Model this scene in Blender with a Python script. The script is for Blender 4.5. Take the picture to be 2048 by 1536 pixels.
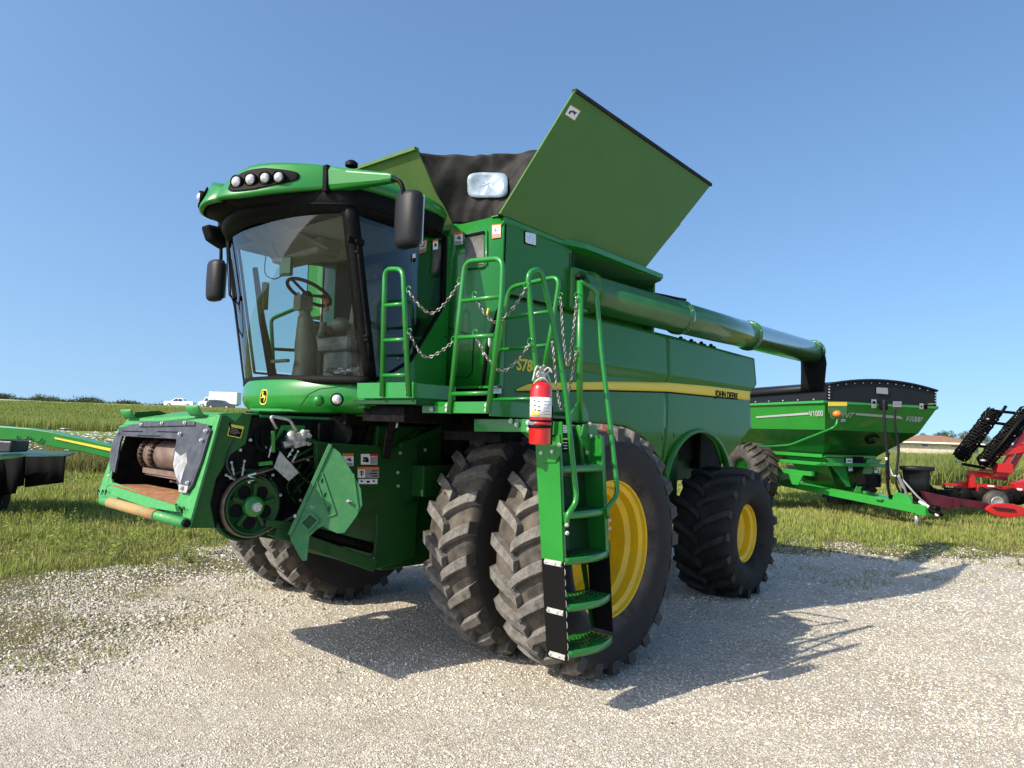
import bpy, math, random
import numpy as np
from mathutils import Vector, Matrix
R = math.radians
for o in list(bpy.data.objects): bpy.data.objects.remove(o)
scene = bpy.context.scene
col = scene.collection
# ------------------------------------------------------------ camera, sky, sun, exposure
CAM = Vector((5.05367, 5.59998, 1.96329)); YAW, PIT, ROL, FPX = -2.41825, 0.06152, 0.03411, 1437.41
_f = Vector((math.cos(YAW)*math.cos(PIT), math.sin(YAW)*math.cos(PIT), math.sin(PIT)))
_r = _f.cross(Vector((0, 0, 1))).normalized(); _u = _r.cross(_f)
_r, _u = math.cos(ROL)*_r+math.sin(ROL)*_u, -math.sin(ROL)*_r+math.cos(ROL)*_u
cd = bpy.data.cameras.new('camera'); cam = bpy.data.objects.new('camera', cd); col.objects.link(cam)
m = Matrix((_r, _u, -_f)).transposed().to_4x4(); m.translation = CAM; cam.matrix_world = m
cd.sensor_width = 36; cd.lens = FPX/2048*36; cd.clip_start = 0.05; cd.clip_end = 4000
scene.camera = cam
SUN = Vector((1.236, -0.336, 1.0)).normalized()
SEL = math.asin(SUN.z); SAZ = math.atan2(SUN.x, SUN.y)
w = bpy.data.worlds.new('World'); scene.world = w; w.use_nodes = True
nt = w.node_tree; bg = nt.nodes['Background']
sky = nt.nodes.new('ShaderNodeTexSky'); sky.sky_type = 'NISHITA'; sky.sun_disc = False
sky.sun_elevation = SEL; sky.sun_rotation = SAZ; sky.air_density = 1.2; sky.dust_density = 2.2; sky.ozone_density = 5.0; sky.altitude = 0
_tc = nt.nodes.new('ShaderNodeTexCoord'); _ad = nt.nodes.new('ShaderNodeVectorMath'); _ad.operation = 'ADD'; _ad.inputs[1].default_value = (0, 0, 0.16)
_no = nt.nodes.new('ShaderNodeVectorMath'); _no.operation = 'NORMALIZE'
nt.links.new(_tc.outputs['Generated'], _ad.inputs[0]); nt.links.new(_ad.outputs[0], _no.inputs[0]); nt.links.new(_no.outputs[0], sky.inputs[0])
_hs = nt.nodes.new('ShaderNodeHueSaturation'); _hs.inputs['Saturation'].default_value = 1.04; _hs.inputs['Hue'].default_value = 0.497; _hs.inputs['Value'].default_value = 1.23
nt.links.new(sky.outputs[0], _hs.inputs['Color']); nt.links.new(_hs.outputs[0], bg.inputs[0]); bg.inputs[1].default_value = 0.135
sl = bpy.data.lights.new('sun', 'SUN'); sl.energy = 5.0; sl.angle = R(0.5); sl.color = (1, .92, .77)
so = bpy.data.objects.new('sun', sl); col.objects.link(so); so.rotation_euler = SUN.to_track_quat('Z', 'Y').to_euler()
scene.render.engine = 'CYCLES'
scene.view_settings.view_transform = 'Standard'; scene.view_settings.look = 'None'
scene.view_settings.exposure = 0.43; scene.view_settings.gamma = 1
scene.cycles.max_bounces = 8; scene.cycles.transparent_max_bounces = 16

# ------------------------------------------------------------ measuring helpers (photo pixel + known plane -> world)
def ray(px, py): return _f+_r*((px-1024)/FPX)+_u*((768-py)/FPX)
def P(px, py, ax, v):
    i = 'xyz'.index(ax); d = ray(px, py); return CAM+d*((v-CAM[i])/d[i])
def PL(px, py, pt, n):
    d = ray(px, py); n = Vector(n); return CAM+d*((Vector(pt)-CAM).dot(n)/d.dot(n))
HD = Vector((math.cos(YAW), math.sin(YAW), 0)); RT = Vector((HD.y, -HD.x, 0))
def PD(px, py, D):
    d = ray(px, py); return CAM+d*(D/d.dot(HD))
def LD(lat, dep, z=0.0): return Vector((CAM.x, CAM.y, 0))+RT*lat+HD*dep+Vector((0, 0, z))

# ------------------------------------------------------------ materials
def mat(name, c, rough=.5, metal=0, coat=0, c2=None, scale=8, spread=.5, bump=0, bscale=60, trans=0, alpha=1, ior=1.45, thr=(.4, .65), spec=None):
    m = bpy.data.materials.new(name); m.use_nodes = True; t = m.node_tree; b = t.nodes['Principled BSDF']
    b.inputs['Base Color'].default_value = (*c, 1); b.inputs['Roughness'].default_value = rough
    b.inputs['Metallic'].default_value = metal; b.inputs['Coat Weight'].default_value = coat; b.inputs['Coat Roughness'].default_value = .06
    b.inputs['IOR'].default_value = ior
    b.inputs['Specular IOR Level'].default_value = .10 if max(c) < .009 else (.3 if max(c) < .03 else .5)
    if spec is not None: b.inputs['Specular IOR Level'].default_value = spec
    if trans: b.inputs['Transmission Weight'].default_value = trans
    if alpha < 1: b.inputs['Alpha'].default_value = alpha
    tc = t.nodes.new('ShaderNodeTexCoord')
    if c2:
        n = t.nodes.new('ShaderNodeTexNoise'); n.inputs['Scale'].default_value = scale; n.inputs['Detail'].default_value = 8; n.inputs['Roughness'].default_value = .65
        t.links.new(tc.outputs['Object'], n.inputs['Vector'])
        r = t.nodes.new('ShaderNodeValToRGB'); r.color_ramp.elements[0].position = thr[0]; r.color_ramp.elements[1].position = thr[1]
        r.color_ramp.elements[0].color = (*c, 1); r.color_ramp.elements[1].color = (*c2, 1)
        t.links.new(n.outputs['Fac'], r.inputs['Fac']); t.links.new(r.outputs['Color'], b.inputs['Base Color'])
    if bump:
        n = t.nodes.new('ShaderNodeTexNoise'); n.inputs['Scale'].default_value = bscale; n.inputs['Detail'].default_value = 5
        t.links.new(tc.outputs['Object'], n.inputs['Vector'])
        k = t.nodes.new('ShaderNodeBump'); k.inputs['Strength'].default_value = bump; k.inputs['Distance'].default_value = .02
        t.links.new(n.outputs['Fac'], k.inputs['Height']); t.links.new(k.outputs['Normal'], b.inputs['Normal'])
    return m
M = {}
M['green'] = mat('green_paint', (.010, .175, .016), .34, 0, .5, c2=(.014, .20, .022), scale=3)
M['panel'] = mat('green_panel', (.019, .138, .014), .38, 0, .35, c2=(.022, .15, .020), scale=1.2, thr=(.3, .8), spec=.2)
M['dusty'] = mat('dusty_green_paint', (.03, .165, .045), .55, 0, .05, c2=(.09, .21, .09), scale=14, thr=(.45, .9), bump=.05)
M['worn'] = mat('worn_green_paint', (.035, .25, .055), .55, 0, .1, c2=(.09, .30, .10), scale=22, thr=(.45, .8), bump=.1)
M['dkgreen'] = mat('frame_green', (.005, .060, .009), .5, 0, .15, c2=(.014, .055, .014), scale=9, spec=.25)
M['augp'] = mat('auger_green_paint', (.010, .10, .014), .3, 0, 1.0, c2=(.02, .12, .02), scale=4)
M['shgreen'] = mat('worn_shaded_green', (.009, .095, .013), .5, 0, .1, c2=(.035, .105, .03), scale=11, thr=(.45, .8), bump=.06, spec=.25)  # worn green paint darkened: shade on the feeder side put into the colour
M['cover'] = mat('tank_cover_green', (.058, .150, .014), .6, 0, .0, c2=(.07, .165, .02), scale=2, thr=(.3, .8))
M['olive'] = mat('dusty_olive_cover', (.062, .125, .022), .75, c2=(.10, .15, .045), scale=5, thr=(.35, .8), bump=.05)
M['yellow'] = mat('yellow_paint', (.86, .55, .006), .38, 0, .4, c2=(.74, .47, .02), scale=5)
M['ydecal'] = mat('yellow_decal', (.78, .60, .05), .45)
M['black'] = mat('black_plastic', (.004, .004, .0045), .5, c2=(.008, .008, .009), scale=30, bump=.05, bscale=300)
M['mirror'] = mat('mirror_housing', (.012, .0125, .014), .42, c2=(.018, .019, .021), scale=60, bump=.15, bscale=500)
M['blackm'] = mat('black_parts', (.003, .003, .003), .6, c2=(.012, .011, .010), scale=18)
M['fabric'] = mat('tank_fabric', (.009, .0085, .008), .7, c2=(.026, .024, .021), scale=6, bump=.3, bscale=9)
M['rub'] = mat('rubber_dusty', (.032, .028, .024), .85, c2=(.17, .14, .108), scale=4.5, thr=(.38, .75), bump=.3, bscale=40)
M['lug'] = mat('rubber_lug_worn', (.085, .080, .073), .75, c2=(.23, .21, .185), scale=16, thr=(.35, .75), bump=.35, bscale=60)
M['rubb'] = mat('rubber_black', (.010, .0095, .009), .72, c2=(.022, .019, .016), scale=7, bump=.2, bscale=50)
M['lugb'] = mat('rubber_lug_black', (.016, .0165, .017), .6, c2=(.035, .034, .032), scale=9, bump=.2, bscale=60)
M['flap'] = mat('rubber_flap', (.007, .007, .007), .9, spec=.08, bump=.2, bscale=90)
M['steel'] = mat('zinc_steel', (.60, .60, .58), .45, .5, c2=(.4, .39, .36), scale=30)
M['alum'] = mat('cast_aluminium', (.55, .55, .53), .42, .6, c2=(.35, .34, .32), scale=25, bump=.2)
M['liner'] = mat('grey_liner', (.045, .045, .052), .42, .3, c2=(.085, .085, .092), scale=11, bump=.15, bscale=15)
M['bare'] = mat('worn_bare_metal', (.50, .49, .48), .4, .5, c2=(.25, .20, .15), scale=12)
M['rust'] = mat('rust', (.21, .075, .028), .85, c2=(.36, .19, .09), scale=13, thr=(.35, .7), bump=.4)
M['rustg'] = mat('rusty_green', (.42, .22, .09), .75, c2=(.12, .26, .11), scale=9, thr=(.42, .72), bump=.3)
M['drum'] = mat('brown_drum', (.14, .085, .065), .55, .2, c2=(.22, .16, .13), scale=9, bump=.2)
M['drumchain'] = mat('oily_chain', (.03, .018, .013), .5, .5, c2=(.09, .045, .025), scale=30)
M['white'] = mat('white_plastic', (.78, .78, .76), .5)
M['lens'] = mat('lamp_lens', (.80, .81, .80), .12, .35, .8, c2=(.55, .56, .56), scale=45)
M['orange'] = mat('orange_label', (.75, .16, .02), .5)
M['amber'] = mat('amber_lens', (.80, .17, .02), .25, 0, .6)
M['red'] = mat('red_gloss', (.62, .010, .010), .25, 0, .8)
M['redp'] = mat('red_implement_paint', (.50, .012, .012), .4, 0, .3, c2=(.42, .02, .015), scale=6)
M['maroon'] = mat('faded_maroon_paint', (.05, .004, .010), .5, 0, .1, c2=(.09, .007, .014), scale=4)
M['ink'] = mat('black_ink', (.006, .006, .006), .6)
M['grey'] = mat('grey_print', (.28, .28, .28), .6)
M['interior'] = mat('cab_interior_grey', (.17, .155, .105), .45, c2=(.24, .22, .16), scale=7)
M['headliner'] = mat('cab_headliner', (.58, .60, .52), .8, c2=(.48, .50, .43), scale=4)
M['seat'] = mat('seat_cloth', (.20, .20, .185), .7, c2=(.30, .29, .27), scale=14, bump=.3)
M['paper'] = mat('crumpled_plastic_bag', (.62, .63, .60), .35, c2=(.4, .4, .38), scale=12, bump=.8, bscale=25)
M['chrome'] = mat('silver_decal', (.62, .63, .65), .35, .3)
M['tape'] = mat('grey_cloth_tie', (.5, .48, .44), .8)
def dustband(m, w0, w1, dark):
    # road dust sits on the tread, the side walls stay dark
    t = m.node_tree; b = t.nodes['Principled BSDF']; src = b.inputs['Base Color'].links[0].from_socket
    tc = t.nodes.new('ShaderNodeTexCoord'); s = t.nodes.new('ShaderNodeSeparateXYZ'); a = t.nodes.new('ShaderNodeMath'); a.operation = 'ABSOLUTE'; r = t.nodes.new('ShaderNodeMapRange'); r.inputs[1].default_value = w0; r.inputs[2].default_value = w1
    t.links.new(tc.outputs['Object'], s.inputs[0]); t.links.new(s.outputs[1], a.inputs[0]); t.links.new(a.outputs[0], r.inputs[0])
    x = t.nodes.new('ShaderNodeMix'); x.data_type = 'RGBA'; t.links.new(r.outputs[0], x.inputs[0]); t.links.new(src, x.inputs[6]); x.inputs[7].default_value = (*dark, 1); t.links.new(x.outputs[2], b.inputs['Base Color'])
dustband(M['rub'], .215, .262, (.022, .019, .017)); dustband(M['lug'], .235, .27, (.035, .031, .028))
def glass(name, tint, a, rough=.02, fm=1.0):
    m = bpy.data.materials.new(name); m.use_nodes = True; t = m.node_tree; t.nodes.clear()
    o = t.nodes.new('ShaderNodeOutputMaterial'); x = t.nodes.new('ShaderNodeMixShader'); g = t.nodes.new('ShaderNodeBsdfGlossy'); tr = t.nodes.new('ShaderNodeBsdfTransparent')
    fr = t.nodes.new('ShaderNodeFresnel'); fr.inputs[0].default_value = 1.5
    mu = t.nodes.new('ShaderNodeMath'); mu.operation = 'MULTIPLY_ADD'; mu.inputs[1].default_value = fm; mu.inputs[2].default_value = a
    t.links.new(fr.outputs[0], mu.inputs[0]); t.links.new(mu.outputs[0], x.inputs[0])
    g.inputs['Roughness'].default_value = rough; tr.inputs[0].default_value = (*tint, 1)
    t.links.new(tr.outputs[0], x.inputs[1]); t.links.new(g.outputs[0], x.inputs[2]); t.links.new(x.outputs[0], o.inputs[0]); return m
M['glass'] = glass('tinted_cab_glass', (.88, .97, .93), .03)
M['glassd'] = glass('door_glass', (.58, .63, .62), .0, .02, .6)
M['wing'] = glass('vehicle_glass', (.10, .12, .14), .10)
M['clear'] = mat('clear_plastic_window', (.20, .26, .33), .25, 0, .5, c2=(.32, .40, .48), scale=6, bump=.4, bscale=8)

# ------------------------------------------------------------ mesh builder
class MB:
    def __init__(s): s.v = []; s.f = []; s.sm = []
    def add(s, vs, fs, smooth=False):
        k = len(s.v); s.v += [tuple(v) for v in vs]; s.f += [tuple(i+k for i in f) for f in fs]; s.sm += [smooth]*len(fs); return s
    def box(s, c, d, rot=None):
        c = Vector(c); h = [x/2 for x in d]
        vs = [Vector((a*h[0], b*h[1], e*h[2])) for a in (-1, 1) for b in (-1, 1) for e in (-1, 1)]
        if rot is not None: vs = [rot @ v for v in vs]
        return s.add([c+v for v in vs], [(0, 1, 3, 2), (4, 6, 7, 5), (0, 4, 5, 1), (2, 3, 7, 6), (0, 2, 6, 4), (1, 5, 7, 3)])
    def bb(s, a, b):
        return s.box([(a[i]+b[i])/2 for i in range(3)], [abs(a[i]-b[i]) for i in range(3)])
    def beam(s, p, q, w, h, up=(0, 0, 1)):
        p = Vector(p); q = Vector(q); d = (q-p); x = d.normalized(); up = Vector(up)
        y = up.cross(x); y = y.normalized() if y.length > 1e-4 else Vector((1, 0, 0)).cross(x).normalized(); z = x.cross(y)
        return s.box((p+q)/2, (d.length, w, h), Matrix((x, y, z)).transposed())
    def slab(s, pts, t):
        # polygon of 3D points (planar) thickened by vector t
        n = len(pts); t = Vector(t); a = [Vector(p) for p in pts]; b = [p+t for p in a]
        fs = [tuple(range(n)), tuple(range(2*n-1, n-1, -1))]+[(i, n+i, n+(i+1) % n, (i+1) % n) for i in range(n)]
        return s.add(a+b, fs)
    def tube(s, pts, r, n=10, closed=False, caps=True, smooth=True):
        pts = [Vector(p) for p in pts]; m = len(pts); rs = r if isinstance(r, (list, tuple)) else [r]*m
        T = []
        for i in range(m):
            a = pts[i-1] if (i > 0 or closed) else pts[i]; b = pts[(i+1) % m] if (i < m-1 or closed) else pts[i]
            T.append((b-a).normalized())
        N = T[0].orthogonal().normalized(); vs = []
        for i in range(m):
            N = (N-T[i]*N.dot(T[i])); N = N.normalized() if N.length > 1e-6 else T[i].orthogonal().normalized()
            B = T[i].cross(N)
            vs += [pts[i]+(N*math.cos(2*math.pi*j/n)+B*math.sin(2*math.pi*j/n))*rs[i] for j in range(n)]
        fs = []
        for i in range(m if closed else m-1):
            for j in range(n):
                a = i*n+j; b = i*n+(j+1) % n; c = ((i+1) % m)*n+(j+1) % n; d = ((i+1) % m)*n+j
                fs.append((a, b, c, d))
        s.add(vs, fs, smooth)
        if caps and not closed:
            k = len(s.v)-len(vs); s.f += [tuple(k+j for j in reversed(range(n))), tuple(k+(m-1)*n+j for j in range(n))]; s.sm += [False, False]
        return s
    def cyl(s, p, q, r, n=16, r2=None): return s.tube([p, q], [r, r if r2 is None else r2], n)
    def lathe(s, prof, o, ax, n=48, smooth=True, caps=False):
        o = Vector(o); ax = Vector(ax).normalized(); u = ax.orthogonal().normalized(); v = ax.cross(u); m = len(prof); vs = []
        for (a, r) in prof:
            vs += [o+ax*a+(u*math.cos(2*math.pi*j/n)+v*math.sin(2*math.pi*j/n))*r for j in range(n)]
        fs = [(i*n+j, i*n+(j+1) % n, (i+1)*n+(j+1) % n, (i+1)*n+j) for i in range(m-1) for j in range(n)]
        s.add(vs, fs, smooth)
        if caps:
            k = len(s.v)-len(vs); s.f += [tuple(k+j for j in reversed(range(n))), tuple(k+(m-1)*n+j for j in range(n))]; s.sm += [False]*2
        return s
    def grid(s, rows, smooth=True, closed=False):
        m = len(rows); n = len(rows[0]); vs = [p for r in rows for p in r]
        fs = [(i*n+j, i*n+(j+1) % n, (i+1)*n+(j+1) % n, (i+1)*n+j) for i in range(m-1) for j in range(n if closed else n-1)]
        return s.add(vs, fs, smooth)
    def ball(s, c, r, n=12, sc=(1, 1, 1)):
        rows = []
        for i in range(n//2+1):
            t = math.pi*i/(n//2)
            rows.append([Vector(c)+Vector((r*sc[0]*math.sin(t)*math.cos(2*math.pi*j/n), r*sc[1]*math.sin(t)*math.sin(2*math.pi*j/n), r*sc[2]*math.cos(t))) for j in range(n)])
        return s.grid(rows, True, True)
    def build(s, name, m, parent=None, bevel=0, solid=0, mats=None, autosm=None, sub=0):
        me = bpy.data.meshes.new(name); me.from_pydata(s.v, [], s.f); me.update()
        me.polygons.foreach_set('use_smooth', s.sm)
        o = bpy.data.objects.new(name, me); col.objects.link(o); me.materials.append(m)
        if parent: o.parent = parent; o.matrix_parent_inverse = parent.matrix_basis.inverted() if parent.parent is None else Matrix()
        if solid:
            x = o.modifiers.new('thick', 'SOLIDIFY'); x.thickness = solid; x.offset = -1
        if bevel:
            x = o.modifiers.new('bevel', 'BEVEL'); x.width = bevel; x.segments = 2; x.limit_method = 'ANGLE'; x.angle_limit = R(35); x.harden_normals = False
        if sub: x = o.modifiers.new('sub', 'SUBSURF'); x.levels = sub; x.render_levels = sub
        return o
def tag(o, label=None, cat=None, group=None, kind=None):
    if label: o['label'] = label
    if cat: o['category'] = cat
    if group: o['group'] = group
    if kind: o['kind'] = kind
    return o
def empty(name, loc=(0, 0, 0), rz=0, **k):
    o = bpy.data.objects.new(name, None); col.objects.link(o); o.location = loc; o.rotation_euler.z = rz; o.empty_display_size = .2
    o.matrix_basis = Matrix.LocRotScale(Vector(loc), Matrix.Rotation(rz, 3, 'Z'), None)
    tag(o, **k); return o
def rotZ(a): return Matrix.Rotation(a, 3, 'Z')
def curve(pts, n=8, closed=False):
    # catmull-rom
    pts = [Vector(p) for p in pts]; out = []; m = len(pts)
    rng = range(m if closed else m-1)
    for i in rng:
        p0 = pts[(i-1) % m] if (closed or i > 0) else pts[0]; p1 = pts[i]; p2 = pts[(i+1) % m]; p3 = pts[(i+2) % m] if (closed or i < m-2) else pts[-1]
        for k in range(n):
            t = k/n; out.append(.5*((2*p1)+(p2-p0)*t+(2*p0-5*p1+4*p2-p3)*t*t+(3*p1-p0-3*p2+p3)*t**3))
    if not closed: out.append(pts[-1])
    return out
def roundpath(pts, r, n=5):
    # polyline with rounded corners
    pts = [Vector(p) for p in pts]; out = [pts[0]]
    for i in range(1, len(pts)-1):
        a = (pts[i-1]-pts[i]); b = (pts[i+1]-pts[i]); rr = min(r, a.length*.48, b.length*.48); a = a.normalized()*rr; b = b.normalized()*rr
        for k in range(n+1):
            t = k/n; out.append(pts[i]+a*(1-t)**2+b*t*t)
    out.append(pts[-1]); return out
def text(name, s, size, origin, xdir, ydir, m, parent=None, ext=.0015, shear=0, spacing=1, bold=0):
    c = bpy.data.curves.new(name, 'FONT'); c.body = s; c.size = size; c.extrude = ext; c.shear = shear; c.space_character = spacing; c.offset = bold; c.resolution_u = 3
    o = bpy.data.objects.new(name, c); col.objects.link(o)
    bpy.context.view_layer.update()
    dg = bpy.context.evaluated_depsgraph_get(); me = bpy.data.meshes.new_from_object(o.evaluated_get(dg)); bpy.data.objects.remove(o)
    x = Vector(xdir).normalized(); y = Vector(ydir); y = (y-x*y.dot(x)).normalized(); z = x.cross(y)
    t = Matrix((x, y, z)).transposed().to_4x4(); t.translation = Vector(origin); me.transform(t)
    me.materials.clear(); me.materials.append(m); o = bpy.data.objects.new(name, me); col.objects.link(o)
    if parent: o.parent = parent; o.matrix_parent_inverse = parent.matrix_basis.inverted() if parent.parent is None else Matrix()
    return o
# ------------------------------------------------------------ terrain
rs = np.random.default_rng(7)
CX, CY = CAM.x, CAM.y
def ss(x): x = np.clip(x, 0, 1); return x*x*(3-2*x)
def latdep(x, y): dx = x-CX; dy = y-CY; return dx*RT.x+dy*RT.y, dx*HD.x+dy*HD.y
def hgt(x, y):
    lat, dep = latdep(x, y)
    h = 4.1*ss((dep-70)/70)*ss((-lat-2-(dep-100)*.1)/25+.35)
    h = h-1.1*ss((dep-45)/35)*ss((lat-20)/20)
    return h
def vnoise(x, y, s, seed=0):
    r = np.random.default_rng(seed); g = r.random((64, 64)); x = x/s+17.3; y = y/s+9.1
    i = np.floor(x).astype(int); j = np.floor(y).astype(int); u = ss(x-i); v = ss(y-j); i %= 64; j %= 64; k = (i+1) % 64; l = (j+1) % 64
    return (g[i, j]*(1-u)+g[k, j]*u)*(1-v)+(g[i, l]*(1-u)+g[k, l]*u)*v
# gravel lot border: distance d>0 on the grass side (two straight runs, wavy)
def grassy(x, y):
    lat, dep = latdep(x, y)
    a = -(lat+5.0-.19*(dep-7.2)); b = dep-12.7+.02*lat
    d = np.maximum(a, b)
    return d+(vnoise(x, y, 1.3, 3)-.5)*1.6+(vnoise(x, y, .35, 4)-.5)*.7
def arr_mesh(name, V, F, m, attr=None, kind='structure', smooth=False):
    me = bpy.data.meshes.new(name); nv = len(V); nf, k = F.shape
    me.vertices.add(nv); me.vertices.foreach_set('co', V.astype(np.float32).ravel()); me.loops.add(nf*k); me.loops.foreach_set('vertex_index', F.astype(np.int32).ravel())
    me.polygons.add(nf); me.polygons.foreach_set('loop_start', np.arange(0, nf*k, k, dtype=np.int32)); me.polygons.foreach_set('loop_total', np.full(nf, k, dtype=np.int32))
    if smooth: me.polygons.foreach_set('use_smooth', np.ones(nf, bool))
    me.update(calc_edges=True)
    if attr is not None:
        a = me.color_attributes.new('tint', 'FLOAT_COLOR', 'POINT'); c = np.ones((nv, 4), np.float32); c[:, :attr.shape[1]] = attr; a.data.foreach_set('color', c.ravel())
    me.materials.append(m); o = bpy.data.objects.new(name, me); col.objects.link(o)
    if kind: o['kind'] = kind
    return o
# ground sheet in polar rings about the camera, reaching the horizon
rr = np.concatenate([np.linspace(0.3, 30, 200), np.geomspace(30.5, 2500, 130)]); na = 420
th = np.linspace(0, 2*np.pi, na, endpoint=False)
X = CX+rr[:, None]*np.cos(th); Y = CY+rr[:, None]*np.sin(th)
Zb = (vnoise(X, Y, .9, 11)-.5)*.035+(vnoise(X, Y, 2.4, 12)-.5)*.05
lat, dep = latdep(X, Y)
Zb *= ss((np.hypot(X-0, Y)-0)/1)*np.where(np.hypot(X, Y) < 60, 1, 0)
Z = hgt(X, Y)+np.minimum(Zb, .02)-.005
V = np.stack([X, Y, Z], -1).reshape(-1, 3)
i = np.arange(len(rr)-1)[:, None]*na; j = np.arange(na)[None, :]; j2 = (j+1) % na
F = np.stack([i+j, i+j2, i+na+j2, i+na+j], -1).reshape(-1, 4)[:, ::-1]
g = grassy(X, Y).ravel()
T = np.zeros((len(V), 3), np.float32); T[:, 0] = ss(g/np.where(lat.ravel() < -1, 5.5, 1.5)+np.where(lat.ravel() < -1, .74, .5))
T[:, 1] = ss((dep.ravel()-28)/10)
gm = bpy.data.materials.new('ground'); gm.use_nodes = True; t = gm.node_tree; b = t.nodes['Principled BSDF']; b.inputs['Roughness'].default_value = .9; b.inputs['Specular IOR Level'].default_value = .2
L = t.links.new
def N(k, **kw):
    n = t.nodes.new(k)
    for a, v in kw.items():
        if a in n.inputs: n.inputs[a].default_value = v
        else: setattr(n, a, v)
    return n
def ramp(src, stops):
    r = N('ShaderNodeValToRGB'); L(src, r.inputs['Fac']); e = r.color_ramp.elements
    e[0].position, e[0].color = stops[0][0], (*stops[0][1], 1); e[1].position, e[1].color = stops[-1][0], (*stops[-1][1], 1)
    for p, c in stops[1:-1]: q = e.new(p); q.color = (*c, 1)
    return r.outputs['Color']
def mix(f, a, c, mode='MIX'):
    x = t.nodes.new('ShaderNodeMix'); x.data_type = 'RGBA'; x.blend_type = mode
    if isinstance(f, float): x.inputs[0].default_value = f
    else: L(f, x.inputs[0])
    for k, v in ((6, a), (7, c)):
        if isinstance(v, tuple): x.inputs[k].default_value = (*v, 1)
        else: L(v, x.inputs[k])
    return x.outputs[2]
tc = N('ShaderNodeTexCoord').outputs['Object']; at = N('ShaderNodeAttribute', attribute_name='tint'); sp = N('ShaderNodeSeparateColor'); L(at.outputs['Color'], sp.inputs[0])
v1 = N('ShaderNodeTexVoronoi', Scale=85.0); L(tc, v1.inputs['Vector']); v2 = N('ShaderNodeTexVoronoi', Scale=45.0); L(tc, v2.inputs['Vector'])
s1 = N('ShaderNodeSeparateColor'); L(v1.outputs['Color'], s1.inputs[0]); s2 = N('ShaderNodeSeparateColor'); L(v2.outputs['Color'], s2.inputs[0])
c1 = ramp(s1.outputs[0], [(0, (.28, .24, .19)), (.35, (.48, .425, .345)), (.7, (.62, .565, .475)), (1, (.75, .705, .62))])
c2 = ramp(s2.outputs[1], [(0, (.36, .315, .25)), (.5, (.56, .505, .42)), (1, (.71, .66, .57))])
nb = N('ShaderNodeTexNoise', Scale=.55, Detail=6.0); L(tc, nb.inputs['Vector']); nf = ramp(nb.outputs['Fac'], [(.4, (0, 0, 0)), (.62, (1, 1, 1))])
grav = mix(nf, c1, c2)
mpn = N('ShaderNodeMapping'); L(tc, mpn.inputs['Vector']); mpn.inputs['Scale'].default_value = (1.0, .22, 1); mpn.inputs['Rotation'].default_value = (0, 0, .55); nt_ = N('ShaderNodeTexNoise', Scale=1.3, Detail=5.0, Roughness=.6); L(mpn.outputs[0], nt_.inputs['Vector'])
grav = mix(ramp(nt_.outputs['Fac'], [(.40, (0, 0, 0)), (.62, (1, 1, 1))]), grav, mix(.3, grav, (.36, .29, .21)))
nd = N('ShaderNodeTexNoise', Scale=.9, Detail=7.0, Roughness=.7); L(tc, nd.inputs['Vector'])
grav = mix(ramp(nd.outputs['Fac'], [(.50, (0, 0, 0)), (.68, (.42, .42, .42))]), grav, (.30, .235, .165))
soil = mix(ramp(nd.outputs['Fac'], [(.35, (0, 0, 0)), (.6, (1, 1, 1))]), (.075, .085, .03), (.17, .135, .075))
nw = N('ShaderNodeTexNoise', Scale=7.0, Detail=8.0, Roughness=.75); L(tc, nw.inputs['Vector'])
ma = N('ShaderNodeMath', operation='ADD'); L(sp.outputs[0], ma.inputs[0]); mb = N('ShaderNodeMath', operation='MULTIPLY_ADD'); L(nw.outputs['Fac'], mb.inputs[0]); mb.inputs[1].default_value = 1.6; mb.inputs[2].default_value = -.8; L(mb.outputs[0], ma.inputs[1])
near = mix(ramp(ma.outputs[0], [(.4, (0, 0, 0)), (.62, (1, 1, 1))]), grav, soil)
ng = N('ShaderNodeTexNoise', Scale=.12, Detail=9.0, Roughness=.7); L(tc, ng.inputs['Vector'])
far = ramp(ng.outputs['Fac'], [(.3, (.12, .18, .04)), (.5, (.17, .23, .055)), (.62, (.26, .27, .10)), (.75, (.19, .23, .065))])
L(mix(sp.outputs[1], near, far), b.inputs['Base Color'])
bp = N('ShaderNodeBump', Strength=.9, Distance=.012); L(v1.outputs['Distance'], bp.inputs['Height']); bp.invert = True
bp2 = N('ShaderNodeBump', Strength=.7, Distance=.05); L(nw.outputs['Fac'], bp2.inputs['Height']); L(bp.outputs[0], bp2.inputs['Normal']); L(bp2.outputs[0], b.inputs['Normal'])
arr_mesh('ground', V, F, gm, T, smooth=True)
def gz(x, y):  # ground height incl. small undulation, by the same formulas
    zb = (vnoise(x, y, .9, 11)-.5)*.035+(vnoise(x, y, 2.4, 12)-.5)*.05
    return hgt(x, y)+np.minimum(zb*np.where(np.hypot(x, y) < 60, 1, 0)*ss(np.hypot(x, y)), .02)-.005
def tintmat(name, rough, tr=0):
    m = bpy.data.materials.new(name); m.use_nodes = True; t = m.node_tree; b = t.nodes['Principled BSDF']; a = t.nodes.new('ShaderNodeAttribute'); a.attribute_name = 'tint'
    t.links.new(a.outputs['Color'], b.inputs['Base Color']); b.inputs['Roughness'].default_value = rough; b.inputs['Specular IOR Level'].default_value = .3
    if tr:
        x = t.nodes.new('ShaderNodeMixShader'); d = t.nodes.new('ShaderNodeBsdfTranslucent'); t.links.new(a.outputs['Color'], d.inputs[0]); x.inputs[0].default_value = tr
        t.links.new(b.outputs[0], x.inputs[1]); t.links.new(d.outputs[0], x.inputs[2]); t.links.new(x.outputs[0], t.nodes['Material Output'].inputs[0])
    return m
pebm = tintmat('limestone_chips', .85)
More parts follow.
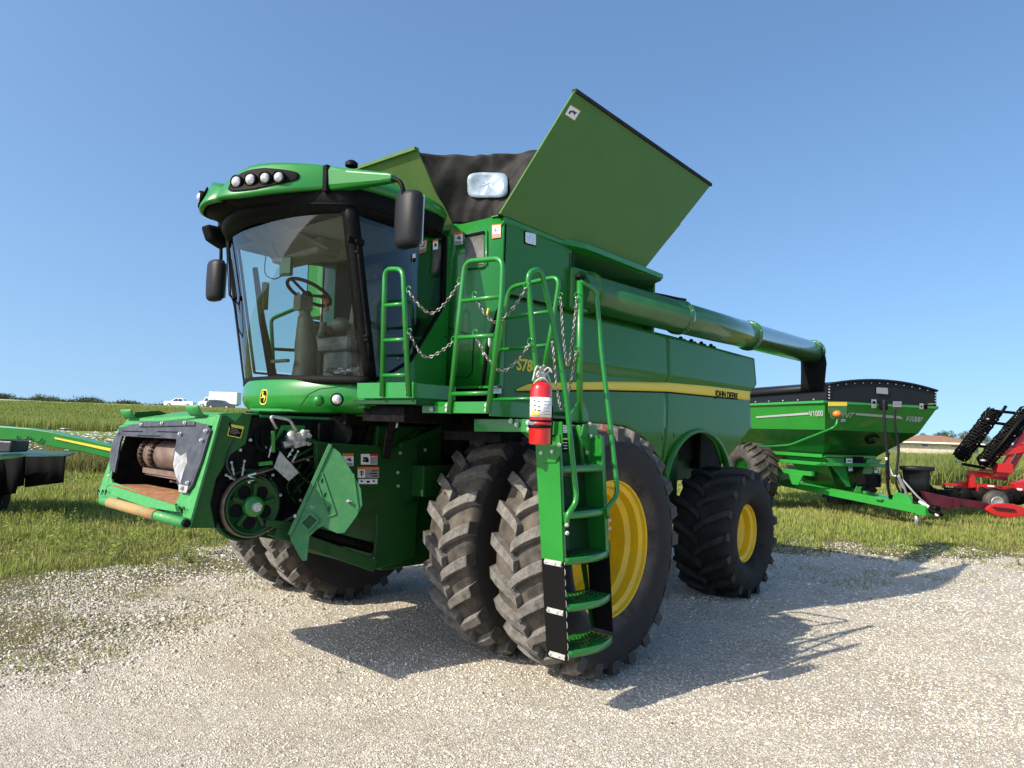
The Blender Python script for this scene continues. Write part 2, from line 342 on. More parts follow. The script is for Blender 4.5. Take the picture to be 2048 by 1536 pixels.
# loose stones
def pebbles(name, x, y, size, seed, dk=1.0):
    r = np.random.default_rng(seed); n = len(x); z = gz(x, y)
    base = np.array([[1, 0, 0], [0, 1, 0], [-1, 0, 0], [0, -1, 0], [0, 0, 1], [.62, .62, .55], [-.6, .62, .6], [-.62, -.6, .5], [.62, -.62, .62]], float)
    fs = np.array([[0, 5, 8], [0, 1, 5], [1, 6, 5], [1, 2, 6], [2, 7, 6], [2, 3, 7], [3, 8, 7], [3, 0, 8], [5, 6, 4], [6, 7, 4], [7, 8, 4], [8, 5, 4]])
    k = len(base); v = np.repeat(base[None], n, 0)*(1+r.normal(0, .16, (n, k, 3)))
    v *= np.stack([size*r.uniform(.7, 1.3, n), size*r.uniform(.6, 1, n), size*r.uniform(.4, .8, n)], -1)[:, None]
    a = r.uniform(0, 6.28, n); c, s_ = np.cos(a)[:, None], np.sin(a)[:, None]
    vx = v[..., 0]*c-v[..., 1]*s_; vy = v[..., 0]*s_+v[..., 1]*c; tl = r.normal(0, .35, (n, 1))
    vz = v[..., 2]+vx*tl
    VV = np.stack([vx+x[:, None], vy+y[:, None], vz+z[:, None]-size[:, None]*.1], -1).reshape(-1, 3)
    FF = (fs[None]+np.arange(n)[:, None, None]*k).reshape(-1, 3)
    pal = np.array([[.70, .65, .56], [.56, .50, .41], [.38, .33, .265], [.60, .54, .45], [.74, .70, .62], [.25, .21, .17], [.46, .38, .28]])
    cc = pal[r.choice(7, n, p=[.2, .23, .14, .18, .12, .06, .07])]*r.uniform(.85, 1.12, (n, 1))*dk
    return arr_mesh(name, VV, FF, pebm, np.repeat(cc, k, 0), kind='stuff')
def scatter(n, l0, l1, d0, d1, seed, pw=1.0):
    r = np.random.default_rng(seed); d = d0+(d1-d0)*r.random(n)**pw; l = (l0+(l1-l0)*r.random(n))
    return l, d
def ld2xy(l, d): return CX+RT.x*l+HD.x*d, CY+RT.y*l+HD.y*d
r = rs; px_, py_, ps_ = [], [], []
for n, d0, d1, sz in ((115000, 2.0, 5.2, .0055), (100000, 5.0, 8.5, .0078), (64000, 8.5, 14, .012)):
    d = r.uniform(d0, d1, n); l = r.uniform(-1.0, 1.15, n)*d; x, y = ld2xy(l, d); g = grassy(x, y)
    keep = (g < .9) & (r.random(n) < .35+.65*vnoise(x, y, .8, 21)); x, y = x[keep], y[keep]
    px_.append(x); py_.append(y); ps_.append(sz*np.exp(r.normal(0, .30, len(x))))
d = r.uniform(5.2, 11.5, 34000); l = r.uniform(-.80, -.05, 34000)*d; x, y = ld2xy(l, d); g = grassy(x, y); keep = (g < .8) & (g > -3.2) & (r.random(len(x)) < (.2+.8*ss((g+3.2)/2.2))*(r.random(len(x)) < ss((vnoise(x, y, .7, 23)-.3)*3))); pebbles('coarse_gravel', x[keep], y[keep], .0135*np.exp(r.normal(0, .35, keep.sum())), 6, .72)
pebbles('gravel', np.concatenate(px_), np.concatenate(py_), np.concatenate(ps_), 5)

# grass: curved blades of two quads + tip
def blades(name, x, y, h, wdt, pal, seed, lean=.35, base=None, patchy=True):
    r = np.random.default_rng(seed); n = len(x); z = gz(x, y)-.01 if base is None else base
    a = r.uniform(0, 6.28, n); la = r.uniform(0, 6.28, n); ln = np.abs(r.normal(0, lean, n))*h
    dx, dy = np.cos(a)*wdt/2, np.sin(a)*wdt/2; ox, oy = np.cos(la)*ln, np.sin(la)*ln
    P_ = [(-1, 0, 0), (1, 0, 0), (.75, .35, .55), (-.75, .35, .55), (.0, 1, 1)]
    VV = np.stack([np.stack([x+dx*s_+ox*o_, y+dy*s_+oy*o_, z+h*z_], -1) for s_, o_, z_ in P_], 1)
    k = 5; FF = np.array([[0, 1, 2], [0, 2, 3], [3, 2, 4]]); FF = (FF[None]+np.arange(n)[:, None, None]*k).reshape(-1, 3)
    pal = np.array(pal); cc = pal[r.integers(0, len(pal), n)]*r.uniform(.75, 1.25, (n, 1)); pv = vnoise(x, y, 1.9, 81)*.6+vnoise(x, y, .6, 82)*.4; pv = ss((pv-.3)/.4)[:, None]; cc = cc*(1-.55*pv)+np.array([.30, .27, .09])*.75*pv*(.5+.5*np.random.default_rng(seed+5).random((n, 1))) if patchy else cc; cc = np.repeat(cc[:, None], k, 1); cc[:, :2] *= .75; cc[:, 4] *= 1.2
    o = arr_mesh(name, VV.reshape(-1, 3), FF, grm, cc.reshape(-1, 3), kind='stuff'); return o
grm = tintmat('grass_blades', .6, .35)
GP = [[.20, .27, .04], [.28, .36, .055], [.15, .22, .033], [.35, .39, .08], [.40, .37, .15]]
DRY = [[.30, .26, .12], [.20, .24, .06], [.34, .27, .15], [.16, .22, .04]]
def region(n, dr, slope, fn, seed, pw=1):
    r = np.random.default_rng(seed); d = dr[0]+(dr[1]-dr[0])*r.random(n)**pw; l = (slope[0]+(slope[1]-slope[0])*r.random(n))*d; x, y = ld2xy(l, d); k = fn(x, y, l, d, r); return x[k], y[k], l[k], d[k]
# lawn: left near, right near
def dens(x, y, l, d, r): return r.random(len(x)) < ss((grassy(x, y)-.1)/1.6)*(.45+.55*vnoise(x, y, .6, 31))
x, y, l, d = region(270000, (5.0, 24), (-1.0, .02), dens, 41, 1.1)
hh = .03+.10*vnoise(x, y, 1.1, 32)*ss(grassy(x, y)/2.5)+.02; hh = hh*np.exp(np.random.default_rng(1).normal(0, .35, len(x)))
blades('grass', x, y, hh, .004+.0009*d, GP, 42)
x, y, l, d = region(300000, (10.5, 32), (.0, 1.1), dens, 43, 1.0)
hh = (.03+.10*vnoise(x, y, 1.4, 33)*ss(grassy(x, y)/3)+.02)*np.exp(np.random.default_rng(2).normal(0, .35, len(x)))
blades('grass', x, y, hh, .005+.0008*d, GP, 44)
# sparse weeds and dry tufts along the border of the gravel
def edge(x, y, l, d, r): g = grassy(x, y); return (np.abs(g-.0) < 2.2) & (r.random(len(x)) < (vnoise(x, y, .45, 35) > .56)*.55+.06)
x, y, l, d = region(170000, (4.5, 15), (-.80, .80), edge, 45)
blades('grass', x, y, .018+.045*np.random.default_rng(3).random(len(x))**2, .005+.0006*d, DRY+GP[:3], 46, lean=.6)
# mid left: weeds with white flowers, then tall crop stand; far scrub
def wd(x, y, l, d, r): return r.random(len(x)) < .5+.5*vnoise(x, y, 1.5, 36)
x, y, l, d = region(52000, (23, 28), (-.80, -.12), wd, 47)
blades('weed_strip', x, y, (.45+.75*vnoise(x, y, 1.2, 37))*np.random.default_rng(4).uniform(.6, 1.1, len(x)), .022, [[.13, .15, .04], [.18, .18, .06], [.23, .19, .09], [.10, .13, .03]], 48)
x, y, l, d = region(40000, (28, 60), (-.80, .0), wd, 49)
blades('grass', x, y, .12+.25*vnoise(x, y, 2.5, 38), .05, [[.17, .20, .05], [.27, .25, .10], [.13, .18, .04], [.32, .28, .14]], 50)
x, y, l, d = region(120000, (76, 122), (-.80, -.08), wd, 51, .8)
blades('tall_crop', x, y, (.85+.5*vnoise(x, y, 5, 39))*np.where(d < 86, 1, .45), .07, [[.17, .25, .045], [.21, .29, .055], [.13, .20, .035], [.28, .31, .08]], 52, .2)
# right: tall green stand in front of the house, rougher grass nearer
x, y, l, d = region(220000, (32, 62), (.30, 1.0), wd, 53, .8)
blades('tall_crop', x, y, (1.0+.6*vnoise(x, y, 3, 40))*np.random.default_rng(6).uniform(.5, 1.1, len(x)), .045, [[.14, .20, .04], [.17, .23, .05], [.11, .16, .03], [.22, .25, .08]], 54, .5)
# flower heads: small white umbels
def blossoms(name, l0, l1, d0, d1, n, h0, h1, seed, sc_=1.0):
    r = np.random.default_rng(seed); d = r.uniform(d0, d1, n); l = r.uniform(l0, l1, n)*d; x, y = ld2xy(l, d); z = gz(x, y)+r.uniform(h0, h1, n); s_ = (.03+.05*r.random(n))*sc_
    k = np.arange(6)*math.pi/3; VV = np.stack([x[:, None]+np.cos(k)*s_[:, None], y[:, None]+np.sin(k)*s_[:, None], z[:, None]+.02*r.random((n, 6))], -1)
    c = np.stack([x, y, z+.03], -1)[:, None]; VV = np.concatenate([VV, c], 1); FF = np.array([[i_, (i_+1) % 6, 6] for i_ in range(6)]); FF = (FF[None]+np.arange(n)[:, None, None]*7).reshape(-1, 3)
    arr_mesh(name, VV.reshape(-1, 3), FF, pebm, np.full((n*7, 3), .62), kind='stuff')
blossoms('white_blossoms', -.75, -.50, 22.8, 31, 520, .75, 1.25, 60)
# broad-leaved weed plants near left and right
def weeds(name, n, lr, dr, hr, seed, pal):
    r = np.random.default_rng(seed); VV = []; CC = []
    for q in range(n):
        d = r.uniform(*dr); l = r.uniform(*lr)*d; x, y = ld2xy(l, d); x = float(x); y = float(y); z = float(gz(np.array([x]), np.array([y]))[0]); H = r.uniform(*hr)
        for st in range(r.integers(2, 6)):
            a0 = r.uniform(0, 6.28); tip = np.array([math.cos(a0)*H*.35, math.sin(a0)*H*.35, H*r.uniform(.7, 1)])
            for k in range(14):
                tt = (k+1)/14; p = np.array([x, y, z])+tip*tt; a = r.uniform(0, 6.28); L_ = H*.16*(1.3-tt*.7); dr_ = np.array([math.cos(a), math.sin(a), r.uniform(-.2, .6)]); sd = np.array([-math.sin(a), math.cos(a), r.uniform(-.3, .3)])*L_*.28
                VV += [p, p+dr_*L_*.5+sd, p+dr_*L_, p+dr_*L_*.5-sd]; c = np.array(pal[r.integers(len(pal))])*r.uniform(.7, 1.3); CC += [c]*4
    VV = np.array(VV); arr_mesh(name, VV, np.arange(len(VV)).reshape(-1, 4), grm, np.array(CC), kind='stuff')
weeds('broadleaf_weeds', 120, (-.78, -.40), (9.5, 13), (.18, .42), 70, GP)
weeds('broadleaf_weeds', 60, (.30, .78), (11.5, 15), (.10, .28), 71, GP)
weeds('broadleaf_weeds', 34, (-.74, -.2), (5.2, 8.4), (.03, .08), 72, GP)
# ------------------------------------------------------------ combine harvester (frame: x forward, y to its left side, ground z = 0, front axle at x = 0)
CH = empty('combine_harvester', (0, 0, 0), label='large green combine harvester with its grain tank covers open, parked on the gravel', cat='combine harvester')
V3 = Vector
def part(mb, name, m, parent=CH, **k): return mb.build(name, m, parent, **k)
def bolts(pts, n, r=.009, name='bolt', parent=CH, m='steel', asone=True):
    mb = MB(); n = V3(n).normalized()
    for p in pts:
        p = V3(p); mb.cyl(p, p+n*.006, r*1.5, 8); mb.cyl(p+n*.006, p+n*.016, r, 6)
    return part(mb, name, M[m], parent)
# ---- wheels
def tyre_meshes(Rr, W, rim, nl, lugh, lugw, seed=0, run=.175):
    # built round local y axis, centred at origin; W = section width, rim = bead radius
    rc = Rr-lugh; hw = W/2
    prof = [(-hw*.62, rim), (-hw*.80, rim+.02), (-hw*.95, rim+(rc-rim)*.25), (-hw*1.0, rim+(rc-rim)*.50), (-hw*.97, rim+(rc-rim)*.74), (-hw*.88, rc-.035), (-hw*.72, rc-.012), (-hw*.35, rc-.002), (0, rc)]
    prof = prof+[(-a, r) for a, r in prof[-2::-1]]
    C = MB().lathe(prof, (0, 0, 0), (0, 1, 0), 72)
    Lg = MB(); rnd = random.Random(seed)
    def rad(wv):
        a = abs(wv)/hw
        if a < .72: return rc-.012*(a/.72)**2
        return rc-.012-(a-.72)/.25*.06
    for side in (-1, 1):
        for i in range(nl):
            a0 = 2*math.pi*(i+(.5 if side > 0 else 0))/nl
            st = []
            K = 9
            for k in range(K):
                t = k/(K-1); wv = (-.04*W)+t*(hw*.97+.04*W)
                ad = (t**.75*run*W/.52)/Rr   # circumferential run
                da = (lugw*(.42+.08*t))/Rr; hh_ = lugh*(1 if t < .9 else .95)
                rb = rad(wv)-.012; rt = rad(max(-hw, min(hw, wv)))+hh_ if t < .7 else Rr-.010-(t-.7)*.11
                top = .74
                row = []
                for (dd, r_) in ((-da, rb), (-da*top, rt), (da*top, rt), (da, rb)):
                    a = a0+ad+dd; row.append(V3((r_*math.cos(a), side*wv, r_*math.sin(a))))
                st.append(row)
            k0 = len(Lg.v)
            for row in st: Lg.v += [tuple(p) for p in row]
            for k in range(K-1):
                for j in range(3):
                    q = (k0+k*4+j, k0+k*4+j+1, k0+(k+1)*4+j+1, k0+(k+1)*4+j); Lg.f.append(q if side < 0 else q[::-1]); Lg.sm.append(False)
            for e in (0, K-1):
                q = tuple(k0+e*4+j for j in range(4)); Lg.f.append(q); Lg.sm.append(False)
    return C, Lg
def make_wheel(name, Rr, W, rim, nl, lugh, lugw, mt, ml, dish, parent=CH):
    C, Lg = tyre_meshes(Rr, W, rim, nl, lugh, lugw)
    t = part(C, 'tyre', mt, parent); part(Lg, 'tread_lug', ml, t, bevel=.006)
    return t
# one wheel = part 'wheel' (rim mesh) with tyre and tread as sub-parts
def wheel(Rr, W, rim, nl, lugh, lugw, mt, ml, dish):
    hw = W/2*.66
    pr = [(hw+.012, rim+.035), (hw+.022, rim+.022), (hw+.006, rim), (hw-.025, rim-.008), (hw-.045, rim-.045), (hw-.12, rim-.052), (hw-.15, rim-.098), (hw-dish*.75, rim-.110), (hw-dish, rim-.17), (hw-dish-.01, rim*.45), (hw-dish+.035, rim*.40), (hw-dish+.035, .13), (hw-dish+.10, .125), (hw-dish+.11, .0)]
    rb = MB()
    for k_ in range(len(pr)-1): rb.lathe(pr[k_:k_+2], (0, 0, 0), (0, 1, 0), 64)
    rb.lathe([(-hw-.015, rim+.035), (-hw-.02, rim+.02), (-hw, rim-.02), (hw-.155, rim-.06)], (0, 0, 0), (0, 1, 0), 64)
    for k in range(10):
        a = 2*math.pi*k/10; p = V3((rim*.33*math.cos(a), hw-dish+.035, rim*.33*math.sin(a))); rb.cyl(p, p+V3((0, .03, 0)), .016, 6)
    o = rb.build('wheel', M['yellow'], CH)
    C, Lg = tyre_meshes(Rr, W, rim, nl, lugh, lugw)
    a = C.build('tyre', mt, o); b = Lg.build('tread_lug', ml, o, bevel=.005)
    b['kind'] = 'stuff' if False else ''
    del b['kind']
    return o
def put(o, loc, spin=0, flip=False):
    o.location = V3(loc); o.rotation_euler = (0, spin, math.pi if flip else 0)
def cp(o):
    c = o.copy(); col.objects.link(c)
    for ch in o.children:
        d = ch.copy(); col.objects.link(d); d.parent = c
        for g_ in ch.children:
            e = g_.copy(); col.objects.link(e); e.parent = d
    return c
FR = 1.03
fw = wheel(FR, .54, .555, 24, .062, .122, M['rub'], M['lug'], .40); put(fw, (0, 2.10, 1.0), .05)
for y, sp, fl in ((1.335, .13, False), (-1.335, .2, False), (-2.10, .31, False)):
    c = cp(fw); put(c, (0, y, 1.0), sp, False)
rw = wheel(.80, .76, .345, 17, .05, .11, M['rubb'], M['lugb'], .22); put(rw, (-3.58, 1.62, .775), .1)
c = cp(rw); put(c, (-3.58, -1.62, .775), .3)
# rotate steer slightly like the photo: none visible
# ---- chassis
b = MB(); b.cyl((0, -2.2, .98), (0, 2.2, .98), .14, 20); b.bb((-.3, -1.0, .70), (.55, 1.0, 1.35)); b.cyl((0, 1.0, .98), (0, 1.15, .98), .30, 20); b.cyl((0, -1.0, .98), (0, -1.15, .98), .30, 20)
part(b, 'front_axle', M['dkgreen'], bevel=.02)
b = MB(); b.beam((-3.58, -1.35, .95), (-3.58, 1.35, .95), .22, .25); b.bb((-3.75, -.2, .95), (-3.4, .2, 1.5)); b.cyl((-3.58, 1.1, .80), (-3.58, 1.45, .78), .17, 16); b.cyl((-3.58, -1.1, .80), (-3.58, -1.45, .78), .17, 16)
part(b, 'rear_axle', M['dkgreen'], bevel=.02)
# hull behind the side panels
b = MB(); b.bb((-4.5, -1.02, 1.62), (.50, 1.02, 3.0)); b.bb((-2.5, -.95, 1.15), (.5, .95, 1.7)); b.bb((.50, -.70, 2.2), (.60, .70, 2.5))
part(b, 'hull', M['blackm'])
b = MB()
for s in (-1, 1):
    b.bb((-4.2, s*.88-.08, 1.35), (.9, s*.88+.08, 1.62)); b.bb((-3.3, s*1.05-.05, 1.0), (-2.9, s*1.05+.05, 1.9))
part(b, 'chassis_rail', M['dkgreen'], bevel=.01)
# front frame below the cab: big dark green plates carrying the feeder house
fy = .80
S_ = lambda x, y: P(x, y, 'y', fy)
pts = [S_(632, 884), S_(796, 895), S_(835, 860), S_(838, 1000), S_(800, 1020), S_(715, 1034), S_(690, 1040), S_(640, 1010)]
b = MB(); b.slab(pts, (0, -.05, 0)); b.slab([(p.x, -.85, p.z) for p in pts], (0, .05, 0))
part(b, 'front_frame_plate', M['dkgreen'], bevel=.006)
b = MB(); b.bb((.45, -.62, .72), (1.12, .72, 1.35)); b.slab([S_(752, 1020), S_(838, 990), S_(832, 1115), S_(790, 1130), S_(745, 1140), S_(752, 1060)], (0, -.25, 0)); b.bb((.5, -.75, 1.35), (1.25, .75, 1.95))
part(b, 'transmission_case', M['dkgreen'], bevel=.015)
b = MB(); b.beam(S_(745, 1130), S_(560, 1062)+V3((0, -.1, 0)), .12, .10); b.beam(S_(800, 893), S_(892, 852), .05, .06); b.beam((1.9, -.7, 1.02), (1.2, -.7, .85), .1, .1)
part(b, 'lift_arm', M['dkgreen'], bevel=.008)
b = MB(); b.tube([S_(700, 1095)+V3((0, -.12, 0)), S_(505, 1048)+V3((0, -.2, 0))], .028, 12); b.tube([S_(705, 1080)+V3((0, -.2, 0)), S_(615, 1052)+V3((0, -.2, 0))], .02, 10)
part(b, 'lift_cylinder', M['bare'])
b = MB(); b.tube([S_(760, 1100)+V3((0, -.05, 0)), S_(640, 1068)+V3((0, -.10, 0))], .045, 14)
part(b, 'cylinder_barrel', M['blackm'])
bolts([S_(741, 1117)+V3((0, .03, 0)), S_(700, 948), S_(795, 945), S_(796, 972), S_(800, 906), S_(850, 900)], (0, 1, 0), .010)
# decals on the frame plate
def rect3(pxs, ax, v, off=.003):
    n = {'y': V3((0, 1, 0)), 'x': V3((1, 0, 0)), 'z': V3((0, 0, 1))}[ax]; return [P(x, y, ax, v)+n*off for x, y in pxs]
def lerp2(q, u, v): return q[0].lerp(q[1], u).lerp(q[3].lerp(q[2], u), v)
def decal(q, m, name='safety_decal', parent=CH, bands=(), th=.0015):
    # q: TL,TR,BR,BL corners; bands: (u0,v0,u1,v1,material key)
    n = (q[1]-q[0]).cross(q[3]-q[0]).normalized()
    if n.dot(CAM-q[0]) < 0: n = -n
    me = MB(); ms = [M[m]]; idx = []
    me.slab(q, -n*th); idx += [0]*6
    for k, (u0, v0, u1, v1, mk) in enumerate(bands):
        if M[mk] not in ms: ms.append(M[mk])
        c = [lerp2(q, a, b_)+n*(.0012+.0003*k) for a, b_ in ((u0, v0), (u1, v0), (u1, v1), (u0, v1))]
        me.slab(c, -n*th*.5); idx += [ms.index(M[mk])]*6
    o = me.build(name, ms[0], parent)
    for x in ms[1:]: o.data.materials.append(x)
    for p_, i_ in zip(o.data.polygons, idx): p_.material_index = i_
    return o
PICT = [(.0, 0, 1, .22, 'orange'), (.3, .45, .7, .55, 'ink'), (.45, .35, .75, .42, 'ink'), (.55, .5, .8, .62, 'ink'), (.1, .75, .9, .97, 'grey')]
def q4(x0, y0, x1, y1, ax='y', v=fy+.002): return [P(x0, y0, ax, v), P(x1, y0, ax, v), P(x1, y1, ax, v), P(x0, y1, ax, v)]
decal(q4(686, 907, 707, 932), 'white', bands=PICT)
decal(q4(722, 908, 755, 929), 'white', bands=[(.52, 0, 1, .2, 'red'), (.55, .25, .98, .95, 'grey'), (.12, .3, .4, .5, 'ink'), (.1, .55, .3, .75, 'ink'), (.3, .45, .45, .8, 'ink')])
decal(q4(715, 934, 758, 956), 'grey', bands=[(0, 0, 1, .2, 'orange'), (.02, .22, .34, .97, 'white'), (.08, .4, .3, .5, 'ink'), (.1, .6, .28, .68, 'ink'), (.15, .3, .2, .85, 'ink'), (.65, .3, .95, .38, 'ink'), (.55, .55, .9, .63, 'ink'), (.65, .78, .95, .86, 'ink')])
decal(q4(717, 958, 755, 968), 'white', bands=[(.1, .3, .22, .6, 'ink'), (.42, .35, .58, .75, 'ink'), (.75, .25, .85, .6, 'ink')])
# belly clutter between cab and frame: hoses, blower, cross tubes
b = MB(); b.bb((.62, -.9, 1.95), (1.55, .72, 2.04))
part(b, 'cab_base', M['blackm'])
def hose(pts, r=.014, name='hose', m='blackm'): return part(MB().tube(curve(pts, 6), r, 8), name, M[m])
Q = lambda x, y, v=.6: P(x, y, 'y', v)
hose([Q(690, 880), Q(672, 860), Q(680, 832), Q(705, 828), Q(725, 850), Q(715, 885)], .045)
hose([Q(735, 890, .7), Q(750, 855, .7), Q(790, 840, .7), Q(830, 850, .7)], .018)
hose([Q(500, 940), Q(520, 900), Q(560, 880), Q(610, 885), Q(640, 930), Q(620, 990)], .012)
hose([Q(470, 960), Q(500, 920), Q(545, 905), Q(585, 900), Q(600, 940)], .012)
hose([Q(560, 860), Q(590, 850), Q(630, 880), Q(640, 900)], .014)
hose([Q(505, 850), Q(520, 870), Q(540, 862), Q(560, 875)], .015)
hose([Q(640, 835, .4), Q(620, 870, .4), Q(640, 900, .4)], .02)
b = MB(); b.cyl(P(672, 865, 'y', .45), P(672, 865, 'y', .65), .13, 24); b.cyl(P(795, 858, 'y', .4), P(795, 858, 'y', .5), .12, 20)
part(b, 'blower_housing', M['blackm'])
b = MB(); c_ = P(787, 848, 'y', .92); b.ball(c_, .058, 16, (.45, 1, .75)); part(b, 'underbody_lamp', M['lens'])
b = MB(); b.lathe([(-.03, .055), (.0, .066), (.012, .066)], c_+V3((-.02, -.02, 0)), (1, .6, 0), 24); b.beam(c_+V3((-.05, 0, 0)), c_+V3((-.05, 0, .2)), .03, .03); part(b, 'lamp_bracket', M['black'])
# ---- feeder house
F0 = V3((2.84, .72, 1.225)); F1 = V3((2.655, .72, 1.965)); Fn = V3((F1.z-F0.z, 0, F0.x-F1.x)).normalized()
FP = lambda x, y, off=0: PL(x, y, F0+Fn*off, Fn)
FH = .72
FY = lambda x, y: P(x, y, 'y', FH)
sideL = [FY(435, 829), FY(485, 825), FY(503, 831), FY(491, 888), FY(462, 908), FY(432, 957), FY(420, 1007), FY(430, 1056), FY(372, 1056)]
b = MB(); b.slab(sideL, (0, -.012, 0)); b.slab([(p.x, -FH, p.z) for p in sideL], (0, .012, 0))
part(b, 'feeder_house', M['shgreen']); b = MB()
b.slab([(2.45, FH-.012, 1.98), (1.3, FH-.10, 1.98), (1.3, FH-.10, 1.5), (1.9, FH-.10, 1.12), (2.7, FH-.012, 1.21), (2.62, FH-.012, 1.6)], (0, -.02, 0))
b.slab([(2.45, -FH+.012, 1.98), (1.3, -FH+.10, 1.98), (1.3, -FH+.10, 1.5), (1.9, -FH+.10, 1.12), (2.7, -FH+.012, 1.21), (2.62, -FH+.012, 1.6)], (0, .02, 0))
b.slab([(2.80, FH-.02, 1.22), (2.80, -FH+.02, 1.22), (1.9, -FH+.10, 1.12), (1.9, FH-.10, 1.12)], (0, 0, .012))
part(b, 'conveyor_housing', M['blackm']); fh = bpy.data.objects['feeder_house']  # housing is dark green; black here paints in the shade on its sides
# slotted dark marks on the side
b = MB()
for x, y, dx in ((416, 866, 3), (411, 905, 3), (399, 950, 3), (393, 1000, 3), (432, 858, 3), (460, 850, 3)):
    p = FY(x, y)+V3((0, .002, 0)); b.beam(p+V3((-.005, 0, -.02)), p+V3((.005, 0, .02)), .004, .012)
part(b, 'adjustment_slot', M['ink'], fh)
b = MB(); ft = [FP(255, 838), FP(435, 829), FY(485, 825)+V3((0, 0, .01)), V3((2.2, -.72, 2.0)), V3((2.62, -.72, 1.985))]
b.slab([FP(255, 838), FP(436, 828), V3((2.25, .60, 2.01)), V3((2.25, -.70, 2.01))], (0, 0, -.012)); part(b, 'feeder_top_plate', M['worn'], fh)
b = MB(); b.slab([V3((2.60, .722, 2.0)), FY(485, 825)+V3((0, .004, 0)), FY(471, 843)+V3((0, .004, 0))], (0, -.02, 0)); b.bb((1.6, -.62, 1.94), (2.25, .62, 2.0)); part(b, 'feeder_deck', M['worn'], fh)
# front frame ring around the opening
def ring_piece(pl, m, name, th=.02, off=0, par=fh, bev=.004):
    b = MB(); b.slab([FP(x, y, off) for x, y in pl], -Fn*th); return part(b, name, M[m], par, bevel=bev)
ring_piece([(255, 838), (436, 829), (425, 852), (388, 850), (240, 852), (232, 866)], 'worn', 'upper_frame_strip')
ring_piece([(436, 829), (440, 829), (376, 1056), (350, 1042), (362, 985), (390, 940), (425, 852)], 'worn', 'side_frame_strip')
ring_piece([(232, 866), (222, 955), (225, 969), (214, 975), (198, 1003), (196, 985), (240, 860)], 'worn', 'side_frame_strip')
ring_piece([(214, 970), (228, 965), (349, 1008), (362, 985), (356, 1046), (210, 1003), (198, 1003)], 'worn', 'lower_frame_plate', off=.0)
# liners: grey worn steel
ring_piece([(236, 855), (278, 847), (389, 843), (418, 850), (412, 858), (352, 878), (240, 872)], 'liner', 'upper_liner', .012, .02)
ring_piece([(278, 842), (388, 842), (388, 851), (278, 854)], 'liner', 'liner_hinge_strip', .012, .032)
ring_piece([(352, 866), (414, 850), (420, 860), (402, 920), (384, 970), (372, 986), (357, 978), (352, 960), (345, 930), (347, 905), (352, 885)], 'liner', 'side_liner', .02, .024)
ring_piece([(350, 902), (361, 912), (372, 905), (374, 925), (366, 945), (360, 968), (352, 955), (346, 930)], 'bare', 'liner_wear_patch', .002, .0265)
ring_piece([(357, 968), (376, 972), (372, 986), (357, 984)], 'bare', 'liner_corner_plate', .003, .029)
ring_piece([(228, 873), (240, 858), (247, 862), (239, 885), (234, 915), (228, 945), (219, 940), (218, 910)], 'liner', 'side_liner', .02, .024)
bolts([FP(x, y, .035) for x, y in ((284, 849), (325, 847), (371, 846), (361, 868), (412, 862), (404, 881), (236, 866), (364, 976), (376, 966), (220, 952), (345, 915) if False else (413, 862))], Fn, .010, parent=fh)
b = MB()
for x0, x1, y in ((245, 285, 862), (315, 355, 863), (275, 320, 871)): b.beam(FP(x0, y, .022), FP(x1, y+1, .022), .006, .006)
part(b, 'liner_slot', M['ink'], fh)
# throat interior
inn = [(2.35, .52), (2.35, -.58)]
b = MB()
TL, TR_, BR, BL = FP(240, 862, .0), FP(358, 866, .0), FP(362, 990, .0), FP(222, 975, .0)
for _p in (TL, BL): _p.y = -.70
for _p in (TR_, BR): _p.y = .60
bk = V3((-.75, 0, .06)); a_ = [TL, TR_, BR, BL]; b.add(a_+[p+bk for p in a_], [(0, 1, 5, 4), (1, 2, 6, 5), (3, 0, 4, 7), (4, 5, 6, 7)]); part(b, 'throat_lining', M['blackm'], fh)
b = MB(); fl = [FP(222, 968, .03), FP(349, 1008, .03), FP(359, 975, -.20), FP(243, 962, -.28)]
fl = [FP(222, 969, .02), FP(349, 1008, .02), V3((2.55, .54, 1.40)), V3((2.55, -.60, 1.40))]
b.slab(fl, (0, 0, -.015)); part(b, 'rusty_floor', M['rust'], fh)
b = MB(); d0 = V3((2.52, -.55, 1.655)); d1 = V3((2.52, .52, 1.655)); b.cyl(d0, d1, .125, 36)
for t_ in (0, 1): b.lathe([(0, .128), (.012, .135), (.024, .128)], d0.lerp(d1, t_)-V3((0, .012, 0)), (0, 1, 0), 36)
dr = part(b, 'feeder_drum', M['drum'], fh)
b = MB()
for yy in (-.50, -.30, .28, .44):
    for k in range(26):
        a = 2*math.pi*k/26; c_ = V3((2.52+.142*math.cos(a), yy, 1.655+.142*math.sin(a)))
        b.box(c_, (.014, .045, .026), Matrix.Rotation(-a, 3, 'Y'))
        if k % 2: b.cyl(c_+V3((0, -.03, 0)), c_+V3((0, .03, 0)), .007, 6)
part(b, 'conveyor_chain', M['drumchain'], fh)
b = MB(); b.beam((2.60, -.45, 1.50), (2.62, .40, 1.50), .05, .014); b.beam((2.64, -.45, 1.53), (2.64, .40, 1.53), .012, .04); b.beam((2.45, -.35, 1.44), (2.45, .35, 1.44), .04, .012)
part(b, 'conveyor_slat', M['drum'], fh)
